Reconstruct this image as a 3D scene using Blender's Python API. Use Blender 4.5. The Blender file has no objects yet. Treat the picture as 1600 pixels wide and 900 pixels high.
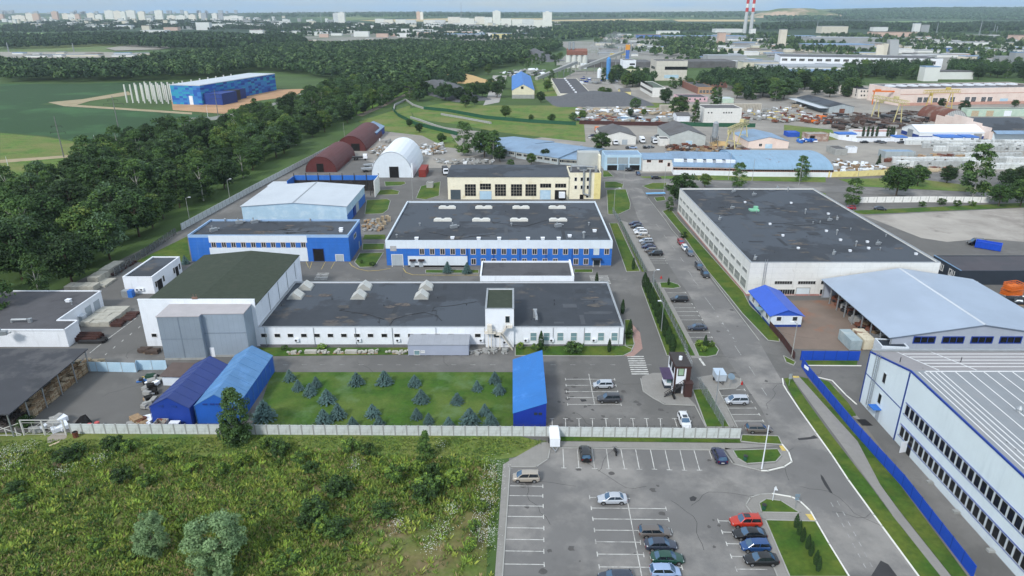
import bpy, math, random
import numpy as np
from mathutils import Vector, Matrix
R = random.Random(11); NR = np.random.default_rng(11)
S = bpy.context.scene; COL = S.collection
F = 1067.0; PITCH = math.atan2(430, 1067); CH = 70.0
CP, SP = math.cos(PITCH), math.sin(PITCH)
sin, cos, pi, rad = math.sin, math.cos, math.pi, math.radians

# ---------------------------------------------------------------- survey helpers: photo point -> place on the ground
def ray(px, py):
    a = (px-800)/F; b = (450-py)/F
    return (a, CP+b*SP, -SP+b*CP)
def P(px, py, z=0.0):
    d = ray(px, py); t = (z-CH)/d[2]
    return (d[0]*t, d[1]*t)
def hgt(px, yb, yt, z0=0.0):
    Y = P(px, yb, z0)[1]; d = ray(px, yt)
    return CH+d[2]*Y/d[1]-z0
def atY(px, py, Y):
    d = ray(px, py); t = Y/d[1]
    return (d[0]*t, CH+d[2]*t)
def atX(px, py, X):
    d = ray(px, py); t = X/d[0]
    return (d[1]*t, CH+d[2]*t)
def sst(a, b, x):
    t = min(1, max(0, (x-a)/(b-a))); return t*t*(3-2*t)
def gz(x, y):
    if y < 1500: return 0.0
    q = x/max(y, 1)
    h = sst(1600, 5200, y)*30 + sst(4500, 9500, y)*(36+72*sst(0.12, 0.62, q)-6*sst(-0.2, -0.6, q))
    h += sst(2500, 6000, y)*(4*sin(x*.0011+y*.0004)+5*sin(y*.0012-x*.0005+1.3))
    return h
def PT(px, py):
    d = ray(px, py)
    if d[2] < 0 and d[1]*-CH/d[2] < 1500: return (*P(px, py), 0.0)
    t = 1400.0/d[1]
    while t < 16000:
        x, y = d[0]*t, d[1]*t
        if CH+d[2]*t <= gz(x, y): return (x, y, gz(x, y))
        t *= 1.004
    return (x, y, gz(x, y))

# ---------------------------------------------------------------- materials
def C(r, g, b):
    f = lambda c: (c/255/12.92 if c <= 10 else ((c/255+.055)/1.055)**2.4)
    return (f(r), f(g), f(b), 1)
MATS = {}
def M(name, col, var=.12, scale=.6, rough=.8, metal=0.0, seams=(), blot=None, blot2=None, bump=0.0, coat=0, alpha=1, rnd=0, spec=.4, streak=None, hue=None):
    """mottled surface: base colour, fine noise, panel seams, worn patches with shapes of their own"""
    if name in MATS: return MATS[name]
    m = bpy.data.materials.new(name); m.use_nodes = True; MATS[name] = m
    nt = m.node_tree; N = nt.nodes; L = nt.links
    b = N['Principled BSDF']
    b.inputs['Roughness'].default_value = rough; b.inputs['Metallic'].default_value = metal
    b.inputs['Specular IOR Level'].default_value = spec
    if coat: b.inputs['Coat Weight'].default_value = coat; b.inputs['Coat Roughness'].default_value = .08
    if alpha < 1: b.inputs['Alpha'].default_value = alpha
    tc = N.new('ShaderNodeTexCoord')
    def mix(fac, a, c, mode='MIX'):
        x = N.new('ShaderNodeMix'); x.data_type = 'RGBA'; x.blend_type = mode
        for i, v in ((0, fac), (6, a), (7, c)):
            if isinstance(v, (int, float, tuple)): x.inputs[i].default_value = v
            else: L.new(v, x.inputs[i])
        return x.outputs[2]
    def mth(op, a, c=None):
        x = N.new('ShaderNodeMath'); x.operation = op
        for i, v in enumerate((a, c)):
            if v is None: continue
            if isinstance(v, (int, float)): x.inputs[i].default_value = v
            else: L.new(v, x.inputs[i])
        return x.outputs[0]
    def noise(sc, det=5, ro=.6, vec=None):
        x = N.new('ShaderNodeTexNoise'); x.inputs['Scale'].default_value = sc; x.inputs['Detail'].default_value = det; x.inputs['Roughness'].default_value = ro
        L.new(vec or tc.outputs['Object'], x.inputs['Vector']); return x.outputs['Fac']
    def mr(v, a, c, d=0., e=1.):
        x = N.new('ShaderNodeMapRange'); L.new(v, x.inputs[0])
        for i, k in enumerate((a, c, d, e)): x.inputs[i+1].default_value = k
        return x.outputs[0]
    n1 = noise(scale)
    k = mr(n1, .25, .75, 1-var*1.6, 1+var*1.6)
    out = mix(1.0, col, k, 'MULTIPLY')
    if hue:   # a second natural hue drifting through the first
        out = mix(mr(noise(hue[1], 3), .4, .62), out, hue[0])
        out = mix(1.0, out, mr(noise(scale*5, 3), .25, .75, 1-var, 1+var), 'MULTIPLY')
    for bl in (blot, blot2):
        if bl:
            c2, sc, lo, hi, amt = bl
            out = mix(mth('MULTIPLY', mr(noise(sc, 6, .65), lo, hi), amt), out, c2)
    if streak:
        c2, sx, sz, lo, hi, amt = streak
        mp = N.new('ShaderNodeMapping'); mp.inputs['Scale'].default_value = (sx, sx, sz); L.new(tc.outputs['Object'], mp.inputs['Vector'])
        out = mix(mth('MULTIPLY', mr(noise(1, 5, .7, mp.outputs[0]), lo, hi), amt), out, c2)
    if seams:
        sx = N.new('ShaderNodeSeparateXYZ'); L.new(tc.outputs['Object'], sx.inputs[0])
        for ax, per, w, fac in seams:
            fr = mth('FRACT', mth('DIVIDE', mth('ADD', sx.outputs['XYZ'.index(ax)], .013), per))
            on = mth('LESS_THAN', fr, w/per)
            out = mix(on, out, mix(1.0, out, (fac, fac, fac, 1), 'MULTIPLY'))
    if rnd:
        oi = N.new('ShaderNodeObjectInfo')
        out = mix(1.0, out, mr(oi.outputs['Random'], 0, 1, 1-rnd, 1+rnd), 'MULTIPLY')
    L.new(out, b.inputs['Base Color'])
    if bump:
        bp = N.new('ShaderNodeBump'); bp.inputs['Strength'].default_value = bump; bp.inputs['Distance'].default_value = .1
        L.new(noise(scale*3, 5), bp.inputs['Height']); L.new(bp.outputs[0], b.inputs['Normal'])
    return m

# ---------------------------------------------------------------- mesh helpers
class MB:
    def __init__(s): s.v = []; s.f = []; s.m = []
    def add(s, vs, fs, m=0):
        k = len(s.v); s.v += [tuple(p) for p in vs]; s.f += [tuple(k+i for i in f) for f in fs]; s.m += [m]*len(fs); return s
    def box(s, x0, y0, z0, x1, y1, z1, m=0):
        return s.add([(x0,y0,z0),(x1,y0,z0),(x1,y1,z0),(x0,y1,z0),(x0,y0,z1),(x1,y0,z1),(x1,y1,z1),(x0,y1,z1)],
                     [(0,3,2,1),(4,5,6,7),(0,1,5,4),(1,2,6,5),(2,3,7,6),(3,0,4,7)], m)
    def ob(s, c, sz, a=0.0, m=0, tilt=0.0):   # box about a centre, base at c.z, turned by a
        hx, hy, h = sz[0]/2, sz[1]/2, sz[2]; ca, sa = cos(a), sin(a); vs = []
        for z in (0, h):
            for x, y in ((-hx,-hy),(hx,-hy),(hx,hy),(-hx,hy)):
                zz = c[2]+z+tilt*x; vs.append((c[0]+x*ca-y*sa, c[1]+x*sa+y*ca, zz))
        return s.add(vs, [(0,3,2,1),(4,5,6,7),(0,1,5,4),(1,2,6,5),(2,3,7,6),(3,0,4,7)], m)
    def quad(s, a, b, c, d, m=0): return s.add([a,b,c,d], [(0,1,2,3)], m)
    def prism(s, pts, z0, z1, m=0, mt=None):
        n = len(pts)
        if sum(pts[i][0]*pts[(i+1)%n][1]-pts[(i+1)%n][0]*pts[i][1] for i in range(n)) < 0: pts = pts[::-1]
        s.add([(p[0],p[1],z0) for p in pts]+[(p[0],p[1],z1) for p in pts], [(i,(i+1)%n,n+(i+1)%n,n+i) for i in range(n)], m)
        return s.add([(p[0],p[1],z1) for p in pts], [tuple(range(n))], m if mt is None else mt)
    def extx(s, prof, x0, x1, m=0, caps=True, mc=None):  # (y,z) profile pulled along x
        n = len(prof)
        s.add([(x0,)+tuple(p) for p in prof]+[(x1,)+tuple(p) for p in prof], [(i,(i+1)%n,n+(i+1)%n,n+i) for i in range(n)], m)
        if caps: s.add([(x0,)+tuple(p) for p in prof]+[(x1,)+tuple(p) for p in prof], [tuple(range(n))[::-1], tuple(range(n,2*n))], m if mc is None else mc)
        return s
    def exty(s, prof, y0, y1, m=0, caps=True, mc=None):  # (x,z) profile pulled along y
        n = len(prof); f = lambda y: [(p[0],y,p[1]) for p in prof]
        s.add(f(y0)+f(y1), [(i,(i+1)%n,n+(i+1)%n,n+i) for i in range(n)], m)
        if caps: s.add(f(y0)+f(y1), [tuple(range(n))[::-1], tuple(range(n,2*n))], m if mc is None else mc)
        return s
    def tube(s, p, q, r, n=6, r2=None, m=0):
        p, q = Vector(p), Vector(q); d = (q-p).normalized(); a = d.orthogonal().normalized(); b = d.cross(a); r2 = r if r2 is None else r2
        vs = [p+(a*cos(2*pi*i/n)+b*sin(2*pi*i/n))*r for i in range(n)]+[q+(a*cos(2*pi*i/n)+b*sin(2*pi*i/n))*r2 for i in range(n)]
        return s.add(vs, [(i,(i+1)%n,n+(i+1)%n,n+i) for i in range(n)]+[tuple(range(n))[::-1], tuple(range(n,2*n))], m)
    def path(s, pts, r, n=5, m=0):
        for a, b in zip(pts, pts[1:]): s.tube(a, b, r, n, m=m)
        return s
    def strip(s, pts, w, z0, z1, m=0, closed=False):    # kerb or wall of width w along a polyline
        pts = [Vector(p[:2]) for p in pts]
        if closed: pts = pts+[pts[0]]
        for a, b in zip(pts, pts[1:]):
            d = b-a
            if d.length < 1e-4: continue
            n = Vector((-d.y, d.x)).normalized()*w/2; e = d.normalized()*w*.35
            q = [a-n-e, b-n+e, b+n+e, a+n-e]
            s.add([(p.x,p.y,z0) for p in q]+[(p.x,p.y,z1) for p in q], [(4,5,6,7),(0,1,5,4),(1,2,6,5),(2,3,7,6),(3,0,4,7)], m)
        return s
    def mesh(s, name, mats):
        me = bpy.data.meshes.new(name); me.from_pydata(s.v, [], s.f)
        for x in mats: me.materials.append(x)
        if len(mats) > 1: me.polygons.foreach_set('material_index', s.m)
        me.update(); return me
    def build(s, name, mats, parent=None, loc=None, rz=0, smooth=None):
        if not isinstance(mats, (list, tuple)): mats = [mats]
        me = s.mesh(name, mats)
        if smooth:
            me.polygons.foreach_set('use_smooth', [True]*len(me.polygons)); me.set_sharp_from_angle(angle=rad(smooth))
        return link(name, me, parent, loc, rz)
def link(name, me, parent=None, loc=None, rz=0):
    o = bpy.data.objects.new(name, me); COL.objects.link(o)
    if parent is not None: o.parent = parent
    if loc is not None: o.location = loc
    if rz: o.rotation_euler = (0, 0, rz)
    return o
def tag(o, label=None, cat=None, group=None, kind=None):
    if label: o['label'] = label
    if cat: o['category'] = cat
    if group: o['group'] = group
    if kind: o['kind'] = kind
    return o
def thing(name, label, cat, loc=(0,0,0), rz=0, group=None):
    return tag(link(name, None, None, loc, rz), label, cat, group)
def structure(name, mb, mats): return tag(mb.build(name, mats), kind='structure')
def stuff(name, mb, mats, label): return tag(mb.build(name, mats), label, None, None, 'stuff')
def copytree(o, parent=None):
    c = o.copy(); COL.objects.link(c); c.parent = parent
    for ch in list(o.children): copytree(ch, c)
    return c
def npmesh(name, V, Q, mats, mi=None, smooth=False):
    me = bpy.data.meshes.new(name); n = len(Q); k = Q.shape[1]
    me.vertices.add(len(V)); me.vertices.foreach_set('co', np.ascontiguousarray(V, dtype=np.float32).ravel())
    me.loops.add(n*k); me.loops.foreach_set('vertex_index', np.ascontiguousarray(Q, dtype=np.int32).ravel())
    me.polygons.add(n); me.polygons.foreach_set('loop_start', np.arange(0, n*k, k, dtype=np.int32))
    for x in mats: me.materials.append(x)
    if mi is not None: me.polygons.foreach_set('material_index', np.ascontiguousarray(mi, dtype=np.int32))
    if smooth: me.polygons.foreach_set('use_smooth', np.ones(n, dtype=bool))
    me.update(calc_edges=True); me.validate(); return me
def px(pts, z=0): return [P(a, b, z) for a, b in pts]

# ---------------------------------------------------------------- palette
WHITE = M('white_painted_wall', C(228,233,240), .05, .3, streak=(C(150,155,158), .8, .12, .56, .8, .35))
WHITEP = M('white_panel', C(215,224,233), .04, .4, .6, seams=[('X', 3, .05, .8)])
OLDWHITE = M('weathered_white_wall', C(234,234,230), .05, .5, seams=[('Z', 1.6, .06, .85), ('Y', 6, .08, .85), ('X', 6, .08, .85)], blot=(C(160,155,145), .5, .6, .74, .6), streak=(C(150,146,138), .7, .15, .58, .78, .4))
CREAM = M('cream_plaster', C(236,230,206), .06, .4, blot=(C(205,190,150), .25, .55, .7, .6))
YELLOW = M('pale_yellow_plaster', C(228,214,150), .06, .4, blot=(C(190,170,110), .3, .55, .7, .5))
BLUEP = M('blue_wall_panel', C(46,108,192), .07, .4, .55, seams=[('Z', 1.0, .05, .78), ('X', 6, .06, .85)], streak=(C(96,140,198), .7, .08, .54, .8, .4))
BLUED = M('deep_blue_panel', C(32,62,136), .08, .5, .55, seams=[('X', .5, .05, .8), ('Y', .5, .05, .8)])
PALEB = M('pale_blue_cladding', C(226,238,244), .03, .2, .5, seams=[('X', 1.0, .03, .92), ('Y', 1.0, .03, .92)], streak=(C(160,180,192), .5, .06, .55, .8, .3))
PALEB2 = M('pale_blue_panel', C(174,204,224), .05, .3, .6, blot=(C(205,222,232), .3, .5, .65, .6))
GREYP = M('grey_cladding', C(150,163,176), .05, .3, .5, .1, seams=[('X', 1.1, .05, .8), ('Y', 1.1, .05, .8)])
GREYP2 = M('lilac_grey_cladding', C(168,176,190), .04, .3, .5, seams=[('X', 6, .06, .85)])
DARKP = M('dark_grey_panel', C(44,53,64), .08, .4, .6)
BLUEX = M('checker_blue_wall', C(35,95,185), .1, .4, .55)
BITUM = M('bitumen_roof', C(60,65,72), .1, .25, .9, seams=[('Y', 1.0, .06, .8), ('X', 9, .08, .85)], blot=(C(98,93,88), .11, .58, .66, .75), blot2=(C(76,83,92), .035, .5, .53, .8))
BITUM2 = M('worn_bitumen_roof', C(84,84,88), .1, .3, .9, seams=[('X', 1.0, .05, .9)], blot=(C(58,58,62), .15, .55, .65, .6))
BITUMP = M('purple_grey_bitumen', C(78,76,82), .08, .3, .9, seams=[('X', 4, .05, .88)], blot=(C(70,72,78), .06, .48, .52, .6))
GREENR = M('dark_green_shingles', C(56,65,53), .12, .9, .9, seams=[('Y', .8, .08, .82)], blot=(C(72,74,64), .2, .55, .7, .5))
METALR = M('pale_metal_roof', C(196,203,210), .05, .2, .45, .1, seams=[('Y', 1.1, .06, .86)], blot=(C(160,168,178), .1, .5, .7, .4))
GREYR = M('blue_grey_metal_roof', C(164,178,196), .04, .15, .45, .15, seams=[('Y', .9, .05, .9)], blot=(C(150,163,180), .05, .45, .6, .5))
BLUER = M('blue_grey_sheet_roof', C(128,155,182), .07, .2, .5, .1, seams=[('X', 1.6, .1, .85)], blot=(C(105,120,138), .08, .5, .7, .6))
RUSTR = M('rusty_blue_sheet_roof', C(134,165,190), .07, .2, .5, .1, seams=[('X', 2.2, .12, .8)], streak=(C(120,75,55), .35, .35, .63, .68, .85))
COBALT = M('cobalt_metal_roof', C(50,92,194), .05, .3, .45, seams=[('Y', .6, .05, .85)])
TENTB = M('bright_blue_tarpaulin', C(40,112,186), .06, .2, .5, bump=.3, blot=(C(90,150,225), .3, .55, .7, .5))
TENTP = M('faded_blue_tarpaulin', C(88,134,180), .08, .25, .5, seams=[('Y', 2.0, .08, .85)], blot=(C(110,160,215), .3, .5, .7, .6))
TENTD = M('dark_blue_tarpaulin', C(46,64,124), .08, .3, .5, bump=.3)
SLATE = M('slate_asbestos_roof', C(98,98,100), .1, .3, .9, seams=[('X', 1.2, .1, .85)], blot=(C(80,76,74), .1, .5, .65, .6))
MAROON = M('maroon_painted_metal', C(90,42,42), .1, .3, .6, seams=[('Y', 3.0, .08, .85), ('X', 3.0, .06, .88)], blot=(C(75,38,36), .2, .5, .7, .5))
RUST = M('rusted_sheet', C(105,62,48), .2, .5, .8, blot=(C(140,100,80), .3, .5, .65, .6))
FABRIC = M('white_hangar_membrane', C(228,234,240), .04, .3, .6, seams=[('Y', 4, .1, .9)], streak=(C(190,196,200), .3, .3, .5, .8, .4))
CONC = M('concrete', C(158,160,158), .1, .8, .9, blot=(C(120,122,118), .5, .5, .7, .5))
CONCF = M('fence_concrete', C(196,202,202), .08, .8, .9, seams=[('Z', .6, .05, .8)], streak=(C(140,142,136), 1.2, .4, .54, .75, .5))
PLINTH = M('grey_plinth', C(115,116,118), .1, .8, .9)
STEEL = M('galvanised_steel', C(165,170,174), .08, 1, .45, .5)
DSTEEL = M('dark_steel', C(58,58,60), .1, 1, .5, .4)
BLACK = M('black_rubber', C(28,28,30), .1, 2, .7)
FRAMEW = M('white_frame', C(222,222,220), .04, 1, .5)
FRAMEB = M('blue_frame', C(30,62,150), .05, 1, .5)
GLASS = M('window_glass', C(40,50,58), .1, .3, .12, spec=.6)
GLASSD = M('dark_window_glass', C(26,28,31), .2, .3, .2, spec=.5)
GLASSL = M('tinted_pale_glass', C(120,150,156), .1, .3, .12, spec=.6)
DOORG = M('grey_door', C(166,176,184), .05, .5, .6, seams=[('X', 1.3, .06, .8)])
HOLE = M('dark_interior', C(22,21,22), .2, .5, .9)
WOOD = M('weathered_pallet_wood', C(150,126,98), .25, 2, .9, rnd=.25)
WOODL = M('pale_fresh_wood', C(188,172,146), .2, 2, .9, rnd=.15)
PINK = M('pale_pink_plaster', C(230,212,202), .05, .2, .8, seams=[('Z', 2.4, .08, .92)], streak=(C(206,176,162), .12, .12, .5, .75, .5))
BRICK = M('red_brick_wall', C(132,92,80), .12, 1, .9)
SALMON = M('salmon_wall', C(214,150,120), .08, .4, .9)
ORANGE = M('orange_paint', C(214,112,40), .1, .6, .6)
YEL = M('yellow_paint', C(196,174,92), .1, .6, .6)
CRANEP = M('faded_yellow_paint', C(200,190,140), .12, .6, .7, blot=(C(150,120,90), .6, .55, .7, .6))
REDP = M('red_paint', C(170,40,36), .08, .6, .5)
GREENP = M('green_paint', C(36,84,62), .08, .6, .6)
MINT = M('mint_plaster', C(180,202,186), .06, .3, .8, blot=(C(200,206,190), .3, .5, .65, .6))
GRAVEL = M('dark_gravel', C(92,94,98), .15, .6, .95, bump=.5)
SAND = M('yellow_sand', C(190,160,112), .08, .4, .95, bump=.3)
# ================================================================ the ground
ASPH = M('asphalt_old', C(101,100,98), .07, .12, .95, blot=(C(132,130,127), .05, .5, .64, .65), blot2=(C(82,81,80), .1, .58, .7, .55))
ROADM = M('asphalt_road', C(112,111,110), .06, .15, .95, blot=(C(150,147,143), .06, .48, .62, .7), blot2=(C(92,91,90), .08, .57, .7, .55))
YARDG = M('dusty_yard', C(142,138,132), .1, .06, .95, blot=(C(168,162,152), .02, .5, .62, .6), blot2=(C(112,108,104), .03, .56, .66, .6))
SLABM = M('old_concrete_slabs', C(164,159,152), .1, .08, .95, seams=[('X', 6, .12, .85), ('Y', 3, .1, .88)], blot=(C(130,124,118), .03, .46, .6, .85), blot2=(C(96,92,90), .06, .6, .7, .6))
PAVE = M('paving', C(140,138,134), .06, .8, .95, seams=[('X', 1, .06, .92), ('Y', 1, .06, .92)], blot=(C(118,116,112), .2, .5, .7, .4))
PAVER = M('reddish_paving', C(156,128,120), .08, .8, .95)
KERBM = M('kerb_stone', C(158,158,154), .08, .6, .9)
KERBW = M('whitewashed_kerb', C(222,222,216), .05, .8, .9, blot=(C(170,168,160), .5, .6, .7, .6))
PAINT = M('road_paint', C(200,200,196), .1, 1.5, .9, blot=(C(134,132,130), .7, .47, .64, .8))
PAINTF = M('faded_road_paint', C(172,172,170), .1, 1.5, .9, blot=(C(130,130,131), .9, .42, .58, .85))
PAINTY = M('yellow_road_paint', C(200,176,96), .1, 1.5, .9, blot=(C(150,140,110), .8, .5, .66, .6))
GRASSL = M('mown_lawn', C(56,88,22), .2, .35, .95, bump=.6, hue=(C(88,102,34), .12), blot=(C(42,72,18), .5, .5, .7, .6))
GRASSY = M('spruce_lawn', C(56,90,22), .18, .4, .95, bump=.6, hue=(C(84,104,42), .12), blot=(C(96,122,84), .11, .56, .66, .5))
ROUGH = M('rough_grass', C(82,112,40), .25, .25, .95, bump=.8, hue=(C(112,116,62), .05), blot=(C(128,112,82), .08, .62, .72, .6))
SOIL = M('meadow_soil', C(104,100,60), .2, .3, .95, bump=.8, hue=(C(86,104,46), .1), blot=(C(140,120,96), .07, .52, .64, .85))
CROP = M('crop_field', C(40,72,36), .08, .3, .95, seams=[('Y', 1.5, .3, .9)], blot=(C(64,106,60), .012, .5, .62, .7))
DIRT = M('bare_dirt', C(178,142,108), .1, .1, .95, blot=(C(150,118,90), .04, .5, .66, .6))
TRACK = M('dirt_track', C(160,146,118), .12, .2, .95, blot=(C(120,120,80), .1, .5, .7, .5))

def ground_sheet():
    ys = [-260, -60, 20, 120, 300, 600, 1000, 1500]+list(np.geomspace(1640, 16000, 60))
    rs = np.linspace(-1.25, 1.25, 90)
    V = []; 
    for y in ys:
        for r in rs:
            x = r*(max(y, 0)+420); V.append((x, y, gz(x, y)))
    n = len(rs); Q = [(i*n+j, i*n+j+1, (i+1)*n+j+1, (i+1)*n+j) for i in range(len(ys)-1) for j in range(n-1)]
    m = M('countryside', C(66,90,42), .18, .02, .95)
    nt = m.node_tree; N = nt.nodes; L = nt.links; b = N['Principled BSDF']
    tc = N.new('ShaderNodeTexCoord'); sx = N.new('ShaderNodeSeparateXYZ'); L.new(tc.outputs['Object'], sx.inputs[0])
    def noise(sc, sxyz=(1,1,1)):
        mp = N.new('ShaderNodeMapping'); mp.inputs['Scale'].default_value = sxyz; L.new(tc.outputs['Object'], mp.inputs[0])
        x = N.new('ShaderNodeTexNoise'); x.inputs['Scale'].default_value = sc; x.inputs['Detail'].default_value = 7; x.inputs['Roughness'].default_value = .6
        L.new(mp.outputs[0], x.inputs[0]); return x.outputs[0]
    def ramp(f, stops):
        r = N.new('ShaderNodeValToRGB'); L.new(f, r.inputs[0]); e = r.color_ramp.elements
        e[0].position, e[0].color = stops[0]; e[1].position, e[1].color = stops[-1]
        for p, c in stops[1:-1]: q = e.new(p); q.color = c
        return r.outputs[0]
    far = ramp(noise(.0011, (1, .45, 1)), [(.30, C(34,58,38)), (.47, C(42,68,42)), (.56, C(70,98,56)), (.62, C(128,140,88)), (.66, C(50,74,46)), (.8, C(36,60,40))])
    mr = N.new('ShaderNodeMapRange'); L.new(sx.outputs['Y'], mr.inputs[0]); mr.inputs[1].default_value = 1100; mr.inputs[2].default_value = 1700
    old = b.inputs['Base Color'].links[0].from_socket
    mx = N.new('ShaderNodeMix'); mx.data_type = 'RGBA'; L.new(mr.outputs[0], mx.inputs[0]); L.new(old, mx.inputs[6]); L.new(far, mx.inputs[7])
    L.new(mx.outputs[2], b.inputs['Base Color'])
    me = npmesh('ground', np.array(V), np.array(Q), [m]); tag(link('ground', me), kind='structure')
ground_sheet()

def sheet(name, pts, z, mat, world=False):
    mb = MB(); p = pts if world else px(pts)
    mb.add([(a, b, z) for a, b in p], [tuple(range(len(p)))])
    o = mb.build(name, mat)
    if o.data.polygons[0].normal.z < 0: o.data.flip_normals()
    return tag(o, kind='structure')
# big sheets
sheet('asphalt_yard', [(-145,104.2),(-1,104.2),(6,101),(4.6,98.2),(-.5,96.5),(-1.2,64),(60,64),(120,64),(190,120),(260,240),(260,318),(60,318),(40,332),(20,372),(-30,400),(-97,440),(-104,376),(-114,234),(-121,188),(-126,150),(-145,136)], .02, ASPH, True)
sheet('road', [(1000,900),(1440,900),(1375,821),(1365,805),(1325,750),(1300,712),(1275,677),(1250,642),(1230,610),(1185,532),(1140,474),(1112,440),(1082,397),(1050,362),(1038,343),(1012,310),(1003,296),(985,290),(983,303),(992,327),(996,340),(1017,372),(1040,405),(1047,417),(1062,440),(1075,457),(1095,495),(1110,520),(1130,552),(1190,640),(1215,690),(1237,722),(1225,730),(1190,736),(1145,725),(1130,704),(860,700),(856,718),(838,730),(797,730),(785,900)], .026, ROADM)
sheet('cross_road', [(940,281),(1010,288),(1100,291),(1250,297),(1420,306),(1600,313),(1600,303),(1420,296),(1250,288),(1100,282),(1010,279),(992,268),(975,262),(955,266),(968,276)], .03, ROADM)
sheet('yard_ground', [(30,326),(60,318),(420,318),(560,430),(600,560),(560,700),(230,760),(120,720),(60,560),(20,420),(-5,395)], .012, YARDG, True)
sheet('quarry_yard', [(862,152),(872,126),(905,109),(1000,112),(1020,130),(1003,158),(1030,170),(880,168)], .05, YARDG)
sheet('storage_yard', [(-104,385),(-60,330),(-28,330),(-28,345),(-12,372),(-20,440),(-62,470),(-96,450)], .028, YARDG, True)
sheet('concrete_apron', [(1350,337),(1600,325),(1600,378),(1540,373),(1480,378),(1440,372)], .03, SLABM)
sheet('dirt_yard', [(1225,470),(1330,468),(1345,520),(1350,548),(1240,545),(1215,512),(1255,505)], .03, M('rusty_yard_dirt', C(122,108,98), .12, .15, .95, blot=(C(150,92,60), .06, .5, .62, .6)))
sheet('meadow_soil', [(-100,66),(-3.4,66),(-3.6,92),(-6,96),(-24,97.5),(-60,96),(-100,97)], .012, SOIL, True)
sheet('mown_strip', [(-100,96),(-60,95.5),(-24,97),(-6,95.5),(-.5,96.6),(4.5,98.5),(6,101),(-1,104),(-145,104),(-145,97)], .016, M('mown_grass_strip', C(84,108,48), .18, .3, .95, bump=.6, hue=(C(112,120,62), .1), blot=(C(150,136,98), .06, .6, .68, .7)), True)
# field, building plot, tracks to the left of the tree belt
sheet('crop_field', [(0,131),(130,131),(215,128),(330,128),(205,141),(120,156),(60,163),(150,166),(300,178),(330,183),(300,190),(250,215),(185,229),(120,221),(70,212),(0,207)], .06, CROP)
sheet('dirt_plot', [(268,159),(300,150),(430,140),(478,139),(460,150),(400,158),(350,178),(270,172)], .09, DIRT)
sheet('dirt_track', [(75,160),(130,155),(200,143),(206,148),(140,158),(120,164),(180,168),(300,176),(300,179),(180,171),(100,166)], .1, TRACK)
sheet('dirt_track', [(0,250),(60,246),(100,243),(170,238),(172,241),(100,247),(50,251),(0,255)], .09, TRACK)
sheet('grass_field', [(0,208),(70,214),(130,224),(180,232),(160,245),(120,262),(0,285)], .05, ROUGH)
sheet('gravel_road', [(250,186),(330,183),(395,172),(480,143),(530,133),(532,136),(490,147),(430,164),(360,186),(300,190)], .12, M('track_gravel', C(132,134,128), .08, .1, .95))
sheet('railway_bed', [(556,180),(600,163),(640,143),(646,143),(606,164),(566,182)], .1, M('ballast', C(112,104,92), .1, .3, .95))
sheet('bright_verge', [(552,172),(600,158),(634,142),(640,142),(600,161),(560,179)], .08, M('lush_grass', C(96,130,44), .12, .1, .95))
sheet('lane', [(755,165),(780,160),(786,140),(792,118),(770,118),(768,130),(762,150)], .12, M('gravel_lane', C(162,160,156), .06, .1, .95))
sheet('lane', [(940,130),(958,133),(972,150),(990,158),(1003,156),(985,146),(970,134),(955,124),(945,124)], .12, M('gravel_lane', C(162,160,156), .06, .1, .95))
# kerbed lawns of the works
KERB = MB()
LZ = [0]
def lawn(pts, z=.09, mat=None, kerb=True, world=False):
    LZ[0] += 1; z += LZ[0]*.0006
    p = pts if world else px(pts)
    mb = MB().prism(p, .0, z); o = mb.build('lawn', mat or GRASSL); tag(o, kind='structure')
    if kerb: KERB.strip(p, .18, .0, z+.03, closed=True)
    return o
lawn([(425,582),(806,582),(806,669),(395,669)], mat=GRASSY, kerb=False)
lawn([(405,543.5),(640,543.5),(640,554),(405,557)], kerb=False)
lawn([(805,541.5),(990,540),(986,550),(974,556),(960,556.5),(805,556)])
lawn([(976,500),(984,500),(991,538),(988,546),(977,541)])
lawn([(1002,447),(1018,441),(1076,554),(1042,556)])
lawn([(1021,441),(1026,442),(1086,556),(1079,556)], kerb=False)
lawn([(952,349),(965,349),(1000,424),(979,425)]); lawn([(967,346),(971,346),(1010,424),(1003,425)], kerb=False)
lawn([(1084,538),(1098,533),(1116,538),(1123,547),(1119,555),(1104,558),(1092,557)])
lawn([(1031,442),(1048,441),(1060,445),(1063,449),(1052,451),(1033,450)])
lawn([(1035,330),(1047,326),(1062,345),(1115,405),(1162,458),(1172,478),(1200,505),(1216,522),(1218,534),(1200,532),(1160,490),(1140,465),(1107,425),(1072,375)])
lawn([(567,381),(601,381),(600,390),(566,391)]); lawn([(562,396),(599,395),(585,417),(562,418),(554,410)]); lawn([(570,367),(602,367),(602,374),(567,374)], kerb=False)
lawn([(665,422),(748,422),(748,427),(665,427)]); lawn([(897,421),(926,421),(926,426),(897,426)])
lawn([(601,284),(632,284),(634,287),(626,290),(602,291)]); lawn([(588,298),(612,296),(624,299),(622,304),(588,305)])
lawn([(573,313),(605,311),(610,314),(606,328),(598,334),(570,335)]); lawn([(650,310),(658,291),(688,284),(686,306),(665,312)])
lawn([(948,297),(978,296),(985,318),(984,327),(966,335),(950,335)]); lawn([(945,284),(962,284),(974,288),(972,294),(945,294)]); lawn([(942,267),(950,268),(959,276),(942,277)])
lawn([(1004,291),(1020,286),(1042,286),(1038,296),(1015,296)]); lawn([(1022,309),(1038,307),(1040,313),(1026,315)])
lawn([(212,409),(292,370),(298,408),(240,412)], kerb=False)
lawn([(1186,787),(1197,780),(1220,783),(1250,802),(1190,801)]); lawn([(1196,813),(1274,815),(1300,858),(1326,902),(1234,902)])
lawn([(1145,704),(1215,702),(1221,712),(1212,722),(1167,725),(1152,716)]); lawn([(1159,680),(1216,682),(1222,695),(1185,693),(1157,690)])
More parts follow.
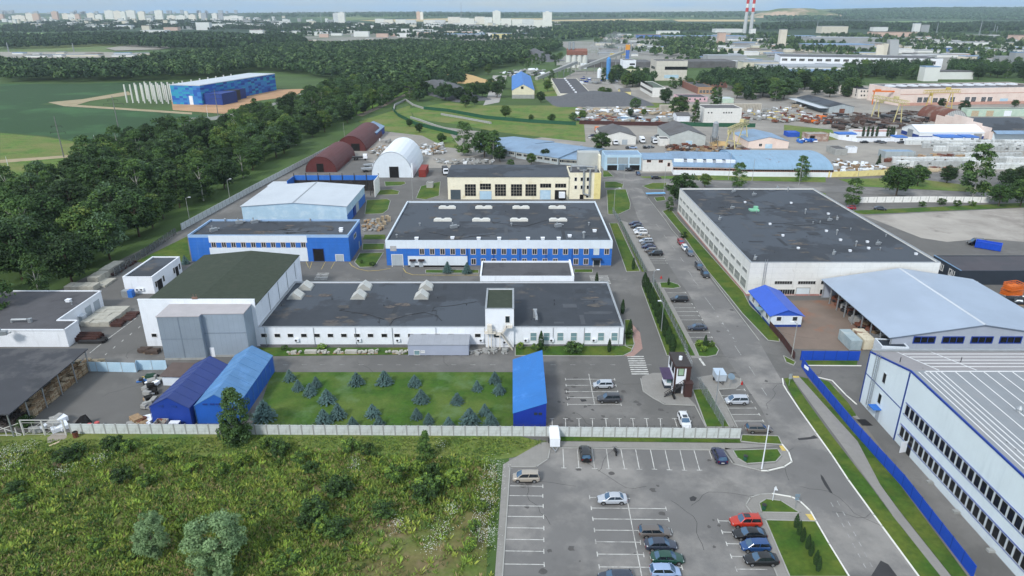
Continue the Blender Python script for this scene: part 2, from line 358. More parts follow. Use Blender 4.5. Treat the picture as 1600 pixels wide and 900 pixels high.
lawn([(866,683),(1158,687),(1157,692),(870,689)], kerb=False)
lawn([(1103,608),(1106,608),(1140,668),(1104,668),(1082,609)])
lawn([(1225,592),(1236,590),(1259,625),(1300,682),(1358,757),(1393,805),(1470,902),(1436,902),(1377,823),(1327,751),(1277,677),(1252,642),(1233,610)], kerb=False)
lawn([(1249,589),(1262,592),(1330,672),(1405,757),(1512,902),(1488,902),(1407,800),(1375,757),(1340,690)], kerb=False)
lawn([(1278,592),(1295,597),(1325,630),(1338,650),(1330,651)], kerb=False); lawn([(1255,564),(1340,564),(1338,572),(1262,571)], kerb=False)
lawn([(1224,556),(1243,566),(1240,571),(1228,566)])
lawn([(1320,330),(1600,317),(1600,324),(1350,335)], z=.05, kerb=False)
for g in ([(1000,276),(1200,272),(1290,277),(1290,285),(1100,281),(1005,278)],[(1310,280),(1420,278),(1500,288),(1600,296),(1600,303),(1500,299),(1340,291)],[(1235,300),(1290,302),(1290,306),(1240,304)]): lawn(g, .05, ROUGH, False)
for g in ([(640,170),(700,160),(760,165),(830,180),(912,190),(915,222),(850,215),(770,205),(720,195),(650,186)],[(560,190),(640,165),(645,185),(700,205),(720,232),(695,230),(660,212),(600,205)],[(800,135),(830,150),(870,152),(876,122),(862,120)],[(900,165),(920,190),(790,178),(760,165)],[(1010,160),(1100,165),(1100,172),(1010,168)],[(1225,195),(1300,203),(1310,218),(1260,222),(1225,205)],[(1380,238),(1500,250),(1600,262),(1600,268),(1500,256),(1385,243)]): lawn(g, .06, ROUGH, False)
structure('kerb', KERB, KERBM)
k = MB().strip(px([(1222.5,592),(1224,602),(1230,612),(1250,642),(1275,677),(1300,712),(1325,750),(1365,805),(1378,823),(1436,902)]), .22, 0, .15)
k.strip(px([(1327,902),(1295,850),(1275,815),(1266,799),(1250,784),(1237,777),(1207,772)]), .22, 0, .15)
k.strip(px([(1190,736),(1200,736),(1225,730),(1237,722),(1232,707),(1222,695)]), .22, 0, .15)
k.strip(px([(1262,571.5),(1345,572)]), .22, 0, .15); k.strip(px([(1278,590),(1300,595),(1322,618),(1338,632)]), .22, 0, .15)
structure('white_kerb', k, KERBW)
structure('side_kerb', MB().strip(px([(797,730),(785,902)]), .18, 0, .14).strip(px([(797,730),(838,730),(856,718),(860,700),(1130,704),(1145,725),(1190,736)]), .18, 0, .14)
  .strip(px([(1186,532),(1141,473),(1083,396),(1051,361),(1039,343),(1013,310)]), .18, 0, .13).strip(px([(1001,592),(1005,612),(1020,622),(1038,632),(1086,634),(1103,668)]), .18, 0, .13)
  .strip(px([(1122,609),(1150,607),(1158,600),(1157,592)]), .18, 0, .13).strip(px([(1122,609),(1152,668)]), .18, 0, .13).strip(px([(1206,772),(1188,773),(1172,778),(1165,790),(1178,806),(1190,840),(1209,887),(1215,902)]), .18, 0, .13), KERBM)
# pavements
for pts in ([(1237,590),(1249,589),(1340,690),(1375,757),(1407,802),(1487,902),(1470,902),(1395,806),(1360,757),(1300,675)],
            [(1022,441),(1032,441),(1096,560),(1081,560)], [(969,344),(984,349),(1026,424),(1012,424)],
            [(1001,595),(1004,588),(1020,583),(1040,583),(1066,612),(1088,634),(1040,631),(1020,622),(1006,612)],
            [(1088,590),(1130,583),(1157,592),(1158,600),(1150,607),(1122,609),(1150,668),(1141,668),(1104,606)],
            [(1167,790),(1180,774),(1212,771),(1240,779),(1266,800),(1276,815),(1196,812),(1180,805)], [(1196,812.5),(1234,902),(1215,902),(1209,887),(1190,840),(1178,806)],
            [(1132,700),(1145,702),(1168,727),(1212,724),(1222,713),(1217,701),(1230,706),(1235,721),(1222,729),(1190,734),(1150,727)],
            [(860,690),(1158,693),(1215,697),(1130,703),(860,698)], [(786,726),(845,692),(860,690),(858,716),(838,729),(797,729),(785,902),(773,902)],
            [(1275,590),(1281,592),(1330,650),(1350,662),(1330,640),(1305,605)],
            [(1170,484),(1188,486),(1204,500),(1192,503),(1180,496)], [(980,498),(1000,520),(1004,545),(990,557),(975,557),(988,549),(992,538)]):
    sheet('pavement', pts, .06, PAVER if pts[0] == (980,498) else PAVE)
sheet('concrete_walk', [(1330,664),(1348,660),(1416,755),(1600,1000),(1580,1000),(1420,770)], .05, M('grey_walk', C(120,116,108), .08, .3, .95, seams=[('Y', 2, .06, .9)]))
sheet('door_mat', [(1338,655.5),(1352,655.5),(1364,665.5),(1347,665.5)], .07, BLACK)
for pts in ([(1395,805.5),(1375,807.5),(1380,819),(1405,819)],):
    sheet('pavement', pts, .095, PAVE)
structure('tactile_paving', MB().add([(a,b,.1) for a,b in px([(1366,807),(1376,807),(1382,819),(1374,819)])], [(3,2,1,0)]).add([(a,b,.1) for a,b in px([(1258,804),(1268,804),(1274,814),(1266,814)])], [(3,2,1,0)])
  .add([(a,b,.1) for a,b in px([(1238,588),(1248,588),(1249,591),(1240,591)])], [(3,2,1,0)]).add([(a,b,.1) for a,b in px([(1217,697),(1223,697),(1228,705),(1222,705)])], [(3,2,1,0)]), PAINTY)
# painted markings
MW, MF, MY = MB(), MB(), MB()
def mk(mb, x0, y0, x1, y1, w=.13, z=.034):
    a, b = Vector(P(x0, y0)), Vector(P(x1, y1)); d = (b-a).normalized(); n = Vector((-d.y, d.x))*w/2
    mb.add([(p.x, p.y, z) for p in (a-n, b-n, b+n, a+n)], [(0,1,2,3)])
def tee(mb, x0, y0, x1, y1, w=.13, s=.45):
    mk(mb, x0, y0, x1, y1, w); b = Vector(P(x1, y1)); a = Vector(P(x0, y0)); d = (b-a).normalized(); n = Vector((-d.y, d.x))*s; e = d*w*.5
    mb.add([(p.x, p.y, .034) for p in (b-n+e*.01, b+n+e*.01, b+n+e*2, b-n+e*2)], [(3,2,1,0)])
for xa, xb in zip((863,884,905,926,947.5,968.5,990,1011.5,1032.5,1058), (862.5,883.5,904.5,925.5,946.5,967.5,988.5,1010,1031.5,1054)): tee(MW, xa, 667, xb, 654.5)
for y, xa, xb in ((592.7,884,960),(602.2,885,962),(612,885.5,965),(621.5,887,966),(632,887.5,970)): tee(MW, 925, y, xa, y); tee(MW, 925, y, xb, y+.3)
mk(MW, 920, 584.5, 929, 632)
for x in (446,475.5,504,534.5,564.5,594,623,652.5,681,709,739,770,864,895,926,957.5,1014): mk(MF, x-4, 570, x+4, 570.2)
for i in range(9):
    y = 557.2+i*3.4; mk(MW, 980+i*.85, y, 1006+i*1.0, y, .42)
for i in range(5): mk(MW, 496-i*1.3, 427+i*2.3, 514-i*.7, 427+i*2.3, .4)
for i in range(6): mk(MW, 921+i*.7, 431.5+i*2.3, 950+i*.9, 431.5+i*2.3, .4)
for x in (545,560,590,610,640,665,690,960,977): mk(MF, x-3, 436.5, x+3, 436.5)
for y, xa, xb in ((759.2,797,847.5),(774.5,796,847.5),(790.3,794,848),(807,793,848.5),(824.7,792,849),(842.8,790.5,849),(861,789.5,849),(881.5,788,849.5)): tee(MW, xa, y, xb, y+.8)
for y, xl, xr in ((777.3,922,980),(794,924.5,1040),(811,927,1044),(828.5,929.5,1049),(846.7,931.5,1000),(866,934,1005),(886,937,1065)):
    xm = 980+(y-777)*.183; tee(MW, xm, y+.5, xl, y); tee(MW, xm, y+.5, xr, y+1)
mk(MW, 979, 777, 1003, 902)
for x, y, xe in ((1123,814,1142),(1129,831.5,1146),(1136,849.7,1155),(1143,869.3,1160),(1151,889.5,1199)): tee(MW, xe, y+.5, x, y)
for a in ((879.5,701,881,731),(902,702,904.5,731),(925,702,929,732),(947.5,702,951.5,732.5),(970,702,976,732.5),(993,702,999,733),(1016,702,1022.5,733),(1039,703,1046,734),(1062.5,704,1069.5,734.5),(1084.5,704,1093,734.5)): tee(MW, *a)
mk(MW, 1108, 704, 1112.5, 717)
for xa, y, xb in ((1042,457.5,1071),(1051,475,1081),(1054,481,1085),(1057,487,1089),(1060,493.5,1092),(1064,500,1097),(1074.5,519.5,1108),(1078,527.2,1112),(1012.5,404,1037.5),(1014,407.7,1040),(1016,411.2,1042)): tee(MW, xa, y, xb, y)
for xa, y, xb in ((1150,609.3,1163),(1127.5,618.3,1168),(1132,628,1174),(1137.5,637.8,1180),(1142.5,647.7,1186),(1148,658,1192)): tee(MW, xa, y, xb, y)
mk(MW, 1093, 560, 1101, 571.5, .5)
for x0, y0, x1, y1 in ((1025,350,1030,356),(1037,367,1042,373),(1050,384,1055,391),(1063,402,1068,409),(1076,424,1082,433),(1083,437,1091,446),(1101,464,1116,484),(1148,540,1158,555),(1170,572,1180,587),(1190,606,1198,618)): mk(MF, x0, y0, x1, y1, .12)
for i in range(9):
    x, y = 1117+i*4, 489+i*5.6; mk(MF, x-2, y, x+2, y, .12); 
    if i % 2: mk(MF, x, y-1.5, x+1.5, y+1.5, .25)
for i in range(7):
    x, y = 1298+i*8.5, 785+i*16; mk(MF, x, y, x+4, y+7, .12); mk(MF, x+10, y-2, x+14, y+5, .12)
mk(MW, 214, 496, 160, 536, .15); mk(MW, 158, 537.5, 140, 552, .15)
for i in range(5): mk(MW, 219-i*13, 510+i*10.5, 216-i*13, 513+i*10.5, .15)
MK = [(478,408,482,418),(488,408,484,420),(509,408,502,421),(524,408,517,420)]
for a in MK: mk(MY, *a, .12)
for pts in ([(546,411),(550,416),(560,421),(575,424),(592,423),(610,420)], [(630,420),(634,426),(645,430),(680,430.5),(748,430.5)]):
    for a, b in zip(pts, pts[1:]): mk(MY, *a, *b, .22, .13)
structure('parking_markings', MW, PAINT); structure('road_markings', MF, PAINTF); structure('yellow_markings', MY, PAINTY)
# tar repairs and worn patches of the roadway, each with its own outline
TAR = M('fresh_tar_patch', C(58,58,60), .1, .5, .9)
tp = MB()
for pts in ([(1282,741),(1286,745),(1296,762),(1301,771),(1297,770),(1288,758),(1283,748)], [(1360,902),(1376,876),(1388,882),(1403,902)], [(1246,685),(1266,683),(1272,680),(1279,685),(1262,687),(1248,688)], [(1077,778),(1083,775),(1089,778),(1086,783),(1079,783)], [(906,624),(915,624),(917,627),(909,628)]):
    tp.add([(a,b,.031) for a,b in px(pts)], [tuple(range(len(pts)))])
structure('tar_patch', tp, TAR)
ck = MB()
for x, y, n, st in ((900,760,9,2.2),(1010,760,8,2),(1080,790,9,2),(860,820,8,2),(1100,860,8,2),(1250,760,9,2.2),(1300,800,9,2.2),(1200,640,9,2.2),(1150,560,8,2.5),(1120,480,8,2.6),(1240,700,6,2),(960,690,6,2),(700,572,10,3),(560,568,10,3),(200,560,8,2.6),(160,620,8,2.4),(220,640,7,2.2),(900,645,8,2),(640,437,8,3),(1190,600,8,2.4),(1000,600,6,2),(330,600,5,2),(1400,370,8,4),(1280,530,6,2)):
    q = Vector(P(x, y)); a = R.uniform(0, 2*pi); pts = [q]
    for k in range(n): a += R.uniform(-.7,.7); q = q+Vector((cos(a), sin(a)))*st*R.uniform(.5,1.1); pts.append(q)
    for u, v in zip(pts, pts[1:]):
        d = (v-u).normalized(); m_ = Vector((-d.y, d.x))*.035; ck.add([(p.x, p.y, .0315) for p in (u-m_, v-m_, v+m_, u+m_)], [(0,1,2,3)])
structure('asphalt_cracks', ck, M('crack_tar', C(66,65,64), .1, 1, .95))
st_ = MB()
for i in range(70):
    x, y = R.choice(((R.uniform(800,1180), R.uniform(705,895)), (R.uniform(870,1060), R.uniform(585,665)), (R.uniform(1045,1200), R.uniform(455,660)))); q = Vector(P(x, y)); r0 = R.uniform(.2,.7); n = 9
    st_.add([(q.x+cos(2*pi*k/n)*r0*R.uniform(.5,1.2), q.y+sin(2*pi*k/n)*r0*R.uniform(.5,1.2), .0325+i*.00001) for k in range(n)], [tuple(range(n))])
structure('oil_stains', st_, M('oil_stain', C(84,82,81), .1, 1, .8))
# ================================================================ building kit
class Bd:
    def __init__(s, name, label, cat, A, B, K, z, z0=0, group=None, square=True):
        a = Vector(P(*A, z+z0)); b = Vector(P(*B, z+z0)); k = Vector(P(*K, z+z0)); d = b-a
        s.ang = math.atan2(d.y, d.x); 
        if square and abs(s.ang) < rad(1.2): s.ang = 0.0
        s.W = d.length; u = Vector((cos(s.ang), sin(s.ang))); n = Vector((-u.y, u.x)); s.D = (k-a).dot(n); s.H = z; s.a = a; s.u = u; s.n = n
        s.root = thing(name, label, cat, (a.x, a.y, z0), s.ang, group); s.z0 = z0
    def fx(s, pxx, py=450, z=0):           # local x on the front wall seen at this point
        d = ray(pxx, py); # ray meets the front plane
        o = s.a; den = d[0]*s.n.x+d[1]*s.n.y; t = (o.x*s.n.x+o.y*s.n.y)/den
        p = Vector((d[0]*t, d[1]*t)); return (p-o).dot(s.u), CH+d[2]*t-s.z0
    def flip(s): return s
def ring(W, D, H, t=.3, z0=0):
    m = MB(); m.box(0,0,z0,W,t,H); m.box(0,D-t,z0,W,D,H); m.box(0,t,z0,t,D-t,H); m.box(W-t,t,z0,W,D-t,H); return m
def flat(b, wall, roof, par=.4, cap=STEEL, plinth=None, t=.3, pm=None):
    hw = b.H-(par+.25 if pm else 0); ring(b.W, b.D, hw, t).build('walls', wall, b.root)
    if pm: ring(b.W, b.D, b.H, t, hw+.002).build('parapet', pm, b.root)
    MB().box(t,t,b.H-par-.2,b.W-t,b.D-t,b.H-par).build('roof', roof, b.root)
    if cap:
        e = .06; m = MB(); W, D, H = b.W, b.D, b.H
        m.box(-e,-e,H,W+e,t+e,H+.06); m.box(-e,D-t-e,H,W+e,D+e,H+.06); m.box(-e,t+e,H,t+e,D-t-e,H+.06); m.box(W-t-e,t+e,H,W+e,D-t-e,H+.06); m.build('parapet_coping', cap, b.root)
    if plinth: 
        m = MB(); W, D = b.W, b.D; m.box(-.06,-.06,0,W+.06,-.003,.5); m.box(-.06,-.003,0,-.003,D,.5); m.box(W+.003,-.003,0,W+.06,D,.5); m.build('plinth', plinth, b.root)
WC = {}
def window(par, x, y, z, w, h, face='F', cols=2, rows=1, fr=None, gl=None, t=.09, name='window', lab=None):
    """frame with mullions, its glass set back as a child"""
    fr = fr or FRAMEW; gl = gl or GLASS
    key = (round(w,1), round(h,1), cols, rows, fr.name, gl.name, t)
    if key not in WC:
        m = MB(); m.box(-w/2-t,-.09,-h/2-t,w/2+t,.0,-h/2); m.box(-w/2-t,-.09,h/2,w/2+t,0,h/2+t); m.box(-w/2-t,-.09,-h/2,-w/2,0,h/2); m.box(w/2,-.09,-h/2,w/2+t,0,h/2)
        for i in range(1, cols): q = -w/2+w*i/cols; m.box(q-t*.35,-.07,-h/2,q+t*.35,-.01,h/2)
        for i in range(1, rows): q = -h/2+h*i/rows; m.box(-w/2,-.065,q-t*.35,w/2,-.012,q+t*.35)
        g = MB().quad((-w/2,-.03,-h/2),(w/2,-.03,-h/2),(w/2,-.03,h/2),(-w/2,-.03,h/2))
        WC[key] = (m.mesh('window', [fr]), g.mesh('pane', [gl]))
    a, b = WC[key]
    rz = {'F': 0, 'L': -pi/2, 'R': pi/2, 'B': pi}[face]
    o = link(name, a, par, (x, y, z), rz); link('pane', b, o)
    if lab: o['label'] = lab
    return o
def fwin(b, pts, wpx, hpx, **k):
    for a, c in pts:
        x, z = b.fx(a, c); sc = Vector((b.a.x+x, b.a.y, z-CH)).length/F
        d = ray(a, c); sc = (b.a.y/d[1])/F
        window(b.root, x, -.002, z, wpx*sc, hpx*sc/cos(math.atan2(CH-z, b.a.y)), **k)
def fbox(b, name, x0, y0, x1, y1, mat, out=.06, inn=.003, lab=None):   # a panel or door on the front wall between two photo corners
    xa, za = b.fx(x0, y0); xb, zb = b.fx(x1, y1)
    o = MB().box(xa, -out, max(0, min(za, zb)), xb, -inn, max(za, zb)).build(name, mat, b.root)
    if lab: o['label'] = lab
    return o
def gate_door(b, x0, y0, x1, y1, mat=None, frame=None, name='door', lab=None):
    o = fbox(b, name, x0, y0, x1, y1, mat or DOORG, .05, .003, lab)
    xa, za = b.fx(x0, y0); xb, zb = b.fx(x1, y1); zt = max(za, zb); m = MB()
    m.box(xa-.15,-.1,0,xa,-.003,zt+.15); m.box(xb,-.1,0,xb+.15,-.003,zt+.15); m.box(xa,-.1,zt,xb,-.003,zt+.15); m.build('door_frame', frame or FRAMEW, o)
    return o
def gable_y(b, zr, wall, roof, over=.3, xr=None, th=.12, gwall=None):   # ridge along y, gable to the front
    W, D, H = b.W, b.D, b.H; xr = W/2 if xr is None else xr
    m = MB(); m.add([(0,0,0),(W,0,0),(W,0,H),(xr,0,zr),(0,0,H),(0,D,0),(W,D,0),(W,D,H),(xr,D,zr),(0,D,H)], [(0,1,2,3,4),(6,5,9,8,7),(1,6,7,2),(5,0,4,9)])
    m.build('walls', wall, b.root)
    r = MB(); sl = (zr-H)/max(xr, .1); s2 = (zr-H)/max(W-xr, .1)
    r.exty([(-over,H-over*sl+.02),(xr,zr+.02),(xr,zr+.02+th),(-over,H-over*sl+.02+th)], -over, D+over)
    r.exty([(xr,zr+.02),(W+over,H-over*s2+.02),(W+over,H-over*s2+.02+th),(xr,zr+.02+th)], -over, D+over)
    return r.build('roof', roof, b.root)
def gable_x(b, zr, wall, roof, over=.3, yr=None, th=.12):   # ridge along x
    W, D, H = b.W, b.D, b.H; yr = D/2 if yr is None else yr
    m = MB(); m.add([(0,0,0),(0,D,0),(0,D,H),(0,yr,zr),(0,0,H),(W,0,0),(W,D,0),(W,D,H),(W,yr,zr),(W,0,H)], [(4,3,2,1,0),(5,6,7,8,9),(0,5,9,4),(6,1,2,7)])
    m.build('walls', wall, b.root)
    r = MB(); sl = (zr-H)/yr; s2 = (zr-H)/(D-yr)
    r.extx([(-over,H-over*sl+.02),(yr,zr+.02),(yr,zr+.02+th),(-over,H-over*sl+.02+th)], -over, W+over)
    r.extx([(yr,zr+.02),(D+over,H-over*s2+.02),(D+over,H-over*s2+.02+th),(yr,zr+.02+th)], -over, W+over)
    return r.build('roof', roof, b.root)
AC = MB().box(-.5,-.42,-.35,.5,-.05,.35,0).mesh('air_conditioner', [WHITE]); _f = MB()
for i in range(12): _f.add([(-.12+.27*cos(i*pi/6),-.425,.27*sin(i*pi/6)),(-.12+.27*cos((i+1)*pi/6),-.425,.27*sin((i+1)*pi/6)),(-.12,-.425,0)], [(0,1,2)])
ACF = _f.mesh('fan', [DSTEEL])
def acunit(par, x, y, z): o = link('air_conditioner', AC, par, (x, y, z)); link('fan', ACF, o); return o
def pipe(par, x, z1, y=-.12): return MB().tube((x,y,.1),(x,y,z1),.06,5).build('downpipe', STEEL, par)
VENTS = []
def vent(par, x, y, z, kind=0):
    if not VENTS:
        a = MB().tube((0,0,0),(0,0,.9),.18,8).tube((0,0,.9),(0,0,1.1),.4,8,.05).mesh('roof_vent', [STEEL])
        b_ = MB().box(-.5,-.5,0,.5,.5,.5).box(-.6,-.6,.5,.6,.6,.62).mesh('roof_vent', [WHITE])
        c = MB().tube((0,0,0),(0,0,1.6),.3,8).tube((0,0,1.6),(0,0,1.9),.55,8).tube((0,0,1.9),(0,0,2.2),.55,8,.1).mesh('roof_vent', [STEEL])
        d = MB().ob((0,0,0),(2.2,1.0,.9),.2).tube((.8,0,.4),(1.8,.3,.5),.25,6).tube((-.3,.2,.9),(-.3,.2,1.7),.2,6).mesh('fan_unit', [STEEL])
        e = MB().tube((0,0,0),(0,0,.4),.07,5).mesh('roof_vent', [DSTEEL])
        VENTS.extend([a, b_, c, d, e])
    me = VENTS[kind]; return link(me.name, me, par, (x, y, z), R.uniform(0, 1) if kind == 3 else 0)
def ladder(par, x, y, z0, z1, face='L', cage=False):
    m = MB(); w = .3
    for s in (-w, w): m.box(s-.04,-.25,z0,s+.04,-.18,z1+.9)
    n = int((z1-z0)/.4)
    for i in range(n): m.box(-w,-.24,z0+.3+i*.4,w,-.2,z0+.36+i*.4)
    if cage:
        for i in range(2, n, 2):
            q = [(.4*cos(pi*k/5), -.25-.55*sin(pi*k/5), z0+.3+i*.4) for k in range(6)]; m.path(q, .03, 4)
        for k in range(1, 5): m.tube((.4*cos(pi*k/5),-.25-.55*sin(pi*k/5),z0+1),(.4*cos(pi*k/5),-.25-.55*sin(pi*k/5),z1+.9),.025,4)
    return m.build('ladder', STEEL, par, (x, y, 0), {'F': 0, 'L': -pi/2, 'R': pi/2}[face])

# ================================================================ buildings of the works
# -- low main building
z = hgt(600,541,511)
b = Bd('workshop_building', 'long low white workshop with flat dark roof behind the spruce lawn', 'building', (403,511), (975,511), (455,440), z); B1 = b
flat(b, WHITE, BITUM, .3, STEEL, PLINTH)
fwin(b, [(x,524) for x in (412.5,433.5,454,475,495.5,516.5,537.5,558,579,600.5,620.5,642,662,683.5,704.5,746.5)], 8.5, 5.2, cols=1, gl=GLASSD)
fwin(b, [(x,526) for x in (833.5,854,875.5,896.5,918,939,960)], 9, 12, cols=1, rows=2, gl=GLASSL)
for x in (464,561,622,752,822,862,928): q = b.fx(x, 531); acunit(b.root, q[0], 0, q[1])
for x in (404,482,549,608,678,756,866,916,972): pipe(b.root, max(.1, min(b.W-.1, b.fx(x)[0])), z-.1)
zz = z-.3
SKL = MB(); SKL.exty([(-1.6,0),(1.6,0),(1.6,.25),(0,1.5),(-1.6,.25)], -1.6, 1.6); 
sk = SKL.mesh('roof_skylight', [M('skylight_glazing', C(196,196,190), .06, 1, .4, seams=[('Y', .8, .08, .75)])]); skf = MB().box(-1.8,-1.8,0,1.8,1.8,.2).mesh('skylight_kerb', [CONC])
for a in ((463,464),(478,450),(561,464),(570,450),(659,464),(666,450)):
    w = P(*a, zz); o = link('roof_skylight', sk, b.root, (w[0]-b.a.x, w[1]-b.a.y, zz+.2), 0); link('skylight_kerb', skf, o, (0,0,-.2))
for a in ((440,478),(519,468),(605,467),(600,478),(684,466),(680,495),(729,477),(866,470),(866,476),(928,472),(830,500)): w = P(*a, zz); vent(b.root, w[0]-b.a.x, w[1]-b.a.y, zz, 4)
w = P(836,496,zz); m = MB().tube((0,0,0),(0,0,1.2),.45,8).path([(0,0,1.2),(0,-.6,1.9),(.2,-3.6,1.9),(.2,-4.4,1.3)], .3, 8).ob((0,.3,1.0),(.9,.9,.9)); m.build('exhaust_duct', STEEL, b.root, (w[0]-b.a.x, w[1]-b.a.y, zz))
def roofdetail(b, z, n, seed, cab=3):
    Q = random.Random(seed); W, D = b.W, b.D; FP = [M('felt_patch_dark',C(55,59,65),.1,.5,.9), M('felt_patch_light',C(76,80,86),.1,.5,.9), M('puddle_stain',C(88,84,80),.15,1,.9,blot=(C(66,68,72),1.2,.45,.6,.8)), M('silt_stain',C(102,94,88),.15,1,.9,blot=(C(64,66,70),1.5,.42,.58,.9))]
    for k in range(n):
        x, y = Q.uniform(1.5, W-6), Q.uniform(1.5, D-5); w, d = Q.choice(((1,Q.uniform(3,9)),(Q.uniform(2,8),1),(Q.uniform(1.5,4),Q.uniform(1.5,3)))); w = min(w, W-x-.6); d = min(d, D-y-.6); zz = z+.012+.0015*k
        MB().add([(x,y,zz),(x+w,y,zz),(x+w,y+d,zz),(x,y+d,zz)], [(0,1,2,3)]).build('felt_patch', FP[k%2], b.root)
    for k in range(n):
        x, y, r = Q.uniform(2, W-3), Q.uniform(2, D-3), Q.uniform(.4,1.5); zz = z+.05+.001*k
        MB().add([(x+cos(2*pi*i/11)*r*Q.uniform(.5,1.3)*1.6, y+sin(2*pi*i/11)*r*Q.uniform(.4,1.1), zz) for i in range(11)], [tuple(range(11))]).build('roof_stain', FP[2+k%2], b.root)
    c = MB()
    for k in range(cab):
        p = (Q.uniform(1, W*.6), Q.uniform(1, D-1)); pts = [(*p, z+.08)]
        for i in range(6): p = (max(1, min(W-1, p[0]+Q.uniform(-2, W*.1))), max(1, min(D-1, p[1]+Q.uniform(-D*.12, D*.12)))); pts.append((*p, z+.08))
        c.path(pts, .05, 4)
    c.build('roof_cable', DSTEEL, b.root)
roofdetail(B1, B1.H-.3, 22, 3)
# -- tall hall with dark green roof
z = hgt(225,540,470)
b = Bd('green_roofed_hall', 'tall white hall with low dark green gable roof beside the low workshop', 'building', (217,470), (397,470), (326,392), z); B2 = b
W, D, H = b.W, b.D, b.H
b.H = H-1.3; gable_y(b, H-.1, WHITE, GREENR, .1); b.H = H
MB().box(-.15,-.25,0,W+.15,-.004,H+.35).box(-.2,-.3,H+.35,W+.2,.1,H+.45).build('front_wall', WHITE, b.root)
window(b.root, b.fx(242,523)[0], -.26, b.fx(242,523)[1], 1.1, .8, cols=1, gl=GLASSD)
MB().ob((W*.49,-.1,H+.45),(1.2,.3,.5)).tube((W*.48,0,H+.45),(W*.48,0,H+1.6),.06,5).tube((W*.505,0,H+.45),(W*.505,0,H+1.6),.06,5).build('roof_lamps', M('rust_brown',C(120,96,84)), b.root)
for yy in (.25,.45,.65,.85): MB().tube((W+.1,D*yy,5),(W+.1,D*yy,H-1.5),.07,5).build('downpipe', STEEL, b.root)
# metal annexes of the hall
z2 = hgt(312,561,493)
b = Bd('metal_annex', 'tall grey metal clad annex with stepped front against the green roofed hall', 'building', (244,494.5), (377,493), (261,480), z2)
W = b.W; D2 = B2.a.y-.3-b.a.y; ws = b.fx(302)[0]
m = MB(); m.prism([(0,0),(ws,0),(ws,1.2),(W,1.2),(W,D2),(0,D2)], 0, z2-.15); m.build('walls', GREYP, b.root)
MB().prism([(-.12,-.12),(ws+.12,-.12),(ws+.12,1.08),(W+.12,1.08),(W+.12,D2),(-.12,D2)], z2-.149, z2).build('roof', M('annex_roof',C(172,168,170),.06,.3,.6), b.root)
m = MB(); m.box(-.08,-.08,0,ws+.08,-.003,.5); m.box(ws+.08,1.12,0,W+.08,1.197,.5); m.build('plinth', CONC, b.root)
m = MB(); m.box(-.05,-.05,z2*.48,ws+.05,-.003,z2*.48+.14); m.box(ws*.48,-.06,0,ws*.48+.18,-.0031,z2-.2); m.box(ws+.05,1.14,z2*.55,W+.05,1.197,z2*.55+.14); m.build('cladding_trim', M('trim_grey',C(120,132,144),.05), b.root)
MB().box(ws+.5,1.1,.1,ws+1.5,1.197,2.3).build('door', WHITE, b.root)
# -- stair tower of the workshop
z3 = hgt(780,541,481)
b = Bd('stair_tower', 'white stair tower with small green roof rising from the low workshop', 'tower', (758,482.5), (803,482.5), (762,450.5), z3)
yo = B1.a.y-.5-b.a.y if B1.a.y < b.a.y else 0
flat(b, WHITE, GREENR, .25, STEEL)
fwin(b, [(793,499)], 6.5, 10, cols=1, gl=GLASS); fwin(b, [(776,524.5)], 8, 5, cols=1)
q = b.fx(789,534); acunit(b.root, q[0], 0, q[1])
def grill(mb, pts, r=.05): mb.path(pts, r, 4); return mb
m = MB(); W = b.W
def fz(x, y): q = b.fx(x, y); return q
x0, zl = fz(757.5,517); x1, _ = fz(775,517); x2, zm = fz(784,519); x3, zt = fz(791,508); x4, _ = fz(800.5,508); xb, zb = fz(801,547)
for (xa, xc, zc) in ((x0,x1,zl),(x1,x2,zm),(x3,x4,zt)):
    m.box(xa,-1.5,zc-.1,xc,-.02,zc)
    for zz in (.5,1.0): m.box(xa,-1.5,zc+zz,xc,-1.45,zc+zz+.06)
    for k in range(4): xx = xa+(xc-xa)*k/3; m.box(xx-.03,-1.5,zc,xx+.03,-1.44,zc+1.05)
for xx in (x0+.8, x1-1.0, x2-.4): m.box(xx-.08,-1.45,0,xx+.08,-1.3,zm-.1)
m.ob((x0+1.1,-1.0,zl),(1.0,.9,2.0))
for k in range(22):
    t = k/21; xx = x2+(xb-x2)*t; zz = zm*(1-t); m.box(xx-.14,-1.45,zz-.05,xx+.14,-.5,zz)
m.path([(x2,-1.45,zm+1),(xb,-1.45,1)], .05, 4); m.path([(x2,-1.45,zm-.1),(xb,-1.45,0)], .09, 4)
for k in range(6):
    t = k/5; m.box(x2+(x3-x2)*t-.2,-1.45,zm+(zt-zm)*t-.05,x2+(x3-x2)*t+.2,-.5,zm+(zt-zm)*t)
m.path([(x2,-1.45,zm+1),(x3,-1.45,zt+1)], .05, 4)
m.build('fire_escape', M('cream_metal', C(214,208,196), .06, 1, .6), b.root)
# -- annex roof block behind the workshop
z4 = hgt(830,450,433)+1.0
b = Bd('entrance_block', 'small white flat roofed block joining the workshop to the blue building', 'building', (750,432), (896,432), (753,408), z4+1.2)
flat(b, WHITE, BITUM2, .35, WHITE); MB().box(b.W-.35,-.6,b.H-1.6,b.W+.15,b.D,b.H+.5).build('parapet_wall', WHITE, b.root)
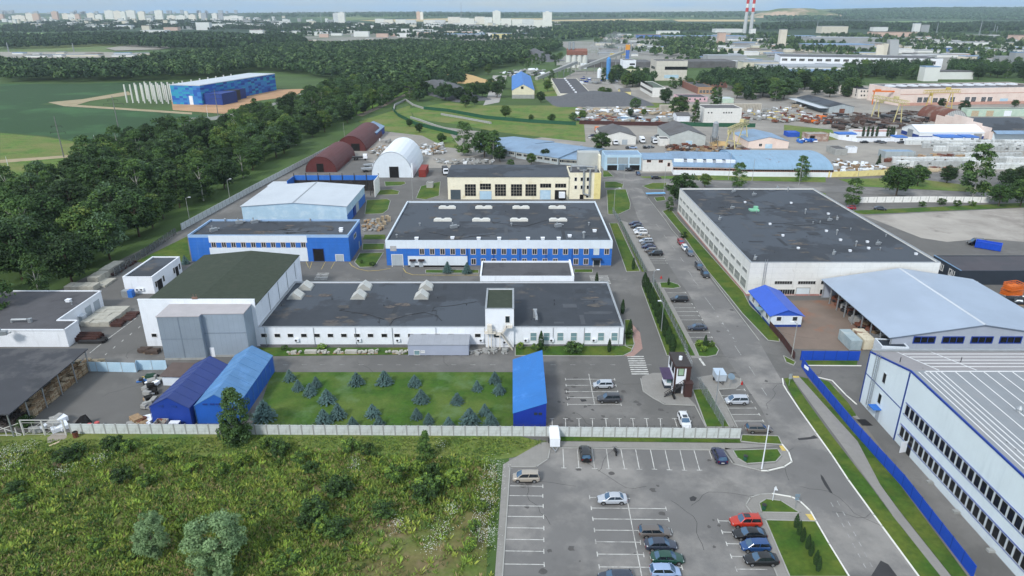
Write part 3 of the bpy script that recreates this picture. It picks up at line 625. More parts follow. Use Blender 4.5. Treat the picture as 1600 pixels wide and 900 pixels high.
# -- blue two-storey main building
z5 = hgt(780,417,376)
b = Bd('blue_factory', 'two storey blue and white factory with wide dark roof and two rows of skylights', 'building', (602,376), (957,376), (640,314.5), z5); B5 = b
flat(b, BLUEP, BITUM, .5, M('coping_pale',C(205,216,226),.04), PLINTH, pm=M('coping_pale',C(205,216,226),.04))
fbox(b, 'white_band', 602.2, 376.3, 956.8, 388.3, WHITEP, .07); fbox(b, 'white_panel', 637, 400, 731, 417, WHITEP, .06)
m = MB(); m.box(-.07,-.003,z5*.7,-.003,b.D,z5-.01); m.build('side_panel', WHITEP, b.root)
fwin(b, [(x,393) for x in (659.3,675.3,691.5,707.5,723.5,739.3,755.3,771.6,787.3,803.3,819.3,835.3,851.3,867.5,883.5,899.8,915.7,948)], 6.3, 8, cols=2, fr=M('window_surround',C(196,186,180),.05), t=.16)
fwin(b, [(931.8,393)], 8, 9.5, cols=2, gl=M('white_blind',C(190,205,212),.05,1,.3))
fwin(b, [(x,408.5) for x in (740,755.3,771.6,787.3,803.3,819.3,835.3,851.3,867.5,899.8,915.5)], 6.3, 8, cols=2, fr=M('window_surround',C(196,186,180),.05), t=.16)
gate_door(b, 612, 398, 630, 417.2); gate_door(b, 927.5, 405, 937, 417.5, GLASS, lab='glazed entrance door')
q = b.fx(932,404); MB().box(q[0]-1.5,-1.6,q[1],q[0]+1.5,-.1,q[1]+.2).build('door_canopy', DARKP, b.root)
for x in (645,658.5): q = b.fx(x,406); MB().box(q[0]-.9,-.9,q[1]-.2,q[0]+.9,-.08,q[1]+.25).build('door_canopy', M('dark_canopy',C(52,40,44)), b.root); fbox(b, 'door', x-4, 407.5, x+3, 417, DOORG, .09, .061)
MB().box(b.fx(614)[0],-.1,z5-3.2,b.fx(623.5)[0],-.071,z5-1.6).build('sign_board', M('grey_board',C(170,170,172)), b.root)
for x in (732,772,812,852,892): MB().tube((b.fx(x)[0],-.15,.2),(b.fx(x)[0],-.15,z5-2.4),.07,5).build('downpipe', BLUED, b.root)
zr = z5-.5; kk = MB().box(-2.9,-.8,0,2.9,.8,.5).exty([(-2.8,.5),(-.2,.5),(-.7,.85),(-2.3,.85)], -.7, .7).exty([(.2,.5),(2.8,.5),(2.3,.85),(.7,.85)], -.7, .7).mesh('roof_skylight', [M('white_skylight',C(214,214,208),.05,1,.4)])
for a in ((699,325.5),(756,325.5),(814,325.5),(870.5,325.5),(692,345),(752,345),(811,345),(872,345)): w = P(*a, zr); link('roof_skylight', kk, b.root, (w[0]-b.a.x, w[1]-b.a.y, zr))
for a, kd in (((656,353),0),((709,356),3),((872,354),3),((799,353),0),((920,352),0),((929,362),1),((890,370),1),((707,373),1),((748,374),1),((780,374),1),((825,374),1),((848,374),1),((873,374),1),((620,371),0),((651,374),1),((668,328),4),((790,331),4),((905,328),4),((912,372),2)): w = P(*a, zr); vent(b.root, w[0]-b.a.x, w[1]-b.a.y, zr, kd)
roofdetail(B5, B5.H-.5, 20, 5)
# -- blue left building
z6 = hgt(546,408,367)
b = Bd('blue_warehouse', 'lower blue and white warehouse with dark open gateway left of the blue factory', 'building', (293,367.5), (544,367.5), (324,343), z6); B6 = b
flat(b, BLUEP, BITUM, .5, M('coping_blue',C(150,180,214),.04), pm=M('coping_blue',C(150,180,214),.04))
fbox(b, 'white_band', 325, 368, 480, 379, WHITEP, .07); fbox(b, 'white_panel', 327, 387, 482, 408, WHITEP, .05)
fwin(b, [(x,382.5) for x in (334,350,365,380.5,396,412,427,442.5,458,474)], 6, 7, cols=2, fr=M('window_surround',C(196,186,180),.05), t=.16)
gate_door(b, 489, 389, 507, 408, HOLE, BLUED, lab='dark open gateway'); gate_door(b, 524.5, 398, 537, 408)
window(b.root, b.W+.002, b.D*.5, 5.6, 3.2, 1.3, 'R', 3, gl=GLASSD); MB().box(b.W+.003,b.D*.75,0,b.W+.06,b.D*.75+1,2.2).build('door', DOORG, b.root)
for a, kd in (((334,361),3),((352,346),0),((374,349),3),((533,359),1),((533,362),1),((420,347),4),((449,364),4),((500,362),4),((398,348),3),((485,346),0)): w = P(*a, z6-.5); vent(b.root, w[0]-b.a.x, w[1]-b.a.y, z6-.5, kd)
roofdetail(B6, B6.H-.5, 10, 9, 4)
# -- pale gable warehouse
z7 = hgt(571,317,292)
b = Bd('gable_warehouse', 'pale blue warehouse with broad low white metal gable roof', 'building', (377,322.5), (541,322.5), (404,290), z7)
gable_y(b, z7+1.3, PALEB2, METALR, .35)
m = MB(); m.box(b.W+.003,0,0,b.W+.05,b.D,z7*.5); m.build('blue_base', BLUEP, b.root); MB().box(b.W+.051,b.D*.3,0,b.W+.3,b.D*.42,3.4).build('gate', BLUED, b.root); MB().box(b.W+.051,b.D*.45,0,b.W+.12,b.D*.6,3.6).build('door', DOORG, b.root)
m = MB(); m.exty([(b.W/2-.4,z7+1.4),(b.W/2+.4,z7+1.4),(b.W/2,z7+1.62)], -.3, b.D+.3); m.build('ridge_cap', STEEL, b.root)
# -- burnt out frame
bx0, by0 = P(462,298); bx1, _ = P(593,298); hb = hgt(520,298,274)
r_ = thing('burnt_shed', 'roofless burnt shed with blue top band and charred wall on bare posts', 'building', (bx0, by0, 0)); W = bx1-bx0
CHAR = M('charred_panel', C(46,42,42), .3, .8, .9, blot=(C(92,86,82), .6, .55, .7, .7))
MB().box(0,0,0,W,.2,hb-2).build('charred_wall', CHAR, r_); MB().box(0,-.02,hb-1.997,W,.22,hb).build('blue_band', BLUEP, r_); MB().box(W+.003,-11,0,W+.25,.2,hb+.1).build('end_wall', OLDWHITE, r_)
MB().box(-.3,-9,0,-.003,.2,hb-.3).build('side_wall', BLUEP, r_)
m = MB()
for i in range(8): m.box(W*i/7-.12,-.3,0,W*i/7+.12,-.06,hb+1)
for i in range(6): m.box(W-.1-(i%2)*2.2,-10+i*1.7,0,W+.0-(i%2)*2.2+.15,-9.8+i*1.7,hb*.8)
m.build('posts', DSTEEL, r_); MB().box(-9,-8,hb-2.9,-.5,.2,hb-2.6).build('lean_roof', METALR, r_); m=MB()
for x in (-8.8,-4.5,-.8): m.box(x-.1,-7.8,0,x+.1,-7.6,hb-2.9); m.box(x-.1,0,0,x+.1,.2,hb-2.9)
m.build('roof_posts', DSTEEL, r_)
# -- cream workshop behind
z9 = hgt(700,311,276)
b = Bd('cream_workshop', 'cream workshop with tall gridded windows behind the blue factory', 'building', (699,276.5), (889,276.5), (702,258), z9)
gable_x(b, z9+.5, CREAM, BITUM, .25)
WF = M('old_window_frame', C(206,200,184), .06)
fwin(b, [(735,297),(782,297),(807,297),(829.5,297)], 17, 18, cols=4, rows=4, fr=WF, gl=GLASSD); fwin(b, [(758.5,291.5)], 17, 9, cols=4, rows=2, fr=WF, gl=GLASSD); fwin(b, [(852.5,290),(876,290)], 17, 6, cols=4, rows=1, fr=WF, gl=GLASSD)
gate_door(b, 704, 296.5, 720, 311.5, M('slate_door',C(72,84,92),.06), WF, lab='dark slate gate'); gate_door(b, 749.5, 298.5, 768, 311.5, PALEB2, WF); gate_door(b, 844, 297, 860, 311.5, PALEB2, WF); gate_door(b, 867, 297, 884, 311.5, HOLE, WF, lab='dark open gateway')
z9b = hgt(890,311,270)
b = Bd('cream_block', 'three storey cream and yellow block with rooftop pipes beside the cream workshop', 'building', (889.5,270), (939.5,270), (886,258), z9b); b.D = 13
flat(b, CREAM, BITUM2, .3, None); xm = b.fx(921)[0]; MB().box(xm,-.08,0,b.W,-.003,z9b).build('yellow_bay', YELLOW, b.root)
fwin(b, [(x,y) for x in (899.5,909,918.5) for y in (280,292.5)]+[(917.5,306)], 3.6, 5.4, cols=1, gl=GLASSD); gate_door(b, 906, 304, 911.5, 311.5, HOLE, WF)
MB().box(4,b.D-5,z9b-.3,b.W,b.D,z9b+6.5).build('roof_tower', M('tower_grey',C(176,180,178),.06,.3), b.root); MB().box(b.W-.6,b.D-9,z9b+.02,b.W+.1,b.D-5,z9b+6).build('tower_wing', CREAM, b.root)
m = MB(); q = b.fx(905)[0]; q2 = b.fx(914)[0]; m.path([(q,-.7,z9b+1.5),(q,-.7,2.5),(q2,-.7,1.6),(q2,-.7,z9b+1.5)], .35, 8); m.path([(1,3,z9b),(1,3,z9b+2),(6,3,z9b+2),(10,4,z9b+1.4)], .35, 8); m.ob((6,5,z9b-.2),(3,2,1.6)); m.ob((11,3,z9b-.2),(1,1,2.4)); m.build('pipework', STEEL, b.root)
# -- big white plant building on the other side of the road
z10 = hgt(1172,462,410)
b = Bd('white_plant', 'large weathered white plant building with wide flat dark roof across the road', 'building', (1173,410), (1470,410), (1062,294), z10); B10 = b
flat(b, OLDWHITE, BITUM, .45, STEEL, M('pink_plinth',C(172,128,122),.1))
SL = M('strip_window_frame', C(200,202,198), .06)
fwin(b, [(1224,441.5),(1260.5,441.5)], 27, 4.5, cols=7, fr=SL, gl=GLASSD); fwin(b, [(1288,441.5)], 10, 4.5, cols=3, fr=SL, gl=GLASSD); fwin(b, [(1228,456.5),(1294,456.5)], 26, 8.5, cols=7, fr=SL, gl=GLASSD)
fwin(b, [(1186,456.5)], 20, 8.5, cols=5, fr=SL, gl=GLASSD)
gate_door(b, 1245, 450, 1262.5, 466, M('white_gate',C(206,216,222),.04), CONC)
n = 15
for i in range(n):
    y = 3.5+i*(b.D-7)/(n-1); window(b.root, -.002, y, 6.1, 3.6, .9, 'L', 4, fr=SL, gl=M('plain_grey_glass',C(98,104,108),.2,.3,.3)); window(b.root, -.002, y, 2.6, 4.2, 2.3, 'L', 5, 2, fr=SL, gl=M('plain_grey_glass',C(98,104,108),.2,.3,.3))
ladder(b.root, b.fx(1191)[0], 0, .3, z10, 'F')
zr = z10-.45
for a, kd in (((1258,334),2),((1294,335),1),((1296,345),3),((1308,343),3),((1270,350),0),((1281,349),0),((1307,367),2),((1337,385),2),((1329,360),0),((1372,382),3),((1375,391),0),((1355,379),1),((1357,389),1),((1291,362),1),((1313,376),1),((1223,369),1),((1247,389),1),((1203,351),1),((1384,370),0),((1431,398),1),((1236,318),1),((1231,299),2),((1178,305),3),((1146,300),3),((1164,317),1),((1144,326),3),((1125,343),3),((1182,332),0),((1303,397),3),((1180,405),3),((1170,297),0),((1215,295),3),((1100,300),4),((1110,318),4),((1130,360),4),((1160,380),4),((1200,330),4),((1210,395),4),((1260,370),4),((1330,350),4),((1328,393),1)):
    w = P(*a, zr); o = vent(b.root, w[0]-b.a.x, w[1]-b.a.y, zr, kd); o.scale = (.62,.62,.8)
w = P(1178,329,zr); MB().ob((0,0,0),(3,2,.5)).ob((.6,.3,.5),(1.3,1,.9)).build('green_fan_unit', M('mint_machine',C(130,190,160)), b.root, (w[0]-b.a.x, w[1]-b.a.y, zr))
roofdetail(B10, B10.H-.45, 34, 12, 4)
# -- blue hut
z11 = 3.0
b = Bd('office_hut', 'white site hut with bright cobalt gable roof at the corner of the white plant', 'building', (1205,493), (1254,493), (1173,455), z11)
gable_y(b, z11+1.5, WHITEP, COBALT, .45)
MB().box(-.05,-.05,0,b.W+.05,-.003,.6).box(-.05,-.003,0,-.003,b.D,.6).build('blue_plinth', BLUED, b.root); MB().exty([(0,z11-.05),(b.W,z11-.05),(b.W/2,z11+1.42)], -.06, -.004).build('gable_panel', COBALT, b.root)
fwin(b, [(1217,498),(1242,498)], 7, 6, cols=1); 
for yy in (.15,.5,.8): window(b.root, -.002, b.D*yy, 1.8, 1.6, 1.2, 'L', 2)
MB().box(-1.6,b.D*.3,2.3,-.01,b.D*.3+2,2.42).build('porch_roof', M('porch_teal',C(120,150,165)), b.root); MB().box(-.07,b.D*.3+.5,.1,-.0031,b.D*.3+1.5,2.2).build('door', DOORG, b.root)
# -- grey gable warehouse
z12 = 5.0
b = Bd('grey_warehouse', 'open sided warehouse with wide blue grey metal gable roof by the white plant', 'building', (1392,526), (1662,521), (1294,437.5), z12, square=False); B12 = b
b.ang = 0; b.root.rotation_euler = (0,0,0); b.u = Vector((1,0)); b.n = Vector((0,1)); b.D = Vector(P(1294,437.5,z12)).y-b.a.y; W, D = b.W, b.D; zr = z12+3.0
r = MB(); o = .6
for x0, x1, za, zb in ((-o,W/2,z12-.1,zr),(W/2,W+o,zr,z12-.1)): r.exty([(x0,za),(x1,zb),(x1,zb+.14),(x0,za+.14)], -o, D+o)
r.build('roof', GREYR, b.root); MB().exty([(W/2-.35,zr+.1),(W/2+.35,zr+.1),(W/2,zr+.3)], -o, D+o).build('ridge_cap', METALR, b.root)
MB().add([(0,0,0),(W,0,0),(W,0,z12-.1),(W/2,0,zr-.05),(0,0,z12-.1)], [(0,1,2,3,4)]).add([(0,D,0),(W,D,0),(W,D,z12-.1),(W/2,D,zr-.05),(0,D,z12-.1)], [(4,3,2,1,0)]).add([(W,0,0),(W,D,0),(W,D,z12-.1),(W,0,z12-.1)], [(0,1,2,3)]).build('walls', GREYP2, b.root)
MB().box(4,-.06,0,W,-.003,1.4).build('blue_base', BLUEP, b.root)
fwin(b, [(1444,531),(1489,531),(1534,531),(1579,531)], 32, 8.5, cols=3, fr=FRAMEB, gl=GLASSD, t=.2)
m = MB()
for i in range(9): m.box(.1,D*i/8-.12,0,.35,D*i/8+.12,z12)
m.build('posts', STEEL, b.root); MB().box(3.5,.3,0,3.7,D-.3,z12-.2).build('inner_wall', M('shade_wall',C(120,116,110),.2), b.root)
bb = Bd('timber_clad_annex', 'small white annex with dark doorway at the front corner of the grey warehouse', 'building', (1378,541), (1421,543), (1372,520), 3.4); bb.D = b.a.y-bb.a.y-.8 if b.a.y-bb.a.y > 2 else 4
flat(bb, WHITEP, DARKP, .2, None); fbox(bb, 'doorway', 1392, 546, 1416, 560, HOLE, .05)
# -- dark low building
z14 = hgt(1500,444,422)
b = Bd('dark_store', 'long low dark grey store building with flat purple grey roof behind the grey warehouse', 'building', (1501,423), (1700,423), (1463,399), z14)
flat(b, DARKP, BITUMP, .12, None); MB().box(-.1,-.1,z14,.25,b.D,z14+.15).build('parapet_coping', M('coping_blue2',C(110,140,170)), b.root)
for yy in (b.D*.27, b.D*.68):    # pale emblem of three strokes, twice on the end wall
    m = MB(); g = lambda y0, z0_, y1, z1_: m.box(-.03, yy-y1, z0_, -.003, yy-y0, z1_)
    g(-1.3,1.2,-1.05,3.2); g(-1.05,2.95,0,3.2); g(-.2,1.2,.05,2.95); g(-1.05,1.2,-.2,1.45); g(-.65,1.45,-.45,2.3); g(.35,1.2,.6,3.2); g(.6,1.2,1.0,1.45); g(1.15,1.2,1.4,3.2)
    m.build('wall_sign', FRAMEW, b.root)
# -- pale blue plant, bottom right
XB = P(1343,627)[0]; YB = P(1343,627)[1]; hB = hgt(1343,627,550); YR = P(1396,687)[1]; hR = hgt(1396,687,580); yq, zq = atX(1600,745,XB); hF = hR-(hR-zq)*(YR-58)/(YR-yq)
b_ = thing('pale_blue_plant', 'big pale blue clad plant with two dark window bands and low grey roof', 'building', (XB, 58, 0)); D = YB-58; r0 = YR-58; W = 75
MB().add([(0,0,0),(0,D,0),(0,D,hB-.05),(0,r0,hR-.05),(0,0,hF-.05),(W,0,0),(W,D,0),(W,D,hB-.05),(W,r0,hR-.05),(W,0,hF-.05)], [(4,3,2,1,0),(5,6,7,8,9),(0,5,9,4),(6,1,2,7)]).build('walls', PALEB, b_)
r = MB(); RF = M('grey_membrane_roof', C(134,139,144), .05, .2, .6, seams=[('X', 1.4, .05, .9)], blot=(C(152,150,150), .12, .5, .68, .5)); RF2 = M('ribbed_pinkish_roof', C(150,146,147), .04, .2, .6, seams=[('Y', .9, .12, .82)])
r.extx([(0,hF),(r0,hR),(r0,hR+.15),(0,hF+.15)], 0, W); r.extx([(r0,hR),(D,hB),(D,hB+.15),(r0,hR+.15)], 0, W, 1); r.build('roof', [RF, RF2], b_)
m = MB(); e = .12
m.extx([(0,hF-.1),(r0,hR-.1),(r0,hR+.2),(0,hF+.2)], -e, .1); m.extx([(r0,hR-.1),(D,hB-.1),(D,hB+.2),(r0,hR+.2)], -e, .1); m.build('blue_verge', FRAMEB, b_)
MB().box(.2,D-.4,hB+.1,W,D+.25,hB+.55).build('back_gutter', STEEL, b_)
m = MB(); m.box(-.09,r0-.15,0,-.003,r0+.15,hR-.25); m.box(-.09,D-.2,0,-.003,D+.05,hB-.25); m.box(-.06,r0+.15,hB*.58,-.0032,D-.2,hB*.58+.16); m.build('blue_trim', BLUED, b_)
sl1 = (hR-hF)/r0; wl = MB()
wl.box(2.2,r0-.5,hR+.12,W,r0-.3,hR+.24)
x = .9
while x < 60:
    st = .95 if x < 4 else 2.4; y1 = r0-.6; wl.add([(x,4,hF+sl1*4+.155),(x+.16,4,hF+sl1*4+.155),(x+.16,y1,hF+sl1*y1+.155),(x,y1,hF+sl1*y1+.155),(x,4,hF+sl1*4+.22),(x+.16,4,hF+sl1*4+.22),(x+.16,y1,hF+sl1*y1+.22),(x,y1,hF+sl1*y1+.22)], [(4,5,6,7),(0,1,5,4),(1,2,6,5),(2,3,7,6),(3,0,4,7)]); x += st
s2 = (hR-hB)/(D-r0)
for k in range(1, 6): yy = r0+k*(D-r0)/6; zz = hR-s2*(yy-r0)+.155; wl.box(4.8,yy-.08,zz,W,yy+.08,zz+.07)
for xx in (4.6, 11): wl.add([(xx,r0,hR+.155),(xx+.2,r0,hR+.155),(xx+.2,D-.5,hB+.2),(xx,D-.5,hB+.2),(xx,r0,hR+.23),(xx+.2,r0,hR+.23),(xx+.2,D-.5,hB+.28),(xx,D-.5,hB+.28)], [(4,5,6,7),(0,1,5,4),(1,2,6,5),(2,3,7,6),(3,0,4,7)])
wl.build('roof_battens', M('white_batten',C(216,218,220),.04), b_)
FR2 = M('band_frame', C(196,204,210), .05, 1, .4)
for zb_ in (2.75, 7.0):
    y = r0-1.7
    while y > 5: window(b_, -.002, y, zb_, 1.15, 1.9, 'L', 1, 1, FR2, GLASSD, .1); y -= 1.45
    for zz in (-1.12, 1.06): MB().box(-.11,4.4,zb_+zz,-.003,r0-.8,zb_+zz+.1).build('blue_rail', FRAMEB, b_)
for yy, zz in ((D*.88-.6,7.6),(D*.88-.2,3.3)): window(b_, -.002, r0+(D-r0)*.52, zz+1, 1.0, 1.9, 'L', 1, 1, FR2, GLASSD, .1)
ladder(b_, -.02, r0+(D-r0)*.72, .5, hB+.9, 'L', True)
MB().box(-1.5,r0+(D-r0)*.42,2.6,-.01,r0+(D-r0)*.42+2,2.75).build('door_canopy', BLUEP, b_); MB().box(-.06,r0+(D-r0)*.42+.4,.1,-.0033,r0+(D-r0)*.42+1.5,2.2).build('door', DOORG, b_)
MB().box(-.1,r0-5.0,.1,-.003,r0-4.0,2.3).build('doorway', HOLE, b_); MB().ob((-.65,r0-3.9,.1),(1.15,.06,2.2),.25).build('open_door', WHITE, b_)
for yy in (r0-12, r0-19, r0-27): MB().ob((-.5,yy,0),(.9,.7,.35)).build('cellar_hatch', CONC, b_)
yv, zv = 0, 0
w = P(1590,650,hR-1); MB().tube((0,0,-.6),(0,0,.7),.5,10).tube((0,0,.7),(0,0,1.2),.75,10).tube((0,0,1.2),(0,0,1.5),.5,10).tube((0,0,1.5),(0,0,2),.55,10,.15).build('roof_vent', STEEL, b_, (w[0]-XB, w[1]-58, hR-1.2))
for a in ((1407,562),(1441,579),(1502,562),(1543,579),(1572,695),(1586,706)): w = P(*a, hR-.6); MB().tube((0,0,-.5),(0,0,.5),.07,5).build('roof_pin', DSTEEL, b_, (w[0]-XB, w[1]-58, hR-.6))
# -- left white flat building (L plan) and small one
z15 = hgt(70,545,516)-.2
b = thing('white_depot', 'long white depot with worn flat roof beside the tree belt at the left', 'building', (*P(74,514.5,z15), 0)); o = Vector(P(74,514.5,z15))
p = [Vector(q)-o for q in px([(74,514.5),(108,514.5),(56,515)], z15)]
xr_ = Vector(P(157,454,z15)).x-o.x; yb_ = Vector(P(157,454,z15)).y-o.y; xs = Vector(P(104,512,z15)).x-o.x; x2 = Vector(P(55,515,z15)).x-o.x; ym = Vector(P(55,515,z15)).y-o.y; xl_ = -26
out = [(xl_,0),(xs,0),(xs,5),(xr_,5),(xr_,yb_),(xl_,yb_)]
MB().prism(out, 0, z15-.3).build('walls', WHITE, b); m = MB(); m.strip(out, .3, z15-.297, z15, closed=True); m.build('parapet', WHITE, b)
MB().prism([(xl_+.2,.2),(xs-.2,.2),(xs-.2,5.2),(xr_-.2,5.2),(xr_-.2,yb_-.2),(xl_+.2,yb_-.2)], z15-.296, z15-.2).build('roof', BITUM2, b)
gx = [(.35,'g'),(.5,'g')]
for yy in (.72,.88): MB().box(xr_+.003,yb_*yy-1.2,0,xr_+.06,yb_*yy+1.2,2.8).build('gate', DOORG, b)
MB().box(xr_+.003,yb_*.35,0,xr_+.06,yb_*.35+1.2,2.4).build('doorway', HOLE, b); window(b, xr_+.002, yb_*.25, 2.4, 1.4, .8, 'R', 1, gl=GLASSD); MB().box(xr_+.003,yb_*.52,2.0,xr_+1.3,yb_*.52+2,2.15).build('door_canopy', METALR, b); MB().box(xr_+.003,yb_*.52+.4,0,xr_+.06,yb_*.52+1.5,2.0).build('door', DOORG, b)
w = Vector(P(20,502,z15))-o; MB().tube((0,0,0),(0,0,.9),.5,8).tube((-.6,0,.7),(-4,-.2,.7),.3,8).tube((-4,-.2,.7),(-4.3,-.2,-2),.3,8).build('exhaust_fan', STEEL, b, (w.x+4, w.y, z15-.2)); w = Vector(P(107,470,z15))-o; vent(b, w.x, w.y, z15-.2, 1); w = Vector(P(3,522,z15))-o; vent(b, w.x, w.y, z15-.2, 3); w=Vector(P(112,475,z15))-o; vent(b, w.x, w.y, z15-.2, 0)
z16 = hgt(192,460,434)
b = Bd('white_store', 'small white store with slate flat roof left of the green roofed hall', 'building', (191,433), (237,433), (240,401), z16); flat(b, WHITE, BITUM, .25, WHITE)
for yy in (.08,.34,.72,.93): window(b.root, b.W+.002, b.D*yy, 2.2, .9, 1.6, 'R', 1, gl=GLASSD)
for yy, w_ in ((.2,2.6),(.82,1.6)): MB().box(b.W+.003,b.D*yy-w_/2,0,b.W+.06,b.D*yy+w_/2,2.8).build('door', HOLE, b.root)
q = b.fx(216,452); acunit(b.root, q[0], 0, q[1]); acunit(b.root, q[0]+1.1, 0, q[1])
# -- dark shed roof over pallets
zs = 5.0
cs = px([(134,546.5),(18,646)], zs); sx1 = (cs[0][0]+cs[1][0])/2; sy0, sy1 = cs[1][1], cs[0][1]
sh = thing('open_shed', 'open timber shed with wide dark felt roof on posts over stacked pallets', 'shed', (sx1, sy0, 0))
MB().extx([(0,zs-.4),(sy1-sy0,zs+.1),(sy1-sy0,zs+.3),(0,zs-.2)], -42, 0).build('roof', M('dark_felt_roof', C(66,68,73), .06, .2, .9, seams=[('Y', 4.4, .08, .88)], blot=(C(92,92,94), .05, .53, .57, .6), blot2=(C(56,58,62), .08, .58, .64, .6)), sh)
for i in range(6):
    yy = .3+(sy1-sy0-.6)*i/5; MB().tube((-.6,yy,0),(-.6,yy,zs-.4+.5*i/5),.12,6).build('post', STEEL, sh)
    MB().tube((-20,yy,0),(-20,yy,zs-.4+.5*i/5),.12,6).build('post', STEEL, sh)
# -- tents
def tent(name, label, A, B_, K, ze, zr, wall, roof, xr=None):
    b = Bd(name, label, 'tent', A, B_, K, ze); gable_y(b, zr, wall, roof, .08, xr, .08); m = MB(); W, D = b.W, b.D; n = round(D/2.4)
    for k in range(n+1): y = D*k/n; m.path([(-.1,y,.05),(-.1,y,ze+.06),(W/2,y,zr+.11),(W+.1,y,ze+.06),(W+.1,y,.05)], .045, 4)
    m.build('tent_ribs', roof, b.root); return b
ze = hgt(236,663,635)
b = tent('storage_tent', 'dark blue gabled storage tent behind the concrete fence', (234,635.5), (295,638), (313,570), ze, ze+2.0, M('tent_front_blue',C(28,62,150),.08,.4,.6), TENTD)
for k in (.28,.62): MB().box(b.W*k-.5,-.12,ze+.1,b.W*k+.5,-.003,ze+.5).build('vent_flap', BLUED, b.root)
ze = hgt(304,663,635)
b = tent('storage_tent', 'faded light blue gabled storage tent nearest the spruce lawn', (304,634), (371,634), (391,556), ze, ze+2.3, M('tent_front_blue2',C(34,92,180),.08,.4,.6), TENTP)
for k in (.25,.42,.55,.75): MB().box(b.W*k-.4,-.12,ze+.2,b.W*k+.4,-.003,ze+.5).build('vent_flap', BLUED, b.root)
x0, y0 = P(802,667); x1 = P(853,667)[0]; yk = P(848,561)[1]; zl, zh = hgt(802,667,646), hgt(853,667,630)
t_ = thing('lean_to_tent', 'bright blue single pitch tent standing between the spruce lawn and gate car park', 'tent', (x0, y0, 0)); W = x1-x0; D = atY(852,549,y0+1)[0]*0+ (P(850,548,zh)[1]-y0)
MB().add([(0,0,0),(W,0,0),(W,0,zh),(0,0,zl),(0,D,0),(W,D,0),(W,D,zh),(0,D,zl)], [(0,1,2,3),(5,4,7,6),(1,5,6,2),(4,0,3,7)]).build('walls', M('tent_wall_blue',C(22,52,150),.1,.4,.6), t_)
MB().exty([(-.1,zl+.0),(W+.1,zh+.03),(W+.1,zh+.1),(-.1,zl+.07)], -.1, D+.1).build('roof', TENTB, t_)
for k in (.68,.82): MB().box(W*k-.3,-.1,zl-.3,W*k+.3,-.003,zl+.2).build('vent_flap', DARKP, t_)
# -- grey container hut before the workshop
zh_ = hgt(640,556,538)
b = Bd('cabin', 'pale grey metal cabin with white window on the road side of the workshop', 'cabin', (637,538), (732,538), (641,523), zh_); W, D = b.W, b.D
MB().box(0,0,.15,W,D,zh_-.15).build('walls', M('cabin_lilac',C(160,168,186),.04,.3,.5), b.root); MB().extx([(-.15,zh_-.149),(D+.1,zh_+.15),(D+.1,zh_+.25),(-.15,zh_-.05)], -.1, W+.1).build('roof', M('cabin_roof',C(150,154,162),.05,.4,.5,seams=[('X',1.4,.08,.88)]), b.root)
fwin(b, [(651.5,551)], 8, 6.5, cols=1, gl=GLASSL); fwin(b, [(660.5,549.5)], 5.5, 2.6, cols=1, gl=M('vent_white',C(200,205,208)))
m = MB()
for i in range(8): m.box(W*i/7-.1,.1,0,W*i/7+.1,.5,.15)
m.box(0,D-.5,0,W,D-.2,.15); m.build('feet', CONC, b.root)
# -- small brown-roofed shed
b = Bd('tool_shed', 'low white shed with brown roof behind the dark blue tent', 'shed', (252,586), (296,587), (262,568), 2.4)
MB().box(0,0,0,b.W,b.D,2.2).build('walls', WHITEP, b.root); MB().extx([(-.4,2.2),(b.D+.2,2.5),(b.D+.2,2.62),(-.4,2.32)], -.3, b.W+.3).build('roof', M('brown_felt',C(96,84,80),.08), b.root)
# -- gatehouse
zg = 5.9
b = Bd('gatehouse', 'two storey white gatehouse with dark brown roof and outside stair by the entrance', 'gatehouse', (1056,574), (1080,574), (1047,552), zg); W, D = b.W, b.D
BRN = M('dark_brown_panel', C(66,44,42), .1, .5, .7, seams=[('X', .5, .04, .8)])
ring(W, D, zg-.2).build('walls', WHITE, b.root); MB().box(-.12,-.14,zg-.197,W+.12,D+.12,zg+.15).build('fascia', BRN, b.root); MB().box(-.05,-.1,zg+.153,W+.05,D+.05,zg+.3).build('roof', M('dark_felt',C(62,58,58),.08), b.root)
m = MB(); m.box(-.05,-.06,0,.25,-.003,zg-.2); m.box(-.06,-.003,0,-.003,.3,zg-.2); m.box(W*.72,-.06,zg*.42,W+.05,-.003,zg-.2); m.build('brown_panels', BRN, b.root)
window(b.root, W*.38, -.002, 4.9, 1.0, 1.5, 'F', 1, gl=M('greenish_glass',C(150,176,150),.1,.5,.2), fr=DSTEEL, t=.12); MB().box(W*.1,-.06,3.2-3.1,W*.5,-.003,2.2).build('door', DSTEEL, b.root)
for yy in (.3,.7): window(b.root, -.002, D*yy, 4.8, 1.4, 1.4, 'L', 2, gl=GLASSD, fr=DSTEEL); window(b.root, -.002, D*yy, 1.7, 1.2, 1.3, 'L', 2, gl=GLASSD, fr=DSTEEL)
MB().box(W*.62,-1.4,0,W+.3,-.07,3.0).box(W*.55,-1.6,3.0,W+.4,-.065,3.15).build('stair_landing', BRN, b.root)
m = MB()
for k in range(12): m.box(W*.6-(k+1)*.32,-1.3,3.0-(k+1)*.25,W*.6-k*.32,-.4,3.05-(k+1)*.25)
m.path([(W*.6,-1.3,4.1),(W*.6-3.9,-1.3,1.0)], .05, 4); m.path([(W*.6,-1.3,3.0),(W*.6-3.9,-1.3,0.02)], .1, 4)
for k in range(5): m.tube((W*.6-k*.95,-1.3,3-k*.75),(W*.6-k*.95,-1.3,4.05-k*.75),.04,4)
m.box(W+.1,-1.5,4.1,W+.16,-.1,4.16); m.build('stair', DSTEEL, b.root); MB().tube((W*.5,D*.45,zg+.3),(W*.5,D*.45,zg+1.0),.35,8).build('roof_vent', WHITE, b.root)
m = MB()
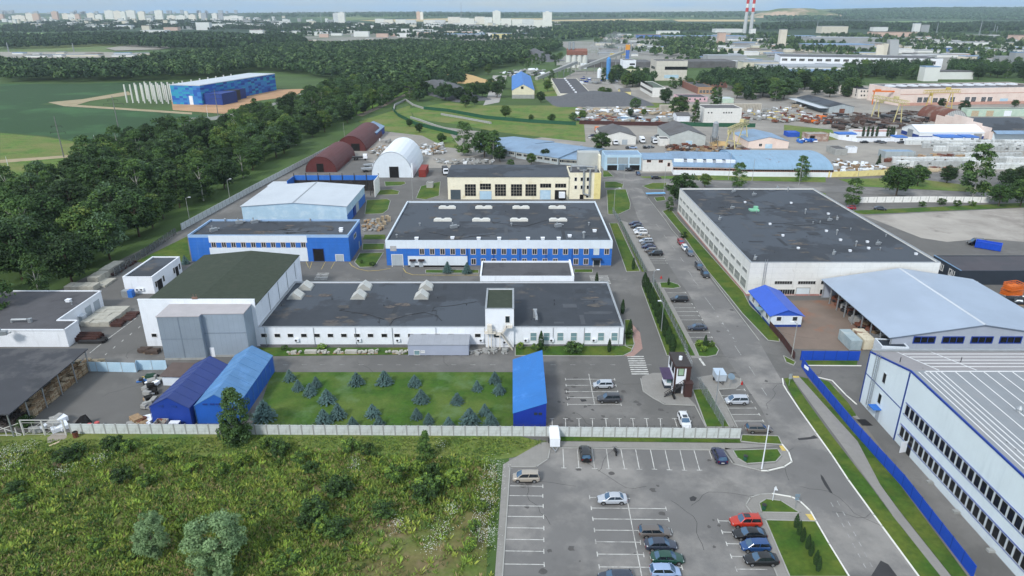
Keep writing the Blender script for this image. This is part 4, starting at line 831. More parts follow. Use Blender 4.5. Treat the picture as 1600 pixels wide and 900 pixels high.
for k in range(7): m.tube((W+.1,D*k/6,zg+.25),(W+.1,D*k/6,zg+1.2),.03,4)
m.path([(W+.1,0,zg+1.2),(W+.1,D,zg+1.2)], .04, 4); m.path([(W+.1,0,zg+.7),(W+.1,D,zg+.7)], .03, 4); m.build('roof_railing', STEEL, b.root)
# low kiosk beside the gatehouse
w = P(1045,607); k = thing('entry_kiosk', 'tiny white kiosk with purple canopy on the left side of the gatehouse', 'kiosk', (w[0]-.9, w[1], 0)); MB().box(0,0,.7,1.7,2.4,2.6).build('walls', WHITE, k); MB().box(-.05,-.05,0,1.75,2.4,.697).build('plinth', DARKP, k); MB().extx([(-1.2,2.75),(2.8,3.2),(2.8,3.3),(-1.2,2.85)], -.7, 1.9).build('canopy', M('purple_canopy',C(74,62,90)), k); window(k, .85, -.002, 1.8, 1.0, 1.0, 'F', 1, gl=GLASSL)
# ================================================================ vehicles
CARGL = M('car_glass', C(26,34,42), .05, 1, .06, spec=.8); CARWS = M('windscreen_reflection_tint', C(62,92,120), .05, 1, .06, spec=.8)  # windscreen base colour has the bluish sky reflection painted in
LAMP = M('headlight_lens', C(176,182,188), .03, 1, .15); TAIL = M('tail_light_lens', C(130,14,14), .05, 1, .2); RIM = M('wheel_rim', C(150,152,155), .05, 2, .35, .6); PLATE = M('number_plate', C(225,225,222), .02)
PAINTS = {}
def paint(n, c, metal=.25):
    if n not in PAINTS: PAINTS[n] = M('car_paint_'+n, C(*c), .02, .5, .35, metal, coat=.8)
    return PAINTS[n]
for n, c in dict(silver=(182,188,196), white=(226,228,230), black=(22,23,26), dark_grey=(62,64,70), grey=(96,98,104), navy=(26,32,74), blue=(34,74,128), beige=(168,160,148), red=(186,52,34), green=(22,70,56), crimson=(150,26,40), brown_grey=(104,98,94), light_blue=(150,172,206), slate=(52,60,76)).items(): paint(n, c)
KIND = {  # L, half width, belt z, roof z, bonnet z, glass base rear/front, roof rear/front
 'sedan': (4.6,.88,.92,1.45,.86,-1.75,1.05,-1.05,.30,.98), 'coupe': (4.7,.90,.92,1.42,.86,-1.95,1.05,-.95,.25,.96),
 'hatch': (4.1,.86,.95,1.52,.92,-1.95,1.20,-1.55,.45,1.0), 'wagon': (4.7,.89,.95,1.50,.90,-2.2,1.10,-1.85,.35,1.0),
 'mpv': (4.4,.90,1.0,1.66,.98,-2.08,1.45,-1.80,.55,1.05), 'suv': (4.5,.92,1.05,1.70,1.02,-2.1,1.0,-1.85,.30,1.08)}
CARM = {}
def carmesh(kind):
    if kind in CARM: return CARM[kind]
    L, w, zb, zr, zh, g0, g1, r0, r1, zt = KIND[kind]; h = L/2; tall = kind in ('suv',); lo = .28 if tall else .2
    st = [(-h,.42,zt-.25,.80*w),(-h+.08,lo+.12,zt-.06,.92*w),(-h+.35,lo,zt,w),(g0+.3,lo,zb+.03,w),(0,lo,zb,w),(g1-.2,lo,zb,w),(g1+.1,lo,zb-.02,w*.99),(h-.75,lo,zh-.06,.96*w),(h-.3,lo+.05,zh-.2,.88*w),(h-.06,lo+.12,zh-.32,.78*w),(h,.40,zh-.42,.66*w)]
    m = MB(); ring_ = []
    for x, z0, z1, ww in st:
        hz = z1-z0; half = [(0.86*ww,z0),(ww,z0+.18*hz),(ww,z0+.6*hz),(.975*ww,z0+.85*hz),(.86*ww,z1),(.45*ww,z1+.025)]
        ring_.append([(x,y,z) for y, z in half]+[(x,-y,z) for y, z in half[::-1]])
    n = 12
    for a, c in zip(ring_, ring_[1:]): m.add(a+c, [(i,n+i,n+(i+1)%n,(i+1)%n) for i in range(n)])
    m.add(ring_[0], [tuple(range(n))]); m.add(ring_[-1], [tuple(range(n))[::-1]])
    # roof shell and pillars
    wr = w*.70; wb = w*.90; zR = zr
    rm = (r0+r1)/2; rr_ = []
    for x, z, k in ((r0-.14,zR-.10,.97),(r0+.1,zR-.035,1),(rm,zR,1.02),(r1-.1,zR-.03,1),(r1+.16,zR-.11,.98)):
        rr_.append([(x,-wr*k*1.03,z-.08),(x,-wr*k*.9,z-.005),(x,-wr*k*.45,z+.018),(x,wr*k*.45,z+.018),(x,wr*k*.9,z-.005),(x,wr*k*1.03,z-.08)])
    for a, c in zip(rr_, rr_[1:]): m.add(a+c, [(i,6+i,6+i+1,i+1) for i in range(5)])
    for s in (-1, 1):
        for xa, xb, t in ((g1,r1+.04,.045),(g0,r0-.04,.07),((g0+g1)/2+.05,(r0+r1)/2+.05,.05)): m.tube((xa,s*wb,zb-.02),(xb,s*wr,zR-.05),t,5)
        m.box(g1-.35,s*(w+.02)-.07,zb+.02,g1-.2,s*(w+.02)+.07,zb+.17)
    dk = MB()
    for s in (-1, 1):
        for xw in (-L*.295, L*.31):
            c = [(xw+.40*cos(pi*k/8), s*(w+.004), .31+.40*sin(pi*k/8)) for k in range(9)]; dk.add(c, [tuple(range(9)) if s < 0 else tuple(range(9))[::-1]])
        dk.box(-h+.5,s*(w+.002)-.02,lo-.02,h-.6,s*(w+.002)+.01,lo+.08)
    dk.box(h-.04,-.5*w,.32,h+.012,.5*w,.5); dk.box(h-.06,-.45*w,.54,h+.005,.45*w,.62)
    gl = MB(); q = .96
    B_ = [(g0,-wb*q,zb),(g1,-wb*q,zb),(g1,wb*q,zb),(g0,wb*q,zb)]; T = [(r0-.10,-wr*.98,zR-.10),(r1+.12,-wr*.98,zR-.10),(r1+.12,wr*.98,zR-.10),(r0-.10,wr*.98,zR-.10)]
    gl.add(B_+T, [(0,1,5,4),(2,3,7,6)], 0); fb = (g1+.13,0,zb+.01); rb_ = (g0-.1,0,zb+.01); ft = (r1+.17,0,zR-.07); rt = (r0-.15,0,zR-.07)
    gl.add([B_[1],fb,B_[2],T[2],ft,T[1]], [(0,1,4,5),(1,2,3,4)], 1); gl.add([B_[3],rb_,B_[0],T[0],rt,T[3]], [(0,1,4,5),(1,2,3,4)], 1)
    wl = MB().tube((0,-.11,0),(0,.11,0),.32,14).tube((0,-.125,0),(0,.125,0),.20,10,m=1)
    hl = MB().ob((-.05,0,.01),(.2,.34,.11)); tl = MB().ob((0,0,0),(.10,.26,.30)); pl = MB().box(-.01,-.26,-.055,.012,.26,.055)
    me = m.mesh('body', [paint('silver',(0,0,0))]); me.polygons.foreach_set('use_smooth', [True]*len(me.polygons)); me.set_sharp_from_angle(angle=rad(38))
    CARM[kind] = dict(body=me, trim=dk.mesh('trim', [BLACK]), windows=gl.mesh('windows', [CARGL, CARWS]), wheel=wl.mesh('wheel', [BLACK, RIM]), head=hl.mesh('headlight', [LAMP]), tail=tl.mesh('tail_light', [TAIL]), plate=pl.mesh('number_plate', [PLATE]), sun=MB().box(-.55,-.42,0,.35,.42,.012).mesh('sunroof', [CARGL]), spare=MB().tube((-.12,0,0),(.12,0,0),.36,12).mesh('spare_wheel', [BLACK]))
    return CARM[kind]
def car(kind, colour, pos, head, label, group, cat='car', world=False, sun=False, spare=False, z=.03):
    K = carmesh(kind); L, w, zb, zr, zh, g0, g1, r0, r1, zt = KIND[kind]; p = pos if world else P(*pos)
    r = thing('parked_car', label, cat, (p[0], p[1], z), head, group)
    o = link('body', K['body'], r); o.material_slots[0].link = 'OBJECT'; o.material_slots[0].material = PAINTS[colour]
    link('trim', K['trim'], r); link('windows', K['windows'], r)
    for sx in (-L*.295, L*.31):
        for s in (-1, 1): link('wheel', K['wheel'], r, (sx, s*(w-.09), .32))
    for s in (-1, 1):
        link('headlight', K['head'], r, (L/2-.22, s*w*.64, zh-.36)); link('tail_light', K['tail'], r, (-L/2+.06, s*w*.72, zt-.42))
    link('number_plate', K['plate'], r, (-L/2-.005, 0, .62), pi); link('number_plate', K['plate'], r, (L/2+.005, 0, .42))
    if sun: link('sunroof', K['sun'], r, (0, 0, zr))
    if spare: link('spare_wheel', K['spare'], r, (-L/2-.08, 0, .85))
    return r
LFT, RGT, AWAY, TOW = pi, 0.0, pi/2, -pi/2
G1 = 'cars parked inside the gate car park'; G2 = 'cars in the main car park'; G3 = 'cars in the bays along the road'; G4 = 'cars left along the right kerb of the road'
for a in (('hatch','silver',(942,605),LFT,'silver hatchback parked above the dark crossover in the gate car park',G1), ('suv','dark_grey',(951,627),LFT,'dark grey crossover parked below the silver hatchback in the gate car park',G1),
    ('suv','white',(1069,663),TOW,'white crossover with black sunroof facing the concrete fence',G1), ('mpv','silver',(1150,630),LFT,'silver people carrier alone in the bays between mesh fence and road',G3), ('wagon','brown_grey',(1185,674),RGT,'dark grey estate car at the end of the concrete fence',G3),
    ('suv','black',(914,713),AWAY,'black off-roader with spare wheel on its back door',G2), ('suv','navy',(1123,716),AWAY,'navy crossover facing the fence beside the kerbed grass island',G2), ('mpv','beige',(822,750),LFT,'beige people carrier in the top left bay of the main car park',G2),
    ('sedan','silver',(956,784),LFT,'silver saloon alone at the top of the middle bays',G2), ('wagon','brown_grey',(1023,836),RGT,'grey brown estate first of the four cars in the middle bays',G2), ('sedan','slate',(1032,856),RGT,'dark blue saloon between the grey estate and the green saloon',G2),
    ('sedan','green',(1042,877),RGT,'dark green saloon in the middle bays',G2), ('hatch','light_blue',(1039,898),RGT,'pale blue hatchback below the dark green saloon',G2), ('wagon','slate',(961,908),LFT,'dark car cut by the bottom edge left of the pale blue hatchback',G2),
    ('suv','red',(1164,820),LFT,'orange red crossover with black sunroof beside the grass',G2), ('coupe','black',(1170,839),LFT,'black fastback saloon between the red and blue crossovers',G2), ('hatch','blue',(1179,858),LFT,'blue hatchback between two black saloons',G2), ('sedan','black',(1188,879),LFT,'black saloon lowest in the row beside the thuja lawn',G2)):
    car(*a, sun=('sunroof' in a[4]), spare=('spare' in a[4]))
for a in (('sedan','navy',(992,352),'navy saloon at the far end of the roadside row'), ('sedan','black',(995,356.5),'black saloon second from the far end of the roadside row'), ('hatch','white',(998,362),'bright white hatchback in the roadside row'), ('suv','white',(1001,366),'white crossover next to the bright white hatchback'), ('sedan','beige',(1004.5,371.5),'beige saloon in the middle of the roadside row'), ('wagon','silver',(1009,379),'silver estate below the beige saloon in the roadside row'), ('hatch','grey',(1011,383.5),'grey hatchback squeezed beside the silver estate'), ('sedan','navy',(1013,388),'navy saloon below the grey hatchback in the roadside row'), ('hatch','brown_grey',(1016.5,394),'brown grey hatchback beside the last black crossover'), ('suv','black',(1024,399),'black crossover at the near end of the roadside row')):
    car(a[0], a[1], a[2], LFT, a[3], G3)
car('suv','black',(1061,471),LFT,'black crossover alone in the upper thuja bays',G3); car('sedan','slate',(1089,515),LFT,'slate grey saloon in the lower bays beside the road',G3)
hr = math.atan2(-1, .0)
for a in (('hatch','crimson',(1063.5,381),'crimson hatchback parked on the right kerb'), ('hatch','white',(1070,390),'white hatchback behind the crimson hatchback on the right kerb'), ('suv','grey',(1077.5,398),'grey crossover behind the white hatchback on the right kerb'), ('suv','dark_grey',(1092,419.5),'dark grey crossover parked mid kerb beside the white plant'), ('suv','black',(1101.5,431.5),'black crossover last of the kerbside cars by the white plant')): car(a[0], a[1], a[2], TOW, a[3], G4)
car('suv','black',(984,267.5),RGT,'black crossover parked against the gate shed wall',None); car('sedan','navy',(997,273),TOW,'dark saloon driving out from the gate shed',None); car('wagon','black',(1025,279.5),RGT+.2,'black estate on the grass corner beside the round tree',None)
car('hatch','crimson',(1328,327),LFT-.3,'crimson car in front of the blue container by the bare apron',None); car('sedan','slate',(1375,328),RGT-.4,'dark saloon alone on the edge of the bare concrete apron',None)
# covered motorcycle
def motorbike():
    p = P(961,708.5); r = thing('motorcycle', 'black motorcycle parked between bay lines in the main car park', 'motorcycle', (p[0], p[1], .03), AWAY+.1)
    for x in (-.68, .68): MB().tube((x,-.07,.31),(x,.07,.31),.31,14).build('wheel', BLACK, r)
    m = MB(); m.exty([(-.35,.4),(.35,.35),(.55,.75),(.25,.95),(-.3,.8),(-.9,.95),(-.7,.6)], -.16, .16); m.build('body', paint('black',(0,0,0)), r)
    MB().exty([(-.75,.82),(-.1,.8),(-.05,.9),(-.8,.98)], -.17, .17).build('seat', BLACK, r); MB().path([(.45,-.38,1.08),(.5,-.1,1.0),(.5,.1,1.0),(.45,.38,1.08)], .03, 5).tube((.68,0,.31),(.45,0,1.0),.05,5).build('handlebar', DSTEEL, r); MB().ob((.68,0,.7),(.14,.2,.2)).build('headlight', LAMP, r)
motorbike()
p = P(867,700); t = thing('cargo_trailer', 'white box trailer with drawbar on the edge of the main car park', 'trailer', (p[0], p[1], 0))
MB().box(-.85,-.3,.45,.85,3.6,2.0).build('box', WHITE, t); MB().exty([(-.9,2.0),(.9,2.0),(.75,2.2),(-.75,2.2)], -.35, 3.65).build('lid', M('trailer_white',C(236,238,240),.02), t); MB().path([(-.5,-.3,.45),(0,-1.6,.45),(.5,-.3,.45)], .06, 5).tube((0,-1.5,0),(0,-1.5,.5),.06,6).build('drawbar', STEEL, t)
for s in (-1, 1): MB().tube((s*.88,1.6,.32),(s*1.08,1.6,.32),.32,12).build('wheel', BLACK, t); MB().box(s*.98-.14,1.2,.66,s*.98+.14,2.0,.72).build('mudguard', DSTEEL, t)
p = P(1125,597); t = thing('awning_trailer', 'pale blue flat topped trailer on the paved island beside the gatehouse', 'trailer', (p[0], p[1]-.6, 0))
MB().box(-1.0,0,.5,1.0,2.9,1.9).build('box', M('trailer_grey',C(176,186,196),.05), t); MB().box(-1.05,-.05,1.903,1.05,2.95,2.0).build('lid', M('trailer_lid',C(178,194,210),.05), t); MB().path([(-.4,0,.5),(0,-1.2,.5),(.4,0,.5)], .06, 5).build('drawbar', DSTEEL, t)
for s in (-1, 1): MB().tube((s*1.0,1.4,.32),(s*1.2,1.4,.32),.32,12).build('wheel', BLACK, t)
# dark van and skip on the bare apron
p = P(1524,383); r = thing('parked_van', 'black van standing on the apron behind the blue skip', 'van', (p[0], p[1], 0), pi-.15)
MB().exty([(-2.4,.4),(2.3,.4),(2.5,.6),(2.45,1.05),(1.5,1.25),(.8,2.1),(.3,2.25),(-2.3,2.25),(-2.45,1.9)], -.98, .98).build('body', paint('black',(0,0,0)), r); MB().exty([(1.53,1.3),(.88,2.05),(.9,2.1),(1.62,1.3)], -.85, .85).build('windscreen', CARWS, r)
for x in (-1.5,1.5):
    for s in (-1,1): MB().tube((x,s*.86,.34),(x,s*1.0,.34),.34,12).build('wheel', BLACK, r)
for s in (-1,1): MB().ob((2.42,s*.7,.8),(.2,.35,.2)).build('headlight', LAMP, r)
p = P(1543,389); r = thing('blue_skip', 'open bright blue steel skip container on the bare apron', 'skip', (p[0], p[1], 0), rad(-38)); SKB = M('skip_blue',C(26,78,196),.08,.6,.5)
MB().extx([(-1.2,.2),(1.2,.2),(1.35,2.2),(1.22,2.2),(1.08,.3),(-1.08,.3),(-1.22,2.2),(-1.35,2.2)], -3.4, 3.4).box(-3.5,-1.3,.2,-3.4,1.3,2.2).box(3.4,-1.3,.2,3.5,1.3,2.2).build('body', SKB, r)
m = MB()
for k in range(6): x = -3.1+k*1.24; m.tube((x,-1.27,.25),(x,-1.42,2.2),.08,4); m.tube((x,1.27,.25),(x,1.42,2.2),.08,4)
m.box(-3.55,-1.45,2.2,3.55,-1.2,2.32); m.box(-3.55,1.2,2.2,3.55,1.45,2.32); m.box(-3.55,-1.2,2.2,-3.35,1.2,2.32); m.box(3.35,-1.2,2.2,3.55,1.2,2.32); m.build('ribs', SKB, r)
# ================================================================ fences, poles, yard clutter
def fence(name, label, pts, h, pm, step, postm, th=.1, post=.12, ph=None, part='panel', cap=90):
    pts = [Vector(P(*a)) if abs(a[0]) > 0 else Vector(a) for a in pts]; r = thing(name, label, 'fence', (pts[0].x, pts[0].y, 0)); o = pts[0]; cnt = 0; pc = {}
    for a, c in zip(pts, pts[1:]):
        d = c-a; n = max(1, round(d.length/step)); ang = math.atan2(d.y, d.x); l = d.length/n
        for i in range(n):
            q = a+d*(i/n)-o
            if cnt < cap:
                key = round(l, 3)
                if key not in pc: pc[key] = (MB().box(post/2,-th/2,.05,l-post/2,th/2,h).mesh(part, [pm]), MB().box(-post/2,-post/2,0,post/2,post/2,ph or h+.1).mesh('post', [postm]))
                link(part, pc[key][0], r, (q.x, q.y, 0), ang); link('post', pc[key][1], r, (q.x, q.y, 0), ang)
            cnt += 1
    return r
hf = 2.05
f1 = fence('concrete_fence', 'long grey concrete panel fence between the works and the wild meadow', [(112,677.5),(400,679),(800,681.5),(1157,685)], hf, CONCF, 2.05, CONC, .1, .2, cap=100)
m = MB(); a, c = P(360,679), P(1157,685)
for i in range(60):
    t = i/59; x = a[0]+(c[0]-a[0])*t; y = a[1]+(c[1]-a[1])*t; m.tube((x,y,hf),(x,y,hf+.6),.025,3)
for zz in (.2,.4,.55): m.tube((a[0],a[1],hf+zz),(c[0],c[1],hf+zz),.012,3)
m.v = [(x-f1.location.x, y-f1.location.y, z) for x, y, z in m.v]; m.build('barbed_wire', DSTEEL, f1)
BF = M('blue_fence_sheet', C(28,74,182), .05, .4, .5, seams=[('X', .25, .05, .9)])
fence('blue_fence', 'tall blue sheet fence between the grass strip and the pale blue plant', [(1252,573),(1262,588),(1332,674),(1409,760),(1520,905)], 2.2, BF, 2.6, BLUED, .06, .1)
fence('blue_fence', 'short blue sheet fence running from the corner to the pale blue plant', [(1250,563),(1342,563.5)], 2.3, BF, 2.4, BLUED, .06, .1)
fence('brown_fence', 'short dark brown fence beside the cobalt roofed hut', [(1202,512),(1222,535),(1241,562)], 1.7, M('brown_sheet',C(72,44,42),.1), 2.4, DSTEEL, .06, .1)
MESH = M('wire_mesh', C(150,160,160), .05, 1, .6, .3, alpha=.38)
fence('mesh_fence', 'pale wire mesh fence along the thuja row', [(1019,441),(1074,556)], 2.2, MESH, 3, STEEL, .03, .09)
fence('mesh_fence', 'pale wire mesh fence between blue factory lawn and roadside bays', [(957,333),(966,346),(1008,428)], 2.2, MESH, 3, STEEL, .03, .09)
fence('mesh_fence', 'pale wire mesh fence from gatehouse to the concrete fence', [(1092,606),(1130,670)], 2.3, MESH, 2.5, STEEL, .03, .09)
fence('mesh_fence', 'grey wire mesh fence below the tree belt', [(180,432),(276,366)], 2.4, M('grey_mesh',C(100,104,104),.05,1,.6,.2,alpha=.5), 3, STEEL, .03, .1)
fence('concrete_fence', 'weathered concrete fence along the foot of the tree belt', [(284,360),(400,296),(500,243),(540,222)], 2.4, CONCF, 3, CONC, .12, .2, cap=90)
fence('corrugated_gate', 'pale blue sheet gate and fence behind the timber yard', [(118,580),(170,581),(214,582),(216,578),(262,578)], 2.3, PALEB2, 2.6, STEEL, .06, .1)
fence('green_fence', 'long dark green fence winding through the ruins', [(613,172),(622,182),(650,196),(690,206),(715,212)], 2.4, GREENP, 5, GREENP, .1, .14); fence('green_fence', 'dark green fence behind the ruined foundations', [(662,171),(700,175),(760,186),(830,192),(900,196)], 2.4, GREENP, 5, GREENP, .1, .14)
fence('brown_fence', 'dark brown fence behind the two slate warehouses', [(905,194),(980,196),(1050,197)], 2.6, M('brown_sheet',C(72,44,42),.1), 5, DSTEEL, .1, .14); fence('green_fence', 'green sheet fence behind the grey silo', [(1052,196),(1100,198),(1180,199)], 2.6, GREENP, 5, GREENP, .1, .14)
fence('yellow_wall', 'pale yellow boundary wall facing the cross road', [(1294,277),(1340,276),(1392,273)], 2.6, YELLOW, 6, YELLOW, .2, .3)
fence('white_wall', 'white slab wall behind the bare concrete apron', [(1342,317),(1450,316),(1545,317)], 2.4, OLDWHITE, 3.5, CONC, .15, .2)
fence('white_wall', 'curved white wall around the small gatehouses', [(1296,213),(1310,218),(1340,222),(1400,221)], 2.2, WHITE, 6, WHITE, .2, .25); fence('white_wall', 'white wall in front of the long white tent', [(1404,220),(1450,220),(1508,220)], 2.2, WHITE, 6, WHITE, .2, .25)
def concwall(label, pts): return fence('ruined_wall', label, pts, 1.4, CONC, 6, CONC, .8, .9, 1.45)
concwall('pale ruined wall bending round the overgrown plot', [(615,174),(617,165),(634,157),(645,165),(663,171)]); concwall('pale ruined wall in front of the green fence', [(642,185),(655,189),(680,198),(714,208)]); concwall('pale ruined wall across the weeds beside the quarry lane', [(690,180),(720,185),(768,194)])
# site gate at the lower left
p = P(38,680); r = thing('site_gate', 'white tubular double gate at the lower left corner of the timber yard', 'gate', (p[0], p[1], 0)); x1 = P(107,677)[0]-p[0]; xm = P(73,678)[0]-p[0]
m = MB(); 
for x in (0, xm, x1): m.box(x-.1,-.1,0,x+.1,.1,3.2)
m.box(0,-.06,3.08,x1,.06,3.2); m.build('frame', M('pale_bars',C(190,190,186),.05), r)
for xa, xb in ((.2,xm-.2),(xm+.2,x1-.2)): m = MB(); m.path([(xa,0,.2),(xb,0,.2),(xb,0,2.6),(xa,0,2.6),(xa,0,.2),(xb,0,2.6)], .035, 5); m.tube((xa,0,1.4),(xb,0,1.4),.03,5); m.tube(((xa+xb)/2,0,.2),((xa+xb)/2,0,2.6),.04,5); m.build('gate_leaf', M('pale_bars',C(190,190,186),.05), r)
p = P(0,681); m = MB(); q = P(36,681)[0]-p[0]; m.path([(-3,0,.1),(q-.2,0,2.6)], .07, 5); m.path([(-1,0,2.4),(q-.2,0,.3)], .07, 5); m.box(-4,-.05,.1,q-.3,.05,.2)
for x in (-2, q*.3, q*.75): m.box(x-.07,-.07,0,x+.07,.07,1.7)
tag(m.build('bar_fence', M('pale_bars',C(190,190,186),.05), None, (p[0], p[1], 0)), 'white crossed bar fence left of the site gate', 'fence')
# poles and lamps
def lamp(pos, label, h=8, arm=1.2, ang=0, cat='street lamp', grp='lamp posts', col=None):
    p = P(*pos); r = thing('street_lamp', label, cat, (p[0], p[1], 0), ang, grp); MB().tube((0,0,0),(0,0,h),.12,6,.06).build('pole', col or CONC, r)
    if arm: MB().path([(0,0,h-.2),(arm*.5,0,h+.3),(arm,0,h+.4)], .05, 5).build('arm', STEEL, r); MB().ob((arm+.2,0,h+.33),(.8,.3,.16)).build('lamp_head', WHITE, r)
    return r
lamp((1190,733),'tall white lamp post on the kerb of the car park island',8.5,0,col=WHITE); lamp((1237,557),'concrete lamp post beside the brown fence corner',8,1,pi)
lamp((1117,640),'thin grey pole in the grass by the gate mesh fence',8.5,0,col=STEEL); lamp((1033,518),'thin lamp pole beside the thuja row',7.5,.8,pi,col=STEEL); lamp((1019,462),'thin lamp pole at the top of the thuja row',7,.8,0,col=STEEL)
lamp((297,348),'lamp post rising from the concrete fence by the blue warehouse',9,1.2,0); lamp((360,316),'lamp post by the concrete fence behind the gable warehouse',9,1.2,0); lamp((8,300),'lamp post at the left edge of the grass field',8,1,0); lamp((645,312),'concrete lamp post beside the red container',11,0); lamp((959,332),'curved lamp post on the lawn behind the blue factory',9,1.5,0); lamp((974,294),'curved lamp post before the gate shed',10,1.8,0)
lamp((1014,262),'concrete pole at the corner of the blue roofed long shed',13,0); lamp((1037,300),'slim pole beside the round tree on the junction',11,0); lamp((1138,281),'concrete pole before the middle of the blue roofed shed',12,0); lamp((1175,283),'slim pole right of the leaning birch',10,0); lamp((1248,289),'concrete pole in front of the rusty shed end',12,0); lamp((1338,290),'concrete pole at the yellow wall gate',11,0); lamp((540,232),'tall pole standing in front of the maroon hangars',14,0)
for a, l in (((152,237),'white concrete post in the field beside the track'),((250,211),'white concrete post at the edge of the crop'),((17,275),'white concrete post near the left edge of the field'),((325,183),'white concrete post beside the gravel road')): lamp(a, l, 9, 0, grp='field posts', col=WHITE)
def pylon(pos, label, h, arms, name='power_pole'):
    p = P(*pos); r = thing(name, label, 'power pole', (p[0], p[1], 0), rad(12)); MB().tube((0,0,0),(0,0,h),.35,6,.2).build('pole', M('pole_concrete',C(122,122,120),.1), r)
    for zz, l in arms: m = MB().box(-l,-.1,zz,l,.1,zz+.2); [m.tube((s*l,0,zz-.9),(s*l,0,zz),.1,5) for s in (-1,0,1)]; m.build('cross_arm', DSTEEL, r)
pylon((185,199),'power pole standing on a weedy patch in the crop field',20,((15,6),(17.5,3))); pylon((100,246),'power pole beside the dirt track at the left',21,((13,3.5),(16,2.5))); pylon((341,181),'lattice dark power pole in front of the checkered warehouse',19,((12,4),(15,3),(17.5,2)))
# signs on the car park islands
p = P(1207,783); r = thing('flag_sign', 'small white pointed sign on a thin post at the tip of the upper island', 'sign', (p[0], p[1], 0)); MB().tube((0,0,0),(0,0,2.6),.05,6).build('post', WHITE, r); MB().add([(0,-.02,2.1),(.6,-.02,2.0),(.1,-.02,2.9),(0,.02,2.1),(.6,.02,2.0),(.1,.02,2.9)], [(0,1,2),(5,4,3),(0,3,4,1),(1,4,5,2),(2,5,3,0)]).build('plate', WHITE, r)
p = P(1242,796); r = thing('road_sign', 'grey blue double road sign on a thin post beside the white kerb', 'sign', (p[0], p[1], 0)); MB().tube((0,0,0),(0,0,2.9),.05,6).build('post', STEEL, r); MB().box(-.35,-.06,2.3,.35,-.04,2.9).box(-.3,-.06,1.8,.3,-.04,2.2).build('plate', M('sign_back',C(120,140,156)), r)
p = P(1232.5,603); r = thing('road_sign', 'grey blank sign board at the rounded tip of the long grass strip', 'sign', (p[0], p[1], 0)); MB().tube((0,0,0),(0,0,2.8),.05,6).build('post', STEEL, r); MB().box(-.3,-.06,1.6,.3,-.04,2.8).build('plate', M('sign_grey',C(150,158,162)), r)
p = P(1140,604); r = thing('satellite_dish', 'round grey dish on a pole behind the pale trailer', 'dish', (p[0], p[1], 0)); MB().tube((0,0,0),(0,0,2.2),.05,6).build('post', STEEL, r); MB().tube((0,-.3,2.5),(0,-.05,2.2),.7,14,.3).build('dish', M('dish_grey',C(110,130,146)), r)
p = P(1159,601); tag(MB().tube((0,0,0),(0,0,.7),.25,8,.12).build('bollard', REDP, None, (p[0], p[1], .06)), 'small red and white bollard at the island tip beside the road', 'bollard')
for a, l in (((1193,797),'green litter bin on the small grass island'),((1164,720),'green litter bin on the lawn by the white lamp post')): p = P(*a); r = thing('litter_bin', l, 'bin', (p[0], p[1], .09)); MB().tube((0,0,0),(0,0,.9),.28,8,.34).build('body', GREENP, r); MB().tube((0,0,.9),(0,0,.97),.37,8).build('rim', DSTEEL, r)
p = P(1053,624); r = thing('tyre_rack', 'three dark tyres lying on the paving below the gatehouse stair', 'tyres', (p[0], p[1], .06)); 
for k in range(3): MB().tube((-.1,k*.7,.3),(.2,k*.7,.3),.32,10).build('tyre', BLACK, r)
# timber and pallet stacks
PAL = MB()
for i in range(5): PAL.box(-.6,-.4+i*.17,.11,.6,-.4+i*.17+.12,.14)
for i in (-.5,0,.5): PAL.box(i-.06,-.4,0,i+.06,.4,.11)
PALM = [PAL.mesh('pallet', [WOOD]), PAL.mesh('pallet', [WOODL])]
def stack(pos, n, label, ang=0, grp='pallet stacks', light=False, world=False):
    p = pos if world else P(*pos); r = thing('pallet_stack', label, 'pallets', (p[0], p[1], .02), ang, grp)
    for k in range(n): link('pallet', PALM[int(light or R.random() < .4)], r, (R.uniform(-.06,.06), R.uniform(-.06,.06), k*.145), R.uniform(-.03,.03))
xs_, ys_ = P(82,650); k = 0
for i in range(14):
    for j in range(2):
        y = 109.5+i*1.32; x = sx1-1.3-j*1.4+R.uniform(-.12,.12); n = R.randint(9,17) if j == 0 else R.randint(14,22)
        stack((x, y), n, 'tall weathered pallet stack under the edge of the open shed', R.uniform(-.03,.03)+pi/2, 'pallet stacks under the open shed', False, True)
for i in range(6): stack((sx1-2.4+(i%3)*1.4, 128+(i//3)*1.4), R.randint(8,12), 'pale pallet stack at the far corner of the open shed', 0, 'pallet stacks at the shed corner', True, True)
m = MB()
for i in range(150): m.ob((sx1-1.5-R.random()*7, 105.5+R.random()*4, .1+R.random()*1.9), (R.uniform(.3,1.8), R.uniform(.1,.4), R.uniform(.06,.2)), R.random()*3, 0, R.uniform(-.4,.4))
stuff('scrap_timber', m, M('scrap_timber', C(66,60,58), .3, 2, .9), 'dark scrap timber heaped under the open shed')
def clutter(label, area, n, cols, size=(.5,1.6), zmax=1.0, name='yard_clutter'):
    ms = [MB() for _ in cols]; a = [Vector(P(*q)) for q in area]
    for i in range(n):
        u, v = R.random(), R.random(); q = a[0]*(1-u)*(1-v)+a[1]*u*(1-v)+a[2]*u*v+a[3]*(1-u)*v; s = R.uniform(*size); mb = ms[0]; j = R.randrange(len(cols))
        mb.ob((q.x,q.y,.02+R.random()*zmax*.5), (s, s*R.uniform(.3,1), R.uniform(.15,.6)*min(s,1.6)*(zmax if zmax > 1 else 1)), R.random()*3, j, R.uniform(-.15,.15))
    tag(ms[0].build(name, cols), label, None, None, 'stuff')
GR = M('stone_grey', C(150,150,148), .15, 1, .9); LB = M('tarp_blue',C(70,120,190),.1)
clutter('boards, bins and junk heaped along the dark blue tent', ((228,590),(252,588),(240,640),(226,645)), 46, [GR, GR, HOLE, WOOD, WHITE, CONC])
